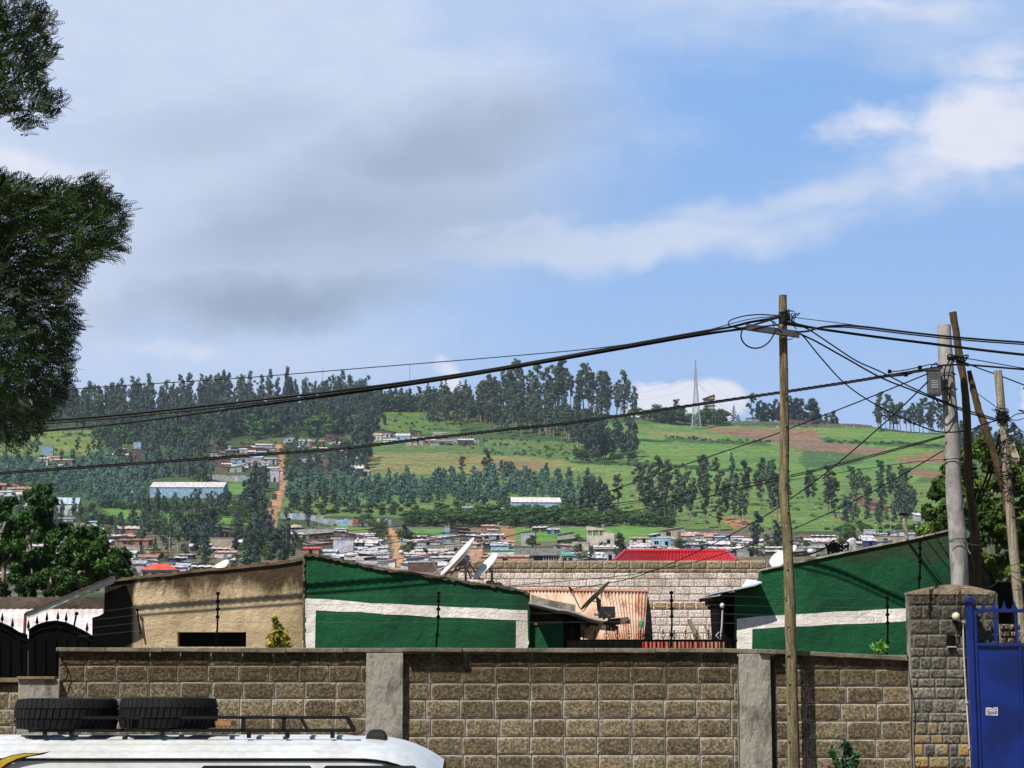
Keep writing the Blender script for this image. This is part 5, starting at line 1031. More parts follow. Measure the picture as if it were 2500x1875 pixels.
def build_backyard():
    RK = blockmat('pale_hollow_block', (.84,.76,.76), (.68,.61,.61), (.66,.58,.51), bumpd=.012); RT = blockmat('brown_top_block', (.42,.36,.28), (.30,.265,.21), (.40,.31,.19), bumpd=.03); RB = blockmat('rubble_mortar', (.66,.52,.35), (.50,.38,.25), (.34,.24,.14), bumpd=.05)
    Y = 55.0; t = thing('back_block_wall', 'pale grey block wall with a darker top course behind the yard', 'wall', P(1500, 1640, Y))
    blocks('top_course', RT, Y, 1120, 1880, [1369,1389], 36, t, relief=.014, jitter=.16, margin=.02, gap=.008)
    blocks('rubble_course', RB, Y, 1120, 1880, [1389.5,1397.5], 16, t, relief=.02, jitter=.5, margin=.02, gap=.008)
    blocks('block_course', RK, Y, 1120, 1880, [1398,1414,1433,1451,1468,1488], 36, t, relief=.006, jitter=.16, margin=.01, gap=.006)
    blocks('rubble_course', RB, Y, 1560, 1790, [1469.5,1487], 22, t, relief=.02, jitter=.5, margin=.02, gap=.008)
    blocks('block_course', RK, Y, 1585, 1790, [1489,1508,1527,1546,1566,1586], 31, t, relief=.006, jitter=.25, margin=.01, gap=.008)
    m = MB(); a = P(1118, 1368.5, Y); b = P(1880, 1640, Y); m.box((a.x, Y+.006, b.z), (b.x, Y+.25, a.z)); m.build('wall_core', mat('tan_mortar', (.50,.40,.28), c2=(.2,.14,.09), scale=2, bump=.03), t)
    m = MB(); m.bar(P(1682,1514,54.8), P(1708,1566,54.2), .09); m.tube([P(1720,1525,54.7), P(1728,1548,54.5), P(1740,1566,54.3)], .04, 5); tag(m.build('leaning_timber', WOODM, origin=P(1690,1540,54.5)), 'two leaning brown sticks against the pale block wall', 'timber')
    # rusty roof
    t = thing('rusty_roof_shed', 'shed with rust-streaked corrugated roof in the middle yard', 'shed', P(1480, 1680, 40))
    m, n, b = newmat('rusty_corrugated'); tc = n.node('ShaderNodeTexCoord'); mp = n.node('ShaderNodeMapping'); n.l.new(tc.outputs['Object'], mp.inputs[0]); mp.inputs['Scale'].default_value = (3.2, .5, .5)
    n1 = n.noise(mp.outputs[0], 1.6, 6, .65, .5); n2 = n.noise(tc.outputs['Object'], 1.4, 4, .6)
    c = n.mix(n.ramp(n1, .42, .66), (.66,.50,.38), (.42,.19,.10)); c = n.mix(n.ramp(n2, .55, .8), c, (.24,.09,.045)); n.put(b.inputs['Base Color'], c); b.inputs['Roughness'].default_value = .75
    s = MB(); s.sheet(P(1372,1563,38.6), P(1572,1562,38.6), P(1581,1449,41.2), P(1270,1446,41.2), 37*4, .035, .02, nv=4); s.build('roof', m, t)
    s = MB(); s.prism([P(1582,1452,41.2), P(1573,1562,38.6), P(1594,1562,38.9), P(1590,1500,40)], (.001,.6,-.1)); s.build('side_wall', mat('shade_black_wall', (0,0,0)), t)  # near-black wedge filling the dark gap beside the roof
    s = MB(); s.tube([P(1270,1446,41.25)+Vector((0,0,.04)), P(1581,1449,41.25)+Vector((0,0,.04))], .05, 6); s.build('ridge_cap', rmat('rust'), t)
    s = MB(); s.box((P(1380,0,39).x, 38.7, P(0,1700,39).z), (P(1570,0,39).x, 41, P(0,1568,38.7).z)); s.build('wall', wmat('dark'), t)
    b = P(1565, 1534, 38.75); s = MB(); s.lathe(b, (.05,.3,1), [(0,.02),(.07,.045),(.13,.045),(.16,.02)], 10); tag(s.build('bottle_cap_lamp', mat('green_plastic', (.05,.35,.22)), origin=b), 'tiny green and white lamp lying on the rusty roof', 'lamp')
    # red tin strip and dark parapet under the railing
    m = MB(); m.sheet(P(1567,1640,28), P(1768,1640,28), P(1768,1566.5,28), P(1567,1566.5,28), 80, .02); o = m.build('red_tin_panel', mat('red_rust_tin', (.48,.09,.06), c2=(.40,.19,.12), scale=3.5, contrast=(.45,.6)), origin=P(1660,1640,28)); tag(o, 'red rusty tin sheet behind the iron railing', 'tin panel')
    m = MB(); m.prism([P(x, y, 28.4) for x, y in ((1386,1567),(1566,1567),(1566,1700),(1386,1700))], (0,.2,0)); o = m.build('dark_parapet', mat('shade_black_wall', (0,0,0)), origin=P(1470,1700,28.4)); tag(o, 'black low parapet below the rusty roof', 'wall')
    # iron railing with heart finials
    Y = 26.6; t = thing('iron_railing', 'black iron railing with small heart finials above the block wall', 'railing', P(1590, 1640, Y))
    m = MB(); m.bar(P(1380,1564,Y), P(1800,1564,Y), .028, .03); m.build('rail', IRON, t)
    m = MB(); m.bar(P(1380,1600,Y), P(1800,1600,Y), .028, .03)
    for i in range(24): x = 1392+i*17.5; m.bar(P(x,1564,Y), P(x,1601,Y), .016)
    m.build('balusters', IRON, t)
    for i in range(14):
        x = 1397+i*27.7; m = MB(); c = P(x, 1551, Y)
        for sd in (-1, 1): m.tube([c+Vector((0,0,-.045)), c+Vector((sd*.022,0,-.02)), c+Vector((sd*.03,0,.01)), c+Vector((sd*.012,0,.028)), c+Vector((0,0,.012))], .0045, 5)
        m.tube([c+Vector((0,0,-.06)), c+Vector((0,0,.05))], .006, 5); m.lathe(c+Vector((0,0,.04)), (0,0,1), [(0,.004),(.012,.011),(.035,.001)], 6); m.build('finial', IRON, t)
    # red tiled roof
    Y = 75.0; t = thing('red_tiled_house', 'house with bright red ribbed tile roof behind the pale block wall', 'house', P(1650, 1420, Y)); RED = mat('red_tiles', (.50,.015,.016), c2=(.38,.01,.012), scale=1.5, rough=.5)
    e0, e1, r0, r1 = P(1499,1372,71.5), P(1799,1372,71.5), P(1526,1347,75), P(1772,1347,75); m = MB(); n = 33*4
    for j in range(4):
        A = e0.lerp(r0, j/4); B = e1.lerp(r1, j/4); C_ = e1.lerp(r1, (j+1)/4); D_ = e0.lerp(r0, (j+1)/4); u = Vector((0,-.01,.03))
        m.sheet(A+u*(1), B+u*(1), C_, D_, n, .05, .03)
    bk0, bk1 = e0+Vector((0,7,0)), e1+Vector((0,7,0)); m.add([r0, r1, bk1, bk0, e0, e1], [(0,1,2,3),(4,0,3),(1,5,2)]); m.build('roof', RED, t)
    m = MB()
    for a, b in ((r0, r1), (e0, r0), (e1, r1)): m.tube([a.lerp(b, i/16)+Vector((0,-.03,.03)) for i in range(17)], .075, 7)
    m.build('ridge_tiles', RED, t)
    m = MB(); m.box((e0.x+.4, 72, 4), (e1.x-.4, 78, e0.z)); m.build('wall', wmat('beige'), t)
build_backyard()

def build_pier_and_gate():
    Y = 24.8; t = thing('stone_pier', 'weathered grey stone gate pier with orange stains beside blue gate', 'gate pier', P(2320, 2138, Y))
    ST = blockmat('ashlar_stone', (.27,.26,.23), (.15,.145,.13), (.22,.21,.18), stain=(.05,.048,.045), zst=(P(2300,1720,Y).z, P(2300,1480,Y).z), orange=(P(2300,1860,Y).z, P(2300,1640,Y).z), bumpd=.02)
    hole = lambda a, b, ya, yb: a < 2330 and b > 2316 and ya < 1560 < yb and False
    ys = [1447,1478,1512,1549,1581,1603,1634,1656,1678,1707,1740,1763,1794,1816,1847,1875,1905,1935,1965,2000,2030,2060,2090,2120,2150]
    blocks('stone_face', ST, Y, 2218, 2436, ys, lambda r: [52,44,60,36,34,30,48,38][r % 8], t, relief=.014, jitter=.35, margin=.03, gap=.003)
    m = MB(); a = P(2218,1447,Y); b = P(2436,2150,Y); m.box((a.x+.002,Y+.012,b.z),(b.x-.002,Y+.22,a.z-.02)); m.build('pier_core', CONC, t)
    m = MB(); m.box((a.x-.004,Y-.018,a.z-.02),(b.x+.004,Y+.24,a.z+.012)); n = 12
    prof = [(lerp(2222,2430,i/n), 1444-17*math.sin(math.pi*min(1, i/n*1.0))**1.1) for i in range(n+1)]
    for k, (ya, yb, f) in enumerate(((.08,.22,1.0),(.0,.08,.55))): m.prism([P(x, 1444-(1444-y)*f, Y+ya) for x, y in prof]+[P(2430,1447,Y+ya), P(2222,1447,Y+ya)], (0, yb-ya, 0))
    m.build('cap', mat('cement_cap', (.33,.27,.19), c2=(.2,.16,.11), scale=3, bump=.03), t)
    m = MB(); a = P(2313,1550,Y-.035); b = P(2332,1578,Y-.035); m.box((a.x,Y-.036,b.z),(b.x,Y+.0,a.z)); m.build('niche', DARK, t); m = MB(); m.box((a.x-.01,Y-.06,b.z-.012),(b.x+.01,Y-.02,b.z)); m.build('niche_sill', mat('white_pipe', (.6,.6,.58)), t)
    c = P(2334,1505,Y-.09); e = thing('globe_lamp', 'round white globe lamp on the stone pier', 'lamp', c); m = MB(); m.sphere(c, .05, 14); m.build('globe', mat('cream_glass', (.70,.69,.52), rough=.25), e, smooth=True); m = MB(); m.tube([c+Vector((.0,.03,-.03)), c+Vector((.0,.10,-.06))], .03, 10); m.build('holder', IRON, e)
    m = MB(); m.tube([P(2351,1518,Y-.05), P(2353,1600,Y-.05), P(2360,1720,Y-.05), P(2371,1880,Y-.05), P(2372,2130,Y-.05)], .009, 8)
    for x, y in ((2351,1518),(2360,1715),(2367,1826)): c = P(x, y, Y-.06); m.box((c.x-.02,c.y-.01,c.z-.008),(c.x+.02,c.y+.03,c.z+.008))
    tag(m.build('conduit_pipe', mat('white_pipe', (.6,.6,.58)), origin=P(2360,1720,Y)), 'thin white conduit pipe running down between pier and gate', 'pipe')
    m = MB(); m.tube(catmull([P(2338,1560,Y-.03), P(2341,1470,Y-.04), P(2343,1446,Y-.04), P(2352,1437,Y+.1), P(2385,1438,Y+.2), P(2420,1432,Y+.3), P(2462,1400,25)]), .006, 5); tag(m.build('pier_cable', mat('black_cable', (.008,.008,.009), rough=.6, spec=.15), origin=P(2341,1446,Y)), 'black cable bending over the top of the stone pier', 'cable')
    m = MB(); m.tube(catmull([P(2208,1592,WY-.08), P(2215,1600,WY-.09), P(2219,1640,WY-.06), P(2226,1700,Y-.05), P(2226,1800,Y-.05), P(2228,1900,Y-.05)]), .007, 5); tag(m.build('wall_cable', MATS['black_cable'], origin=P(2219,1640,Y)), 'black cable clipped down the joint of wall and pier', 'cable')
    m = MB(); m.tube(catmull([P(142,1584,WY-.1), P(141,1595,WY-.1), P(152,1612,WY-.05), P(164,1634,WY-.05), P(163,1655,WY-.05), P(150,1668,WY-.08), P(140,1665,WY-.1)]), .007, 5); tag(m.build('wall_cable', MATS['black_cable'], origin=P(160,1634,WY)), 'black cable looping at left end of the block wall', 'cable')
    # gate
    Y = 24.62; BL = mat('royal_blue_paint', (.004,.023,.19), c2=(.0025,.013,.10), scale=1.6, rough=.42, spec=.45, bump=.002, bscale=3); t = thing('blue_gate', 'royal blue sheet metal gate with pointed top at the right edge', 'gate', P(2600, 2138, Y))
    X = lambda px, py=1500: P(px, py, Y).x; Z = lambda py: P(2400, py, Y).z; z0 = Z(2125)
    m = MB(); m.box((X(2360),Y-.05,z0),(X(2372.5),Y+.08,Z(1470))); m.build('gate_post', BL, t, bevel=.004); m = MB(); m.box((X(2373),Y-.02,z0),(X(2383),Y+.05,Z(1476))); m.build('stile', BL, t, bevel=.004)
    m = MB(); m.prism([P(2357,1471,Y-.07), P(2384,1471,Y-.07), P(2380,1462,Y-.07), P(2370,1454,Y-.07), P(2361,1462,Y-.07)], (0,.14,0)); m.build('post_cap', BL, t, bevel=.004)
    m = MB(); x1 = X(3080); m.box((X(2383),Y-.02,Z(1495)),(x1,Y+.03,Z(1487))); m.box((X(2383),Y-.03,Z(1577)),(x1,Y+.03,Z(1570))); m.build('rail', BL, t, bevel=.003)
    for i in range(26):
        x = 2401+i*25.5
        m = MB(); m.prism([P(x-8,1487,Y-.012), P(x+8,1487,Y-.012), P(x+3,1479,Y-.012), P(x,1467,Y-.012), P(x-3,1479,Y-.012)], (0,.024,0)); m.build('spike', BL, t)
    for i in range(12):
        x = 2429+i*52; m = MB(); m.box((X(x-3),Y-.015,Z(1570)),(X(x+3),Y+.015,Z(1495))); m.build('bar', BL, t)
    m = MB(); m.box((X(2383.5),Y+.0,z0),(x1,Y+.012,Z(1577.5))); m.build('panel', BL, t)
    m = MB()
    for x in (2486, 2600, 2712, 2824, 2936): m.box((X(x-3.5),Y-.02,z0),(X(x+3.5),Y-.001,Z(1577.2)))
    m.build('panel_rib', BL, t)
    m = MB()
    for k in range(6): x = 2385+k*104; m.tube([P(x,1562,Y), P(x+42,1512,Y)], .004, 5); m.tube([P(x+48,1512,Y), P(x+92,1562,Y)], .004, 5)
    m.build('tie_rod', IRON, t)
    m = MB(); m.prism([P(2407,1746,Y-.003), P(2436,1747,Y-.003), P(2436,1727,Y-.003), P(2427,1727,Y-.003), P(2422,1731,Y-.003), P(2419,1727,Y-.003), P(2407,1728,Y-.003)], (0,.002,0)); s = m.build('sticker', mat('sticker_paper', (.62,.60,.66)), t)
    m = MB(); m.prism([P(2409,1733,Y-.0055), P(2434,1733,Y-.0055), P(2434,1729,Y-.0055), P(2428,1730,Y-.0055), P(2422,1732.4,Y-.0055), P(2417,1730,Y-.0055), P(2409,1730,Y-.0055)], (0,.002,0)); m.build('sticker_band', mat('sticker_pink', (.60,.18,.22)), s)
    m = MB(); m.prism([P(2410,1744,Y-.0055), P(2434,1743,Y-.0055), P(2434,1735,Y-.0055), P(2420,1737,Y-.0055), P(2410,1735,Y-.0055)], (0,.002,0)); m.build('sticker_picture', mat('sticker_blue', (.25,.38,.55), c2=(.08,.09,.13), scale=30), s)
    # rubble wall and rocks glimpsed through the gate
    t = thing('rubble_wall', 'sunlit pale rubble wall seen through the blue gate bars', 'wall', P(2470, 2138, 27))
    RB2 = blockmat('pale_rubble', (.50,.42,.36), (.34,.28,.23), (.2,.15,.1), bumpd=.05)
    blocks('rubble_face', RB2, 27.0, 2440, 2492, [1522,1540,1556,1574,1592,1620], 17, t, relief=.06, jitter=.4, margin=.02, gap=.01); m = MB(); a = P(2440,1524,27); b = P(2492,2140,27); m.box((a.x,27.015,b.z),(b.x,27.4,a.z)); m.build('core', mat('tan_mortar', (0,0,0)), t)
    m = MB(); m.prism([P(x, y, 29) for x, y in ((2370,1310),(2430,1420),(2620,1430),(2800,1440),(2800,2100),(2370,2100))], (0,.3,0)); tag(m.build('yard_wall', mat('shade_black_wall', (0,0,0)), origin=P(2500,2100,29)), 'dark yard wall in deep shade behind the gate', 'wall')  # deep shade painted in: the wall itself is coloured near-black
build_pier_and_gate()

def build_left_gate():
    Y = 27.2; t = thing('black_gate', 'black iron double gate with arched spiked tops at far left', 'gate', P(90, 1800, Y))
    arch = [(70,1540),(90,1528),(112,1521),(136,1518),(160,1522),(181,1531),(205,1543),(227,1556)]
    for k, pts in enumerate((arch, [(-120,1545),(-90,1528),(-60,1519),(-30,1516),(0,1522),(24,1532),(46,1546),(66,1552)])):
        m = MB(); m.prism([P(x, y, Y) for x, y in pts]+[P(pts[-1][0],1700,Y), P(pts[0][0],1700,Y)], (0,.03,0)); lf = m.build('leaf', IRON, t)
        m = MB(); m.tube([P(x, y-1, Y-.01) for x, y in pts], .016, 6); m.tube([P(x, y+14, Y-.01) for x, y in pts], .010, 5)
        for x in range(int(pts[0][0])+14, int(pts[-1][0]), 26): m.bar(P(x, 1560, Y-.012), P(x, 1700, Y-.012), .012)
        cx = (pts[0][0]+pts[-1][0])/2
        for sd in (-1, 1): m.tube(catmull([P(cx,1538,Y-.015), P(cx+sd*9,1530,Y-.015), P(cx+sd*20,1529,Y-.015), P(cx+sd*24,1534,Y-.015), P(cx+sd*17,1536,Y-.015)], 4), .008, 5)
        m.build('frame', IRON, lf)
    for x, y in ((-40,1517),(-10,1519),(5,1522),(30,1536),(69,1540),(90,1529),(114,1521),(141,1518),(161,1522),(212,1546)):
        m = MB(); c = P(x, y, Y); m.lathe(c, (0,0,1), [(0,.010),(.03,.008),(.045,.022),(.075,.018),(.15,.001)], 8); m.build('spike', IRON, t)
build_left_gate()

def build_fence_posts():
    specs = [((527,1580),(532,1449),'electric fence post before the tan house window'), ((1065,1580),(1071,1449),'electric fence post before the left green gable'), ((1638,1581),(1639,1447),'electric fence post before the pale block wall'),
             ((2165,1600),(2166,1460),'electric fence post at lower right green wall'), ((2243,1437),(2246,1321),'electric fence post above the stone pier'), ((168,1572),(187,1498),'leaning fence post by the black gate'), ((344,1550),(335,1489),'leaning thin post at the tan house shadow')]
    tops = []
    for (xb, yb), (xt, yt), lab in specs:
        Y = 25.12 if yb > 1500 else 24.6
        if xb == 344: Y = 30.0
        b = P(xb, yb, Y); tp = P(xt, yt, Y); t = thing('fence_post', lab, 'fence post', b, 'electric fence posts along the wall')
        mid = b.lerp(tp, .42)+Vector((.01,0,0)); mid2 = Vector((tp.x, tp.y, mid.z+.02))
        m = MB(); m.tube([b, mid, tp] if xb != 344 else [b, tp], .0125, 6); m.build('rod', IRON, t)
        n = 1 if xb in (344, 168) else 5
        for i in range(n):
            c = mid.lerp(tp, i/(n-1)) if n > 1 else tp
            if i == 0 and n > 1: c = b.lerp(mid, .55)
            m = MB(); m.lathe(c-Vector((0,0,.02)), (0,0,1), [(0,.014),(.008,.024),(.03,.024),(.04,.014)], 8); m.build('insulator', IRON, t)
        tops.append((mid, tp))
    for i in range(4):
        for a, b_ in (((190,1500+i*18),(532,1452+i*22)), ((532,1452+i*22),(1070,1452+i*22)), ((1070,1452+i*22),(1639,1451+i*22)), ((1639,1451+i*22),(2166,1463+i*22))):
            m = MB(); m.tube([P(*a, 25.1), P((a[0]+b_[0])/2, (a[1]+b_[1])/2+2, 25.1), P(*b_, 25.1)], .0012, 3); o = m.build('fence_wire', mat('thin_steel_wire', (.2,.2,.2), metal=.5, rough=.5), origin=P(*a, 25.1))
            tag(o, '%s thin fence wire %s' % (['top','second','third','lowest'][i], {190:'left of the tan house window post',532:'before the tan house and left green gable',1070:'before the middle yard',1639:'before the right green gable'}[a[0]]), 'fence wire', 'thin electric fence wires')
build_fence_posts()

# ------------------------------------------------------------------ poles, boxes, cables
CABLE = MATS['black_cable']
def polewood(name, c, c2, crack=(.05,.04,.03)):
    m, t, b = newmat(name); tc = t.node('ShaderNodeTexCoord'); mp = t.node('ShaderNodeMapping'); t.l.new(tc.outputs['Object'], mp.inputs[0]); mp.inputs['Scale'].default_value = (14, 14, 1.3)
    n1 = t.noise(mp.outputs[0], 1.6, 6, .7, .6); n2 = t.noise(tc.outputs['Object'], 1.3, 4, .6); n3 = t.noise(tc.outputs['Object'], 40, 3, .6)
    cc = t.mix(t.ramp(n1, .36, .62), c2, c); cc = t.mix(t.ramp(n1, .30, .40, .9, 0), cc, crack); cc = t.mix(t.ramp(n3, .45, .6, 0, .6), cc, t.mix(1.0, cc, (.5,.5,.48), 'MULTIPLY')); cc = t.mix(t.ramp(n2, .5, .7, 0, .5), cc, t.mix(1.0, cc, (.8,.9,.62), 'MULTIPLY'))
    t.put(b.inputs['Base Color'], cc); b.inputs['Roughness'].default_value = .9; b.inputs['Specular IOR Level'].default_value = .2
    bn = t.node('ShaderNodeBump'); bn.inputs['Distance'].default_value = .018; t.l.new(n1, bn.inputs['Height']); t.l.new(bn.outputs[0], b.inputs['Normal']); return m
def pole(name, label, prof, Y, m, n=14, part='pole'):
    """prof: list of (left px, right px, py) from top to bottom"""
    base = P((prof[-1][0]+prof[-1][1])/2, prof[-1][2], Y); t = thing(name, label, 'utility pole', base); pts = []; rs = []
    for i in range(len(prof)-1):
        for j in range(4):
            q = [lerp(prof[i][k], prof[i+1][k], j/4) for k in range(3)]; pts.append(P((q[0]+q[1])/2+random.uniform(-.5,.5), q[2], Y)); rs.append((q[1]-q[0])/2/FPX*Y*random.uniform(.97, 1.04))
    q = prof[-1]; pts.append(P((q[0]+q[1])/2, q[2], Y)); rs.append((q[1]-q[0])/2/FPX*Y); mb = MB(); mb.tube(pts, rs, n); mb.build(part, m, t, smooth=False); return t
def cable(label, pts, r, Y, name='cable', group='cables between the poles', m=None, smooth=6, n=6):
    pts = list(pts); ext = lambda e, i, d: (e[0]+d, e[1]+(e[1]-i[1])/(e[0]-i[0])*d*.6, *e[2:])
    if pts[0][0] < 0: pts.insert(0, ext(pts[0], pts[1], -800))
    if pts[-1][0] > 2515: pts.append(ext(pts[-1], pts[-2], 900))
    q = [P(p[0], p[1], p[2] if len(p) > 2 else Y) for p in pts]; q = catmull(q, smooth); mb = MB(); mb.tube(q, r, n); o = mb.build(name, m or CABLE, origin=q[0]); tag(o, label, 'cable', group); return o
def build_poles():
    W1 = polewood('grey_brown_pole_wood', (.25,.205,.12), (.095,.075,.04)); W2 = polewood('orange_brown_pole_wood', (.13,.085,.04), (.055,.038,.02)); W3 = polewood('pale_weathered_pole_wood', (.38,.33,.25), (.20,.17,.115))
    p1 = pole('wooden_pole', 'tall knotty round wooden utility pole in front of the block wall', [(1901,1921,721),(1902,1923,848),(1904,1925,950),(1904,1927,1046),(1902,1925,1200),(1906,1930,1260),(1910,1934,1301),(1915,1942,1481),(1918,1945,1600),(1921,1949,1740),(1923,1954,1875),(1926,1958,2140)], 24.72, W1)
    m = MB(); rng = random.Random(2)
    for i in range(16):
        y = 760+i*70; c = P(lerp(1903,1922,(y-720)/1200)+rng.uniform(2,18), y, 24.66); m.sphere(c, rng.uniform(.012,.02), 5)
    m.build('knot', mat('pole_knot', (.14,.10,.06)), p1)
    m = MB(); a = P(1822,797,24.55); b = P(1952,816,24.55); m.prism([P(1822,790,24.55),P(1952,808,24.55),P(1952,823,24.55),P(1822,804,24.55)], (0,.07,0)); o = m.build('cable_trough', mat('grey_plastic', (.075,.075,.08), c2=(.05,.05,.055), rough=.6), origin=a.lerp(b,.5)); tag(o, 'grey plastic cable closure strapped across the top of wooden pole', 'cable closure')
    m = MB(); cc = P(1914,778,24.72)
    for i in range(7): m.tube([cc+Vector((math.cos(a)*.062, math.sin(a)*.062, (i-3)*.022+.01*math.sin(a*2+i))) for a in (2*math.pi*j/14 for j in range(15))], .008, 4)
    for i in range(10): m.tube(catmull([cc+Vector((rng.uniform(-.06,.08),-.07,rng.uniform(-.1,.1))), cc+Vector((rng.uniform(-.16,.2),-.12,rng.uniform(-.12,.12))), cc+Vector((rng.uniform(-.06,.1),-.07,rng.uniform(-.15,.1)))], 4), .005, 4)
    tag(m.build('cable_knot', CABLE, origin=cc), 'black tangle of cable ties round the top of wooden pole', 'cable tangle')
    CP_ = mat('cast_concrete_pole', (.40,.385,.365), c2=(.20,.19,.18), scale=4.5, bump=.006, bscale=25, stretch=(1,1,.5))
    p2 = pole('concrete_pole', 'thick smooth grey concrete utility pole with dark meter box', [(2288,2321,794),(2291,2326,869),(2302,2338,1001),(2308,2344,1100),(2309,2348,1200),(2316,2359,1301),(2322,2365,1427),(2330,2378,1600),(2350,2402,2070)], 28.0, CP_, 20)
    m = MB()
    for y, r in ((914,.118),(951,.12),(1123,.128),(1318,.136)):
        x = float(np.interp(y, [794,869,1001,1100,1200,1301,1427],[2304.5,2308.5,2320,2326,2328.5,2337.5,2343.5])); c = P(x, y, 28.0); m.tube([c+Vector((math.cos(a)*r, math.sin(a)*r, .004*math.sin(a*3))) for a in (2*math.pi*j/20 for j in range(21))], .006, 4)
    m.build('strap', IRON, p2)
    c = P(2280,934,27.85); t = thing('meter_box', 'dark grey louvred metal box hung on the concrete pole', 'electrical box', c, rz=R(-3))
    GB = mat('dark_grey_box', (.10,.105,.11), c2=(.06,.065,.07), rough=.45, scale=3); m = MB(); m.box((-.085,-.08,-.165),(.085,.09,.165)); m.build('body', GB, t, local=True, bevel=.006); m = MB(); m.box((-.095,-.09,.16),(.09,.1,.18)); m.box((-.085,-.08,-.18),(.09,.09,-.166)); m.build('lid', GB, t, local=True)
    m = MB()
    for i in range(5): m.box((-.045,-.088,-.09+i*.024),(.045,-.079,-.08+i*.024))
    m.build('louvre', mat('louvre_light', (.42,.42,.42)), t, local=True)
    p3 = pole('wooden_pole', 'orange-brown wooden pole leaning behind the concrete pole', [(2316,2335,762),(2325,2342,805),(2332,2352,869),(2344,2362,926),(2350,2370,1001),(2353,2373,1100),(2358,2377,1200),(2368,2392,1300),(2379,2398,1433),(2390,2410,1600),(2410,2432,2060)], 28.5, W2)
    p4 = pole('brace_pole', 'slanting bent wooden brace pole propped against the rightmost pole', [(2360,2371,905),(2368,2384,950),(2380,2398,1001),(2392,2410,1031),(2404,2421,1066),(2416,2432,1100),(2431,2450,1152),(2444,2464,1200),(2450,2478,1245),(2466,2486,1290)], 27.9, W2)
    p5 = pole('wooden_pole', 'rightmost pale wooden pole wrapped in cable tangle', [(2426,2446,905),(2434,2454,989),(2442,2462,1046),(2445,2467,1122),(2452,2472,1200),(2463,2487,1346),(2475,2498,1466),(2486,2512,1569),(2500,2528,1760),(2515,2545,2070)], 27.6, W3)
    c = P(2474,1105,27.5); t = thing('junction_box', 'small cream plastic box tilted on the rightmost pole', 'electrical box', c); t.rotation_euler = (0, R(-18), 0); m = MB(); m.box((-.045,-.05,-.11),(.045,.04,.11)); m.build('body', mat('cream_plastic', (.55,.47,.34), rough=.5), t, local=True, bevel=.008); m = MB(); m.box((-.03,-.055,-.14),(.03,.0,-.11)); m.box((-.025,-.058,-.085),(.025,-.052,.085)); m.build('cover', mat('cream_plastic_dark', (.44,.37,.27), rough=.5), t, local=True)
    # tangle on the right pole
    m = MB(); rng = random.Random(9)
    for k in range(46):
        y = rng.choice([1020+rng.gauss(0,9)]*2+[rng.uniform(1050,1200)]); x = float(np.interp(y, [905,989,1046,1122,1200],[2436,2444,2452,2456,2462])); c = P(x, y, 27.6); a0 = rng.uniform(0, 6.28); r = .072+rng.uniform(0,.03); tl = rng.uniform(-.05,.05)
        m.tube([c+Vector((math.cos(a)*r, math.sin(a)*r, tl*math.sin(a+a0))) for a in (a0+rng.uniform(3,6.3)*j/10 for j in range(11))], rng.uniform(.003,.007), 4)
    for k in range(22):
        y = rng.uniform(1012,1190); x = float(np.interp(y, [905,989,1046,1122,1200],[2436,2444,2452,2456,2462])); c = P(x, y, 27.5); m.tube(catmull([c+Vector((rng.uniform(-.08,.08),-.05,0)), c+Vector((rng.uniform(-.22,.24),-.1,rng.uniform(-.1,.12))), c+Vector((rng.uniform(-.12,.2),-.08,rng.uniform(-.25,.1))), c+Vector((rng.uniform(-.05,.06),-.06,rng.uniform(-.3,.0)))], 5), rng.uniform(.003,.006), 4)
    tag(m.build('cable_tangle', CABLE, origin=P(2455,1100,27.6)), 'thick tangle of black wires wound down the rightmost pole', 'cable tangle')
    # clamp and loops on the concrete pole
    m = MB(); c = P(2322,875,27.8); rng = random.Random(4)
    for k in range(12): m.tube(catmull([c+Vector((rng.uniform(-.06,.1),0,rng.uniform(-.03,.03))), c+Vector((rng.uniform(-.12,.25),-.06,rng.uniform(-.04,.05))), c+Vector((rng.uniform(0,.28),-.03,rng.uniform(-.12,.02)))], 4), .009, 5)
    m.box((c.x-.05,c.y-.05,c.z-.02),(c.x+.09,c.y+.02,c.z+.02)); tag(m.build('line_clamp', CABLE, origin=c), 'black dead-end clamps and wire tails on the concrete pole', 'line clamp')
    cable('black drop cable looping from the clamps down the concrete pole', [(2318,880),(2306,905),(2308,940),(2318,968),(2312,985),(2298,990),(2285,975),(2282,962)], .010, 27.78); cable('second drop cable curling under the dark meter box', [(2322,885),(2314,930),(2313,965),(2300,992),(2286,988),(2278,975),(2278,962)], .008, 27.74)
    cable('cable loop above the dark meter box', [(2272,898),(2276,892),(2286,886),(2290,894),(2284,900)], .009, 27.8)
    pb = pole('short_post', 'short pale round post with black cap above the green gable', [(2203,2214,1258),(2205,2216,1285),(2208,2218,1316),(2210,2221,1360)], 31.0, W3); m = MB(); a = P(2206,1256,31); m.lathe(a-Vector((0,0,.01)), (.1,0,1), [(0,.05),(.012,.07),(.02,.065),(.028,.03)], 12); m.build('cap', IRON, pb)
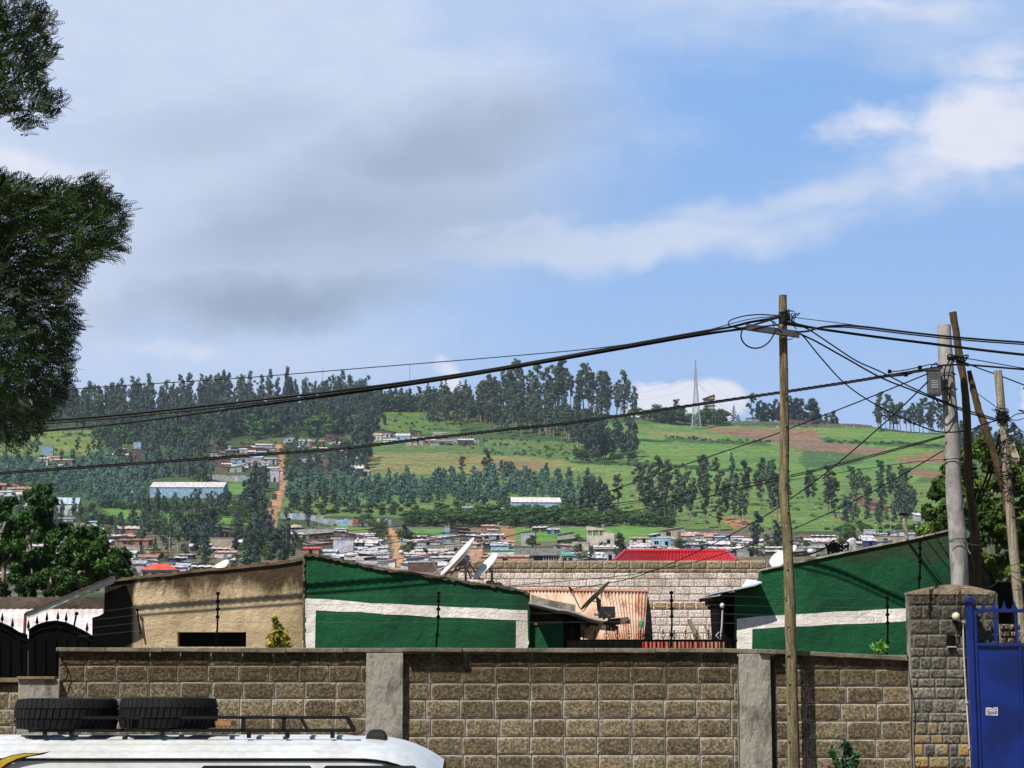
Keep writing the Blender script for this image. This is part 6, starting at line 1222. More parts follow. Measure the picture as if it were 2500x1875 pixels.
def build_cables():
    Y = 24.6
    cable('thin upper cable from left tree to wooden pole', [(-150,978),(150,952),(350,938),(600,922),(870,900),(1250,869),(1490,846),(1700,812),(1826,780),(1905,772)], .006, Y)
    cable('thick topmost cable of the bundle running to wooden pole', [(-150,1049),(90,1029),(300,1012),(600,980),(900,945),(1100,917),(1250,893),(1500,848),(1700,812),(1785,798),(1830,787),(1905,774)], .016, Y)
    cable('second cable of the bundle running to wooden pole', [(-150,1056),(90,1036),(300,1019),(600,987),(900,950),(1100,921),(1250,896),(1500,851),(1700,816),(1800,803),(1900,776)], .010, Y-.03)
    cable('lowest cable of the bundle running to wooden pole', [(-150,1075),(75,1055),(300,1033),(600,994),(900,954),(1100,924),(1250,899),(1500,855),(1700,820),(1810,804),(1825,806)], .013, Y+.03)
    # twisted service cable across the whole frame, about a metre in front of the gables
    L = [(-950,1200,29.0),(-150,1163,29.0),(0,1155,29.0),(256,1137,29.0),(422,1125,29.0),(650,1109,29.0),(871,1091,29.0),(1037,1071,29.0),(1250,1047,29.0),(1366,1036,29.0),(1456,1023,29.0),(1652,995,28.9),(1850,966,28.7),(2000,944,28.4),(2151,920,28.1),(2240,906,27.9),(2300,896,27.8)]
    q = catmull([P(*p) for p in L], 40)
    for k in range(3):
        pts = [p+Vector((0, math.cos(i*.55+k*2.1)*.014, math.sin(i*.55+k*2.1)*.014)) for i, p in enumerate(q)]; m = MB(); m.tube(pts, .0105, 5); tag(m.build('cable', CABLE, origin=q[0]), 'one strand of the long twisted cable crossing low over the hill', 'cable', 'strands of the twisted cable')
    q2 = [p+Vector((0,-.05,-.018)) for i, p in enumerate(q)]; m = MB(); m.tube(q2, .011, 5); tag(m.build('cable', CABLE, origin=q2[0]), 'thin companion cable just under the long twisted cable', 'cable')
    cable('upper branch of the twisted cable ending above the meter box', [(2170,908,27.9),(2200,905,27.9),(2240,897,27.9),(2270,890,27.85),(2290,891,27.85)], .008, 27.9); cable('lower branch of the twisted cable with two clamps', [(2150,921,27.9),(2210,916,27.9),(2240,907,27.9),(2280,898,27.85)], .008, 27.9)
    m = MB()
    for x, y in ((2172,907),(2212,915),(2246,897)): c = P(x, y, 27.8); m.box((c.x-.022,c.y-.03,c.z-.022),(c.x+.022,c.y+.03,c.z+.022)); tag(m.build('cable_clamp', IRON, origin=c), {2172:'left black clamp on the twisted cable near concrete pole',2212:'middle black clamp, hanging on the lower cable branch',2246:'right black clamp just left of the meter box'}[x], 'cable clamp'); m = MB()
    cable('thin straight cable rising right from the wooden pole top', [(1922,773),(1995,782),(2061,790),(2150,803)], .005, Y); 
    cable('upper thick cable from cable closure to the right edge', [(1952,810),(1975,808),(2000,800),(2030,796),(2065,794.5),(2120,799),(2200,809),(2300,820),(2400,829),(2500,836),(2620,846)], .013, Y-.1)
    cable('second strand beside the upper thick cable at right', [(2010,799),(2065,799),(2120,804),(2200,814),(2300,825),(2400,834),(2500,841),(2620,851)], .009, Y-.1)
    cable('lower thick cable from pole top to the right edge', [(1915,786),(1945,792),(1995,802),(2121,820),(2272,839),(2400,855),(2500,866),(2640,880)], .017, Y-.05)
    cable('cable slanting down right from the pole top', [(1922,778,24.6),(1945,790,24.7),(1980,808,24.8),(2031,842,25.2),(2091,881,25.8),(2151,908,26.3),(2226,946,26.8),(2302,979,27.2),(2362,1002,27.3),(2437,1024,27.4)], .009, Y)
    cable('cable slanting down right from end of cable closure', [(1948,812,24.6),(1968,822,24.6),(1995,835,24.7),(2061,872,25.2),(2151,922,25.9),(2226,952,26.5),(2296,980,27.0),(2362,1007,27.3),(2437,1028,27.4)], .011, Y)
    cable('slack cable drooping between the wooden pole and the rightmost pole', [(1955,816,24.6),(1966,826,24.6),(1985,850,24.7),(2010,880,24.8),(2058,932,25.2),(2115,974,25.7),(2181,1010,26.2),(2257,1044,26.8),(2302,1055,27.0),(2362,1051,27.2),(2407,1034,27.3),(2437,1026,27.4)], .009, Y)
    cable('oval cable loop left of the pole top', [(1905,771),(1880,769),(1850,768),(1815,772),(1785,781),(1778,790),(1784,797),(1800,800),(1822,800)], .008, Y-.05)
    cable('round cable loop hanging under the cable closure', [(1813,803),(1809,818),(1813,833),(1825,845),(1842,850),(1860,847),(1876,836),(1886,822),(1891,810)], .010, Y-.05); cable('small cable loop right of the wooden pole', [(1918,826),(1925,829),(1933,827),(1939,821),(1941,815)], .006, Y-.08)
    cable('short cable crossing from bundle to pole top', [(1822,799),(1860,786),(1880,782),(1888,790),(1890,798)], .008, Y-.08); cable('short cable tail fanning at the pole top', [(1888,784),(1898,795),(1905,800)], .008, Y-.08); cable('short cable from pole to end of cable closure', [(1920,788),(1935,794),(1945,804)], .006, Y-.08)
    cable('lower strand crossing behind the wooden pole', [(1850,799),(1880,795),(1915,792),(1950,797),(1990,801)], .010, Y+.2)
    # service drops to the yards
    cable('service wire from meter box sloping down left to the village', [(2266,912,27.8),(2121,971,29),(1955,1036,31),(1850,1075,33),(1592,1161,38),(1471,1204,41),(1250,1262,46),(1100,1299,49),(976,1322,52),(830,1352,55)], .009, 28)
    cable('steep service wire from meter box down to the back wall', [(2267,930,27.8),(2181,1013,29),(2046,1131,32),(1955,1200,34),(1850,1270,37),(1700,1348,42),(1592,1394,46),(1501,1421,49),(1330,1447,52)], .010, 28)
    cable('wire from concrete pole sloping left behind the wooden pole', [(2306,1063,27.9),(2121,1113,29.5),(1925,1161,32),(1682,1205,36),(1411,1240,40),(1150,1268,44),(900,1292,48),(700,1310,52)], .008, 28)
    cable('second wire just below the left-sloping wire', [(2306,1066,27.9),(2121,1117,29.5),(1925,1166,32),(1682,1222,36),(1531,1250,38),(1411,1273,40),(1270,1302,43),(1100,1345,46),(960,1366,48)], .008, 28)
    cable('thin wire leaving the concrete pole at the lower strap', [(2310,1120,27.9),(2200,1132,29),(2061,1152,31),(1925,1172,33),(1700,1206,36),(1411,1248,40)], .005, 28)
    cable('slanting wire from concrete pole to the rusty roof', [(2303,1100,27.9),(2130,1200,30),(1970,1277,33),(1850,1325,36),(1700,1371,39),(1592,1393,42),(1501,1408,44),(1240,1430,47)], .008, 28)
    cable('long thin wire low over the village left', [(1250,1330,56),(1000,1310,56),(700,1312,56),(400,1310,56),(150,1325,56)], .008, 50)
    # right of the concrete pole
    cable('thin wire from clamps to the right edge', [(2330,872,27.8),(2372,877,27.8),(2430,887,27.8),(2500,899,27.8),(2600,912,27.8)], .007, 28); cable('thick cable from clamps straight to the right edge', [(2290,893,27.7),(2340,890,27.7),(2380,892,27.7),(2440,897,27.7),(2500,902,27.7),(2620,912,27.7)], .014, 28)
    cable('cable from clamps falling to the right edge', [(2335,877,27.7),(2356,885,27.7),(2390,899,27.7),(2440,917,27.7),(2500,940,27.7),(2600,980,27.7)], .009, 28); cable('short taut wire from brace pole top to the tangle', [(2378,956,27.8),(2405,974,27.7),(2440,1000,27.6)], .006, 28)
    cable('wide cable loop right of the tangle', [(2462,1024),(2480,1012),(2500,1009),(2530,1012),(2560,1030)], .007, 27.5); cable('lower cable loop right of the tangle', [(2462,1022),(2480,1026),(2497,1022),(2510,1012)], .006, 27.5); cable('wire falling from the tangle to the right edge', [(2462,1026),(2485,1045),(2510,1062),(2560,1090)], .006, 27.5)
    cable('wire running level from the rightmost pole to the edge', [(2462,1083),(2500,1085),(2580,1088)], .004, 27.5)
    for k, (dx) in enumerate((0, 9)): cable('%s dark cable bundle slanting behind the brace pole' % ('upper','lower')[k], [(2440+dx,1060,28.3),(2428+dx,1110,28.6),(2408+dx,1165,29),(2384+dx,1225,29.5)], .016, 28.6)
    for k, (a, b) in enumerate((((2462,1380),(2492,1372)),((2466,1392),(2495,1398)),((2470,1405),(2500,1422)),((2475,1440),(2510,1432)))): cable('short loose wire %s across the rightmost pole' % ('at the top','second down','third down','lowest down')[k], [(a[0],a[1],27.4),((a[0]+b[0])/2,(a[1]+b[1])/2+3,27.35),(b[0],b[1],27.4)], .005, 27.4)
    cable('white tie wire between concrete pole and orange-brown pole', [(2316,1319,27.85),(2345,1320,27.84),(2360,1326,27.9),(2378,1330,28.2),(2392,1331,28.3)], .006, 28, m=mat('pale_wire', (.5,.5,.48)))
    cable('dangling end of the white tie wire', [(2362,1327,27.9),(2363,1340,27.9),(2369,1352,27.9)], .005, 28, m=MATS['pale_wire']); cable('vertical black wire down the orange-brown pole', [(2388,1332,28.3),(2383,1380,28.3),(2379,1432,28.3)], .005, 28)
build_poles(); build_cables()

# ------------------------------------------------------------------ satellite dishes
def dish(name, label, lo, hi, Y, tilt=.12, depth=.16, lnb=None, color='white', side=1, nseg=28, brk=True):
    """lo, hi: photo ends of the long axis of the rim; side=1: the bowl opens up-left"""
    a = P(*lo, Y); b = P(*hi, Y); c = (a+b)/2; r = (b-a).length/2; ax = (b-a).normalized(); vd = Vector((0,-1,0))
    n0 = ax.cross(vd).normalized()*side; n0 = n0 if (n0.x < 0) == (side > 0) else -n0
    n = (n0*math.sqrt(1-tilt*tilt)+vd*tilt).normalized(); t = thing(name, label, 'satellite dish', c)
    m = MB(); prof = [(-depth*r*2*(1-(q/8)**2)-.0, max(r*q/8, .002)) for q in range(9)]; prof2 = [(p[0]-.012, p[1]) for p in reversed(prof)]
    m.lathe(c+n*0, n, prof+[(0.004, r*1.02),(-.012, r*1.02)]+prof2[1:], nseg, closed=False)
    m.build('reflector', mat('dish_'+color, {'white':(.74,.76,.76),'grey':(.42,.42,.42),'shaded':(.22,.21,.20)}[color], c2={'white':(.60,.60,.58),'grey':(.3,.3,.3),'shaded':(.14,.13,.12)}[color], scale=2.5, rough=.45), t, smooth=True)
    DM = mat('dish_mount_grey', (.22,.23,.25), rough=.5)
    if lnb:
        h = P(*lnb, Y-.05); m = MB(); m.tube([a+n*.02, h], .013, 6); m.tube([c-ax*r*.2-n*depth*r*1.6, a-n*.06, a+n*.02], .010, 5); m.build('arm', DM, t); m = MB(); m.sphere(h, .03, 6); m.tube([h, h+Vector((-.03,0,.04))], .022, 6); m.tube([h, h+Vector((.05,0,-.02))], .018, 6); m.build('receiver', mat('lnb_dark', (.06,.06,.07)), t)
    if brk:
        bk = c-n*(depth*r*2+.02); m = MB(); m.tube([bk, bk-n*.08, bk-n*.08-Vector((0,0,r*.9))], .02, 6); m.tube([bk+ax*r*.3, bk-n*.1, bk-ax*r*.3], .01, 5); m.build('mount', DM, t)
    return t
dish('satellite_dish', 'large white satellite dish seen edge-on atop the left green gable', (1076,1404), (1156,1313), 30.8, .15, .10, lnb=(1038,1343))
dish('satellite_dish', 'smaller white oval satellite dish right of the large one', (1158,1411), (1213,1351), 30.9, .26, .07)
dish('satellite_dish', 'dark satellite dish tilted above the rusty roof', (1418,1487), (1487,1420), 37.0, -.08, .045, lnb=(1393,1438), color='shaded')  # shaded back faces the viewer; that shade is put into its darker colour
dish('satellite_dish', 'white satellite dish peeking over the tan gable', (512,1399), (558,1369), 33.0, .42, .1, brk=False)
dish('satellite_dish', 'white satellite dish half hidden behind the wooden pole', (1884,1384), (1916,1346), 32.0, .55, .08, lnb=(1860,1352))
dish('satellite_dish', 'narrow white dish edge right of the wooden pole', (1934,1346), (1941,1330), 33.0, .5, .08, brk=False)
dish('satellite_dish', 'small round dish facing down right on the right green gable', (2060,1338), (2089,1317), 30.6, -.55, .30, side=1)
c = P(1979,1346,34); tag((lambda m: m.build('dome', MATS['dish_white'], origin=c, smooth=True))(MB().sphere(c, .055, 10, 0, .8)), 'tiny white round cap above the right green gable', 'vent cap')
def build_dish_support():
    t = thing('dish_stand', 'welded stand with bricks holding the dark dish on rusty roof', 'dish stand', P(1480,1520,38)); m = MB()
    m.tube([P(1459,1462,37.2), P(1462,1490,37.4), P(1475,1510,37.8)], .03, 6); m.tube([P(1462,1484,37.3), P(1490,1512,37.9)], .028, 6); m.tube([P(1450,1500,37.6), P(1500,1505,38)], .02, 5); m.build('arm', MATS['dish_mount_grey'], t)
    m = MB(); rng = random.Random(8)
    for i in range(9): c = P(1455+rng.uniform(-8,35), 1520+rng.uniform(-8,12), 38.2+rng.uniform(-.2,.2)); m.bar(c, c+Vector((rng.uniform(.15,.4),rng.uniform(-.1,.1),rng.uniform(-.08,.08))), .14, .08)
    m.build('brick', mat('brick_pile', (.15,.11,.07), c2=(.05,.04,.03), scale=5), t); c0 = P(1482,1494,37.9); m = MB(); m.box((c0.x-.15,c0.y,c0.z-.1),(c0.x+.15,c0.y+.3,c0.z+.1)); m.build('cinder_block', mat('black_crate', (.03,.03,.03)), t)
    m = MB()
    for (a, b) in (((1060,1400),(1130,1355)),((1120,1395),(1128,1362)),((1085,1402),(1150,1380)),((1128,1362),(1150,1412)),((1142,1370),(1172,1414)),((1100,1405),(1140,1350))): m.tube([P(*a,31.1), P(*b,31.1)], .013, 5)
    m.tube(catmull([P(1130,1375,31),P(1145,1395,31),P(1160,1412,31),P(1180,1415,31)],4), .008, 4); m.sphere(P(1132,1372,31.05), .06, 6); tag(m.build('dish_bracket', MATS['dish_mount_grey'], origin=P(1130,1380,31)), 'tangle of grey struts between the two white dishes', 'bracket')
    m = MB(); rng = random.Random(12)
    for k in range(16): a = P(2020+rng.uniform(0,24), 1352+rng.uniform(-6,2), 30.4); m.tube(catmull([a, a+Vector((rng.uniform(-.05,.1),0,rng.uniform(.05,.12))), a+Vector((rng.uniform(-.05,.2),0,rng.uniform(.05,.2))), a+Vector((rng.uniform(0,.25),0,rng.uniform(-.05,.15)))], 4), rng.uniform(.005,.014), 4)
    m.tube(catmull([P(1940,1358,30.3), P(1980,1352,30.3), P(2010,1340,30.3), P(2035,1326,30.3), P(2050,1332,30.3)], 6), .012, 5); tag(m.build('antenna_wreck', IRON, origin=P(2030,1345,30.4)), 'twisted black antenna wreckage on the right green gable', 'broken antenna')
    for k, x in enumerate((1197,1216,1236)): c = P(x, [1424,1429,1434][k]-2, 30.9); tag(MB().sphere(c, .07, 6, 0, .5).build('roof_stone', STONE_ON_ROOF, origin=c), '%s small stone on the edge of left green gable' % ('left','middle','right')[k], 'stone')
build_dish_support()

# ------------------------------------------------------------------ vehicle with roof rack and tyres
def build_vehicle():
    PAINT = mat('white_car_paint', (.60,.62,.62), c2=(.50,.51,.50), scale=1.6, rough=.3, spec=.5); BLK = mat('black_rubber_trim', (.008,.008,.009), rough=.6, spec=.2); GLS = mat('tinted_glass', (.01,.012,.015), rough=.05, spec=.9)
    yn, yf = 14.62, 16.42; X1 = P(1075,1870,yn).x; X0 = X1-4.75; t = thing('white_minibus', 'white vehicle roof with black rack carrying spare tyres', 'vehicle', ((X0+X1)/2, (yn+yf)/2, 0)); yc = (yn+yf)/2
    zr = P(600,1796,yc).z; ze = P(600,1851,yn).z; N = 40
    # roof skin: cambered across, ribbed along, rounded at the right end
    def endz(x): d = max(0, (x-(X1-.62))/.62); return -.175*d**2.6
    def halfw(x): d = max(0, (x-(X1-.45))/.45); return (yf-yn)/2*(1-.22*d**2.5)
    V = []; nx, ny = 64, 41; xs = np.linspace(X0, X1, nx)
    for i, x in enumerate(xs):
        for j in range(ny):
            s = -1+2*j/(ny-1); yy = yc+s*halfw(x); z = ze+(zr-ze)*(1-abs(s)**2.6)+endz(x)*(1+.3*abs(s)); 
            if .15 < abs(s) < .93 and X0+.2 < x < X1-.75: z += .010*math.cos(s*34)
            V.append((x, yy, z))
    F = [(i*ny+j, (i+1)*ny+j, (i+1)*ny+j+1, i*ny+j+1) for i in range(nx-1) for j in range(ny-1)]; m = MB(); m.add(V, F); m.build('roof', PAINT, t, smooth=True)
    m = MB()
    for s in (-1, 1): m.tube([(x, yc+s*(halfw(x)+.012), ze-.004+endz(x)*1.3) for x in xs[::2]], .006, 6)
    m.build('drip_rail', BLK, t); zd = ze-.02
    prof = [(0, zd), (-.012, zd-.05), (-.03, zd-.10), (-.10, zd-.58), (-.16, zd-.95), (-.16, .42), (-.10, .30)]
    for s, nm in ((-1, 'side_panel'), (1, 'side_panel')):
        V = []; xx = np.linspace(X0, X1+.0, 24)
        for x in xx:
            for d, z in prof: f = max(0, (x-(X1-.4))/.4); V.append((x+(.16*(zd-z)/1.0)*(f > 0)*f, yc+s*(halfw(x)-d*.8), min(z, z+endz(x)*1.3 if z > 1.2 else z)))
        k = len(prof); F = [(i*k+j, i*k+j+1, (i+1)*k+j+1, (i+1)*k+j) for i in range(23) for j in range(k-1)]
        if s > 0: F = [f[::-1] for f in F]
        m = MB(); m.add(V, F); m.build(nm, PAINT, t, smooth=True)
    for xa, xb, nm in ((X0+.0, X0+.01, 'end_panel'), (X1-.01, X1+.0, 'end_panel')):
        m = MB(); m.box((xa, yn+.05, .35), (xb, yf-.05, ze-.12)); m.build(nm, PAINT, t)
    # side windows near side
    zt = P(700,1869,yn).z; zb = zt-.42
    for a, b in ((P(484,1870,yn).x, P(770,1870,yn).x), (P(782,1870,yn).x, P(1026,1870,yn).x)):
        m = MB(); r = .04; q = [(a,yn-.035,zb),(b+.06*(b > X1-.2),yn-.035,zb),(b,yn-.012,zt-r),(b-r,yn-.012,zt),(a+r,yn-.012,zt),(a,yn-.012,zt-r)]; m.prism([Vector(p) for p in q], (0,.03,0)); m.build('side_window', GLS, t)
    for x in (X0+.85, X1-.8):
        for y in (yn+.02, yf-.24): m = MB(); m.lathe((x,y,.36), (0,1,0), [(0,.2),(0,.36),(.22,.36),(.22,.2)], 22); w = m.build('wheel', BLK, t); m = MB(); m.lathe((x,y-.005,.36), (0,1,0), [(0,.02),(.01,.2),(.05,.21)], 18); m.build('rim', MATS['dish_mount_grey'], w)
    # antenna pod
    c = P(920,1797,yc-.3); m = MB(); V = []; 
    for z, sx, sy in ((-.03,.075,.11),(.0,.072,.10),(.035,.055,.07),(.048,.03,.04)): V += [(c.x-sx,c.y-sy,c.z+z),(c.x+sx,c.y-sy,c.z+z),(c.x+sx,c.y+sy,c.z+z),(c.x-sx,c.y+sy,c.z+z)]
    F = [(k*4+i, k*4+(i+1)%4, k*4+4+(i+1)%4, k*4+4+i) for k in range(3) for i in range(4)]+[(12,13,14,15)]; m.add(V, F); m.build('roof_vent_pod', BLK, t, bevel=.01)
    # yellow decal stroke on the side, near left end
    D = [(-60,1856),(0,1853),(30,1843),(60,1838),(95,1839),(125,1834),(105,1842),(70,1848),(45,1856),(20,1868),(5,1880),(-60,1900)]
    m = MB(); q = [P(x, y, yn-.035) for x, y in D]; m.prism(q, (0,.003,0)); m.build('decal_outline', BLK, t); m = MB(); q = [P(x, y, yn-.040) for x, y in [(-60,1859),(0,1856),(30,1845),(60,1840),(92,1841),(104,1839),(68,1845),(42,1852),(16,1864),(0,1876),(-60,1896)]]; m.prism(q, (0,.003,0)); m.build('decal', mat('yellow_decal', (.52,.36,.03), c2=(.42,.26,.02), scale=8), t)
    # roof rack
    rk = thing('roof_rack', 'black steel roof rack with slanted front end', 'roof rack', (P(500,1790,15.3).x, 15.3, zr+.03))
    for k, Y in enumerate((15.0, 15.75)):
        m = MB(); tp = 1752; bt = 1784; fz = P(0,bt,15.0).z; tz = P(0,tp,15.0).z; X = (lambda px: P(px,1780,15.0).x) if k == 0 else (lambda px: P(px,1780,15.75).x)
        L0 = Vector((X(70),Y,fz)); L1 = Vector((X(868),Y,fz)); T0 = Vector((X(165),Y,tz)); T1 = Vector((X(848),Y,tz)); m.bar(L0, L1, .022, .020); m.bar(T0, T1, .022, .022); m.bar(L1+Vector((-.01,0,-.0)), T1, .03, .03); m.bar(L0, T0, .03, .03)
        for a, b in ((594,594),(693,693),(734,752),(300,300)): m.bar(Vector((X(b),Y,fz)), Vector((X(a),Y,tz)), .028, .022)
        m.build('side_rail', BLK, rk)
        for x in ((175, 397, 608, 702, 812, 110) if k == 0 else ()): m = MB(); m.bar(Vector((X(x),Y,fz-.005)), Vector((X(x),Y,zr-.012)), .030, .02); m.build('foot', BLK, rk)
    m = MB()
    for px in range(90, 860, 66): m.bar(Vector((P(px,1780,15).x,15.0,fz)), Vector((P(px,1780,15).x,15.62,fz)), .03, .02)
    m.build('cross_bar', BLK, rk)
    # tyres
    RUB = mat('tyre_rubber', (.014,.014,.015), c2=(.008,.008,.009), rough=.8, scale=6, spec=.15)
    for cx, rpx, y0, y1, lab in ((163,124,1705,1781,'left spare off-road tyre lying flat on the roof rack'), (411,119,1703,1779,'right spare off-road tyre lying flat on the roof rack')):
        Y = 15.32; c = P(cx, (y0+y1)/2, Y); h = (y1-y0)/FPX*Y; r = rpx/FPX*Y; e = thing('spare_tyre', lab, 'tyre', (c.x, c.y, c.z-h/2), 'spare tyres on the roof rack')
        m = MB(); hh = h/2; pr = [(-hh*.72,r*.60),(-hh*.98,r*.74),(-hh*.92,r*.90),(-hh*.62,r*.965),(hh*.62,r*.965),(hh*.92,r*.90),(hh*.98,r*.74),(hh*.72,r*.60),(-hh*.72,r*.60)]; m.lathe(c, (0,0,1), pr, 56, closed=False); m.build('casing', RUB, e, smooth=True)
        m = MB(); n = 50
        for i in range(n):
            for row, (za, zb, da) in enumerate(((-.92,-.35,.0),(-.28,.28,.5),(.35,.92,.0))):
                a = 2*math.pi*(i+da)/n; w = 2*math.pi/n*.40; sh = .045*(1 if row == 0 else -1 if row == 2 else .6); q = []
                for rr in (r*.93, r*1.0):
                    for aa, z in ((a-w, za), (a+w, za), (a+w+sh, zb), (a-w+sh, zb)):
                        R2 = rr*(1-.055*max(0, abs(z)-.55)/.4); q.append(c+Vector((math.cos(aa)*R2, math.sin(aa)*R2, z*hh)))
                m.add(q, [(0,3,2,1),(4,5,6,7),(0,1,5,4),(1,2,6,5),(2,3,7,6),(3,0,4,7)])
        m.build('tread', RUB, e); m = MB(); m.lathe(c, (0,0,1), [(-hh*.5,r*.58),(-hh*.3,r*.4),(hh*.1,r*.35),(hh*.3,r*.5),(hh*.5,r*.6)], 28, closed=False); m.build('rim', MATS['dish_mount_grey'], e)
    m = MB(); a = P(528,1764,15.3); m.box((a.x,15.2,a.z-.02),(P(568,1764,15.3).x,15.45,a.z+.012)); tag(m.build('wood_block', mat('orange_wood', (.40,.17,.06)), origin=a), 'orange-brown wooden block on the rack right of the tyres', 'wooden block')
build_vehicle()

# ------------------------------------------------------------------ near trees and weeds
def leafy_tree(name, label, cat, base, clumps, n, size, m, limbs, bark, aspect=2.2, trunk_r=.12, seed=1, flat=.7, extra_leaf=None):
    rng = np.random.default_rng(seed); t = thing(name, label, cat, base); C = [c[0] for c in clumps]; Rr = [c[1] for c in clumps]
    V, F = leafquads([tuple(c) for c in C], Rr, n, size, rng, flat=flat, aspect=aspect, up=.35); V = V-np.array(base)
    me = npmesh('crown', V, F, [m]); o = bpy.data.objects.new('crown', me); col.objects.link(o); o.parent = t
    mb = MB()
    for pts, r in limbs: q = catmull(pts, 4); mb.tube(q, [lerp(r, r*.3, i/(len(q)-1)) for i in range(len(q))], 7)
    mb.build('trunk', bark, t, smooth=True); return t
def clumps_px(poly, Y, n, rad, seed, dy=1.5):
    rng = random.Random(seed); out = []
    for x, y in rand_in(poly, n, rad*.25, rng): r = rad*rng.uniform(.6,1.2)/FPX*Y; out.append((P(x, y, Y+rng.uniform(-dy, dy)), (r, r*1.1, r*.85)))
    return out
NB = mat('grey_brown_bark', (.16,.13,.10), c2=(.08,.065,.05), scale=5, bump=.02, bscale=12, stretch=(3,3,.8))
def build_near_trees():
    # left foreground tree: pinnate sprays
    LM = leafmat('feathery_leaves', (.026,.066,.008), (.006,.017,.003), trans=.05, scale=1.4, rnd=.05)
    rng = np.random.default_rng(21); Y0 = 16.0
    masses = [([(-560,-150),(20,-160),(60,10),(125,55),(112,90),(128,130),(100,170),(95,200),(120,235),(150,268),(125,285),(100,300),(60,322),(40,318),(15,280),(-20,290),(-560,330)], 3300, 1.2),
              ([(-560,420),(-20,430),(40,445),(90,455),(150,450),(200,440),(235,445),(262,480),(300,515),(285,560),(282,610),(240,625),(200,640),(190,690),(160,710),(165,750),(180,800),(150,850),(165,880),(160,940),(120,985),(95,1020),(80,1040),(50,1075),(25,1085),(0,1050),(-60,1080),(-560,1100)], 10500, 1.25),
              ([(-600,300),(-40,310),(-60,440),(-600,440)], 500, 1.2)]
    SP = []
    for poly, n, dy in masses:
        xs = np.array([p[0] for p in poly]); ys = np.array([p[1] for p in poly]); got = 0
        while got < n:
            x = rng.uniform(xs.min(), xs.max()); y = rng.uniform(ys.min(), ys.max())
            if x < -120 and rng.uniform() < .75: continue
            if inpoly(np.array([x]), np.array([y]), poly)[0]: SP.append((x+rng.normal()*7, y+rng.normal()*7, Y0+rng.uniform(-dy, dy))); got += 1
    VV = []; cpx = -250
    tuft = np.random.default_rng(5)
    for x, y, Y in SP:
        p = np.array(P(x, y, Y)); out = np.array([x-cpx, rng.normal()*120, -(y-560)*.6+90]); out = out/np.linalg.norm(out); d = out+rng.normal(size=3)*.55; d /= np.linalg.norm(d)
        nm = np.array([0,0,1.0])+rng.normal(size=3)*.5; s = np.cross(d, nm); s /= np.linalg.norm(s); nm = np.cross(s, d); L = rng.uniform(.09,.15); K = 7
        for k in range(K):
            tt = (k+.5)/K; c = p+d*L*tt-nm*.02*tt*tt; w = .034*math.sin(math.pi*(tt*.8+.15))+.006
            for sd in (-1, 1):
                e = s*sd*w+d*w*.45-nm*w*.15; f = d*.006; VV += [c, c+e*.55+f, c+e, c+e*.55-f]
    V = np.array(VV); F = np.arange(len(V)).reshape(-1,4); base = Vector((P(-420,1740,Y0).x, Y0, 0)); t = thing('acacia_tree', 'dark feathery-leaved tree hanging in at the left edge', 'tree', base)
    me = npmesh('crown', V-np.array(base), F, [LM]); o = bpy.data.objects.new('crown', me); col.objects.link(o); o.parent = t
    mb = MB(); B = lambda *a: [P(*q) for q in a]
    for pts, r in (([base-Vector((0,0,.1)), P(-420,1300,Y0), P(-400,900,Y0), P(-380,500,Y0), P(-340,100,Y0), P(-330,-120,Y0)], .11), (B((-400,900,Y0),(-250,760,Y0),(-80,640,15.8),(60,560,15.9),(200,510,16)), .05), (B((-380,600,Y0),(-200,560,16.3),(0,500,16.4),(120,470,16.2)), .04), (B((-410,1050,Y0),(-250,900,15.7),(-80,830,15.8),(80,800,15.7)), .045), (B((-250,900,15.7),(-120,960,15.6),(0,1000,15.7),(60,1040,15.7)), .03), (B((-370,400,Y0),(-200,240,16),(-40,150,16.1),(80,110,16.1)), .045), (B((-200,240,16),(-60,260,16),(60,270,16)), .03)):
        q = catmull(pts, 4); mb.tube(q, [lerp(r, r*.25, i/(len(q)-1)) for i in range(len(q))], 7)
    rr = random.Random(3)
    for i in range(120):
        x, y, Y = SP[rr.randrange(len(SP))]; a = P(x, y, Y); b = P(x-rr.uniform(30,90), y+rr.uniform(-20,50), Y0+rr.uniform(-.3,.3)); mb.tube([b, a], [.007, .003], 4)
    mb.build('trunk', NB, t)
    # lower left trees
    G1 = leafmat('glossy_leaves', (.050,.105,.015), (.012,.032,.006), trans=.2, scale=.8, rnd=.08)
    def ltree(poly, Y, nc, rad, n, size, label, limbs_px, seed, m=G1, name='broadleaf_tree'):
        bx, by = limbs_px[0][0]; base = P(bx, by, Y); base.z = float(height(base.x, Y))
        limbs = []
        for L in limbs_px: q = [P(x, y, Y) for x, y in L]; q = ([base]+q) if L is limbs_px[0] else q; limbs.append((q, (.07 if L is limbs_px[0] else .035)))
        leafy_tree(name, label, 'tree', base, clumps_px(poly, Y, nc, rad, seed), n, size, m, limbs, mat('pale_branch_bark', (.34,.28,.20), c2=(.16,.12,.09), scale=4), seed=seed)
    ltree([(40,1265),(70,1235),(75,1190),(92,1162),(112,1168),(122,1195),(135,1215),(128,1255),(165,1290),(180,1340),(160,1430),(60,1440),(30,1360)], 44, 80, 19, 17000, .052, 'tallest bright-tipped broadleaf tree at lower left', [[(82,1440),(78,1370),(75,1320),(92,1250)], [(78,1370),(120,1330)], [(75,1330),(50,1290)]], 31)
    ltree([(-160,1250),(-20,1260),(15,1215),(35,1215),(62,1240),(58,1300),(70,1380),(60,1450),(-160,1450)], 42, 90, 19, 18000, .052, 'dark broadleaf tree cut by the left edge', [[(5,1450),(10,1380),(0,1320),(20,1260)], [(10,1380),(45,1330)]], 32)
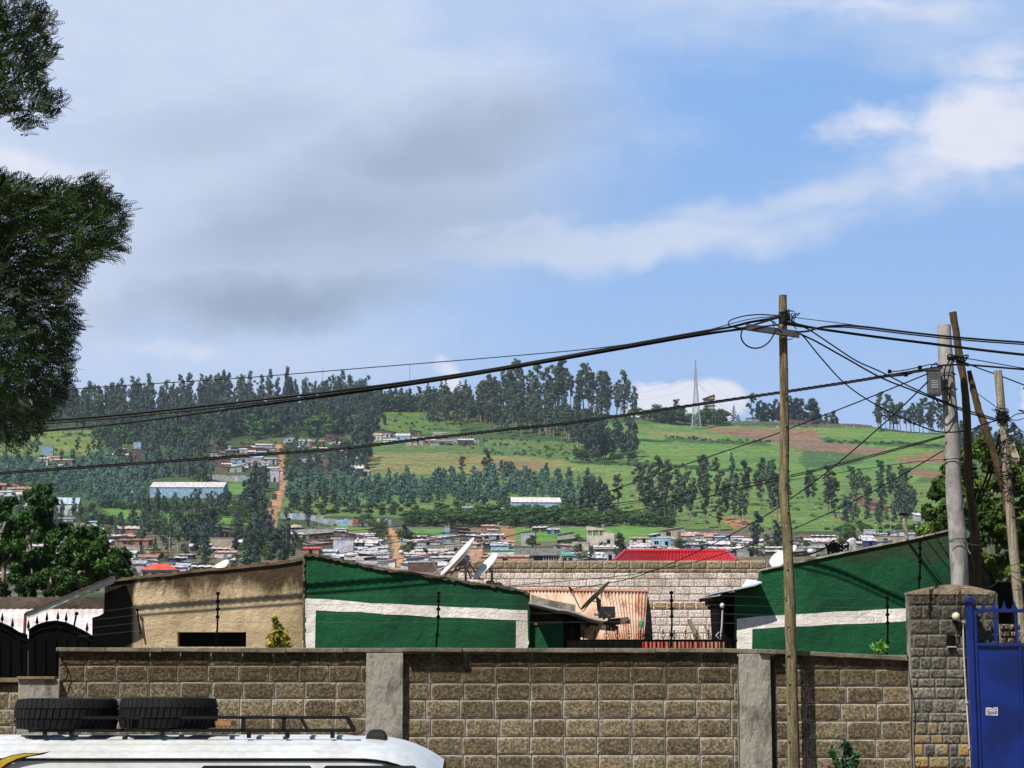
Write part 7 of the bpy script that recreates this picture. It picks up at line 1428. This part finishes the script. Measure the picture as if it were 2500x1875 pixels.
    ltree([(160,1330),(190,1300),(215,1288),(245,1298),(270,1325),(300,1352),(318,1380),(315,1405),(285,1428),(262,1410),(230,1440),(150,1440),(140,1380)], 40, 90, 17, 18000, .046, 'rounded dark broadleaf tree just behind the awning', [[(192,1440),(200,1400),(205,1370),(225,1330)], [(200,1400),(240,1372),(262,1360)], [(202,1390),(180,1350)]], 33)
    ltree([(100,1400),(170,1390),(180,1450),(90,1455),(40,1452),(50,1420)], 39, 30, 13, 7000, .05, 'low dark foliage between the lower left trees', [[(120,1455),(125,1420)]], 34)
    # right tree behind the poles
    G2 = leafmat('yellow_green_leaves', (.125,.19,.028), (.030,.062,.012), trans=.3, scale=.9, rnd=.05)
    ltree([(2255,1300),(2262,1240),(2285,1200),(2300,1150),(2330,1115),(2370,1085),(2400,1075),(2440,1100),(2480,1080),(2520,1070),(2700,1100),(2800,1400),(2700,1500),(2480,1480),(2400,1470),(2380,1400),(2330,1320),(2270,1330)], 38, 420, 20, 80000, .055, 'large yellow-green leafed tree behind the poles at right', [[(2450,1500),(2440,1400),(2430,1300),(2420,1180)], [(2440,1400),(2380,1280),(2330,1200)], [(2435,1350),(2500,1250),(2560,1160)]], 41, G2, 'leafy_tree')
    # small plants
    YL = leafmat('yellow_leaves', (.50,.44,.05), (.26,.28,.04), trans=.3, scale=3, rnd=.0)
    def plant(label, base, stems, n, size, m, Y, seed, name='small_plant', spread=.03):
        rng = np.random.default_rng(seed); b = P(*base, Y); t = thing(name, label, 'plant', b); C = []; mb = MB()
        for L in stems:
            q = catmull([P(x, y, Y+rng.uniform(-.05,.05)) for x, y in L], 6); mb.tube(q, [.006]*(len(q)-1)+[.002], 4); C += [tuple(p) for p in q[2:]]
        V, F = leafquads(C, [(spread,)*3]*len(C), n, size, rng, .9, 2.6); me = npmesh('leaves', V-np.array(b), F, [m]); o = bpy.data.objects.new('leaves', me); col.objects.link(o); o.parent = t; mb.build('stem', NB, t)
    plant('yellow-green climbing shrub peeking over the wall before tan house', (680,1620), [[(680,1620),(678,1560),(673,1508)],[(676,1600),(668,1570),(664,1555)],[(684,1600),(692,1570),(694,1548)],[(680,1600),(686,1550),(680,1530)],[(672,1610),(662,1590),(660,1575)],[(688,1610),(698,1590),(700,1572)]], 420, .05, YL, 26.5, 51, spread=.045)
    plant('small bright weed on the coping at the right green wall', (2148,1594), [[(2148,1594),(2150,1580),(2145,1566)],[(2149,1592),(2158,1578),(2160,1570)],[(2147,1592),(2138,1585),(2136,1580)]], 46, .045, leafmat('bright_weed', (.16,.36,.05), (.08,.2,.03), rnd=0), 25.05, 52, spread=.03)
    plant('dark green upright weed at the foot of the block wall', (2060,1960), [[(2060,1960),(2062,1880),(2064,1812)],[(2058,1950),(2048,1880),(2030,1830)],[(2062,1950),(2078,1880),(2072,1822)],[(2066,1950),(2082,1890),(2088,1842)],[(2054,1950),(2036,1900),(2028,1880)]], 420, .042, leafmat('dark_weed', (.045,.12,.045), (.025,.07,.03), rnd=0), 24.4, 53, spread=.035)
build_near_trees()

# ------------------------------------------------------------------ haze: the air over the whole scene
HAZE = 0.00009
if HAZE > 0:
    m = bpy.data.materials.new('air'); m.use_nodes = True; n = m.node_tree.nodes; n.clear(); pv = n.new('ShaderNodeVolumePrincipled'); pv.inputs['Color'].default_value = (.72,.82,1.0,1); pv.inputs['Density'].default_value = HAZE; pv.inputs['Anisotropy'].default_value = .2
    o_ = n.new('ShaderNodeOutputMaterial'); m.node_tree.links.new(pv.outputs[0], o_.inputs['Volume']); mb = MB(); mb.box((-3200,-420,-60),(3200,1900,320)); hz = mb.build('haze', m); hz['kind'] = 'stuff'; hz['label'] = 'thin bluish haze over the valley and hill'
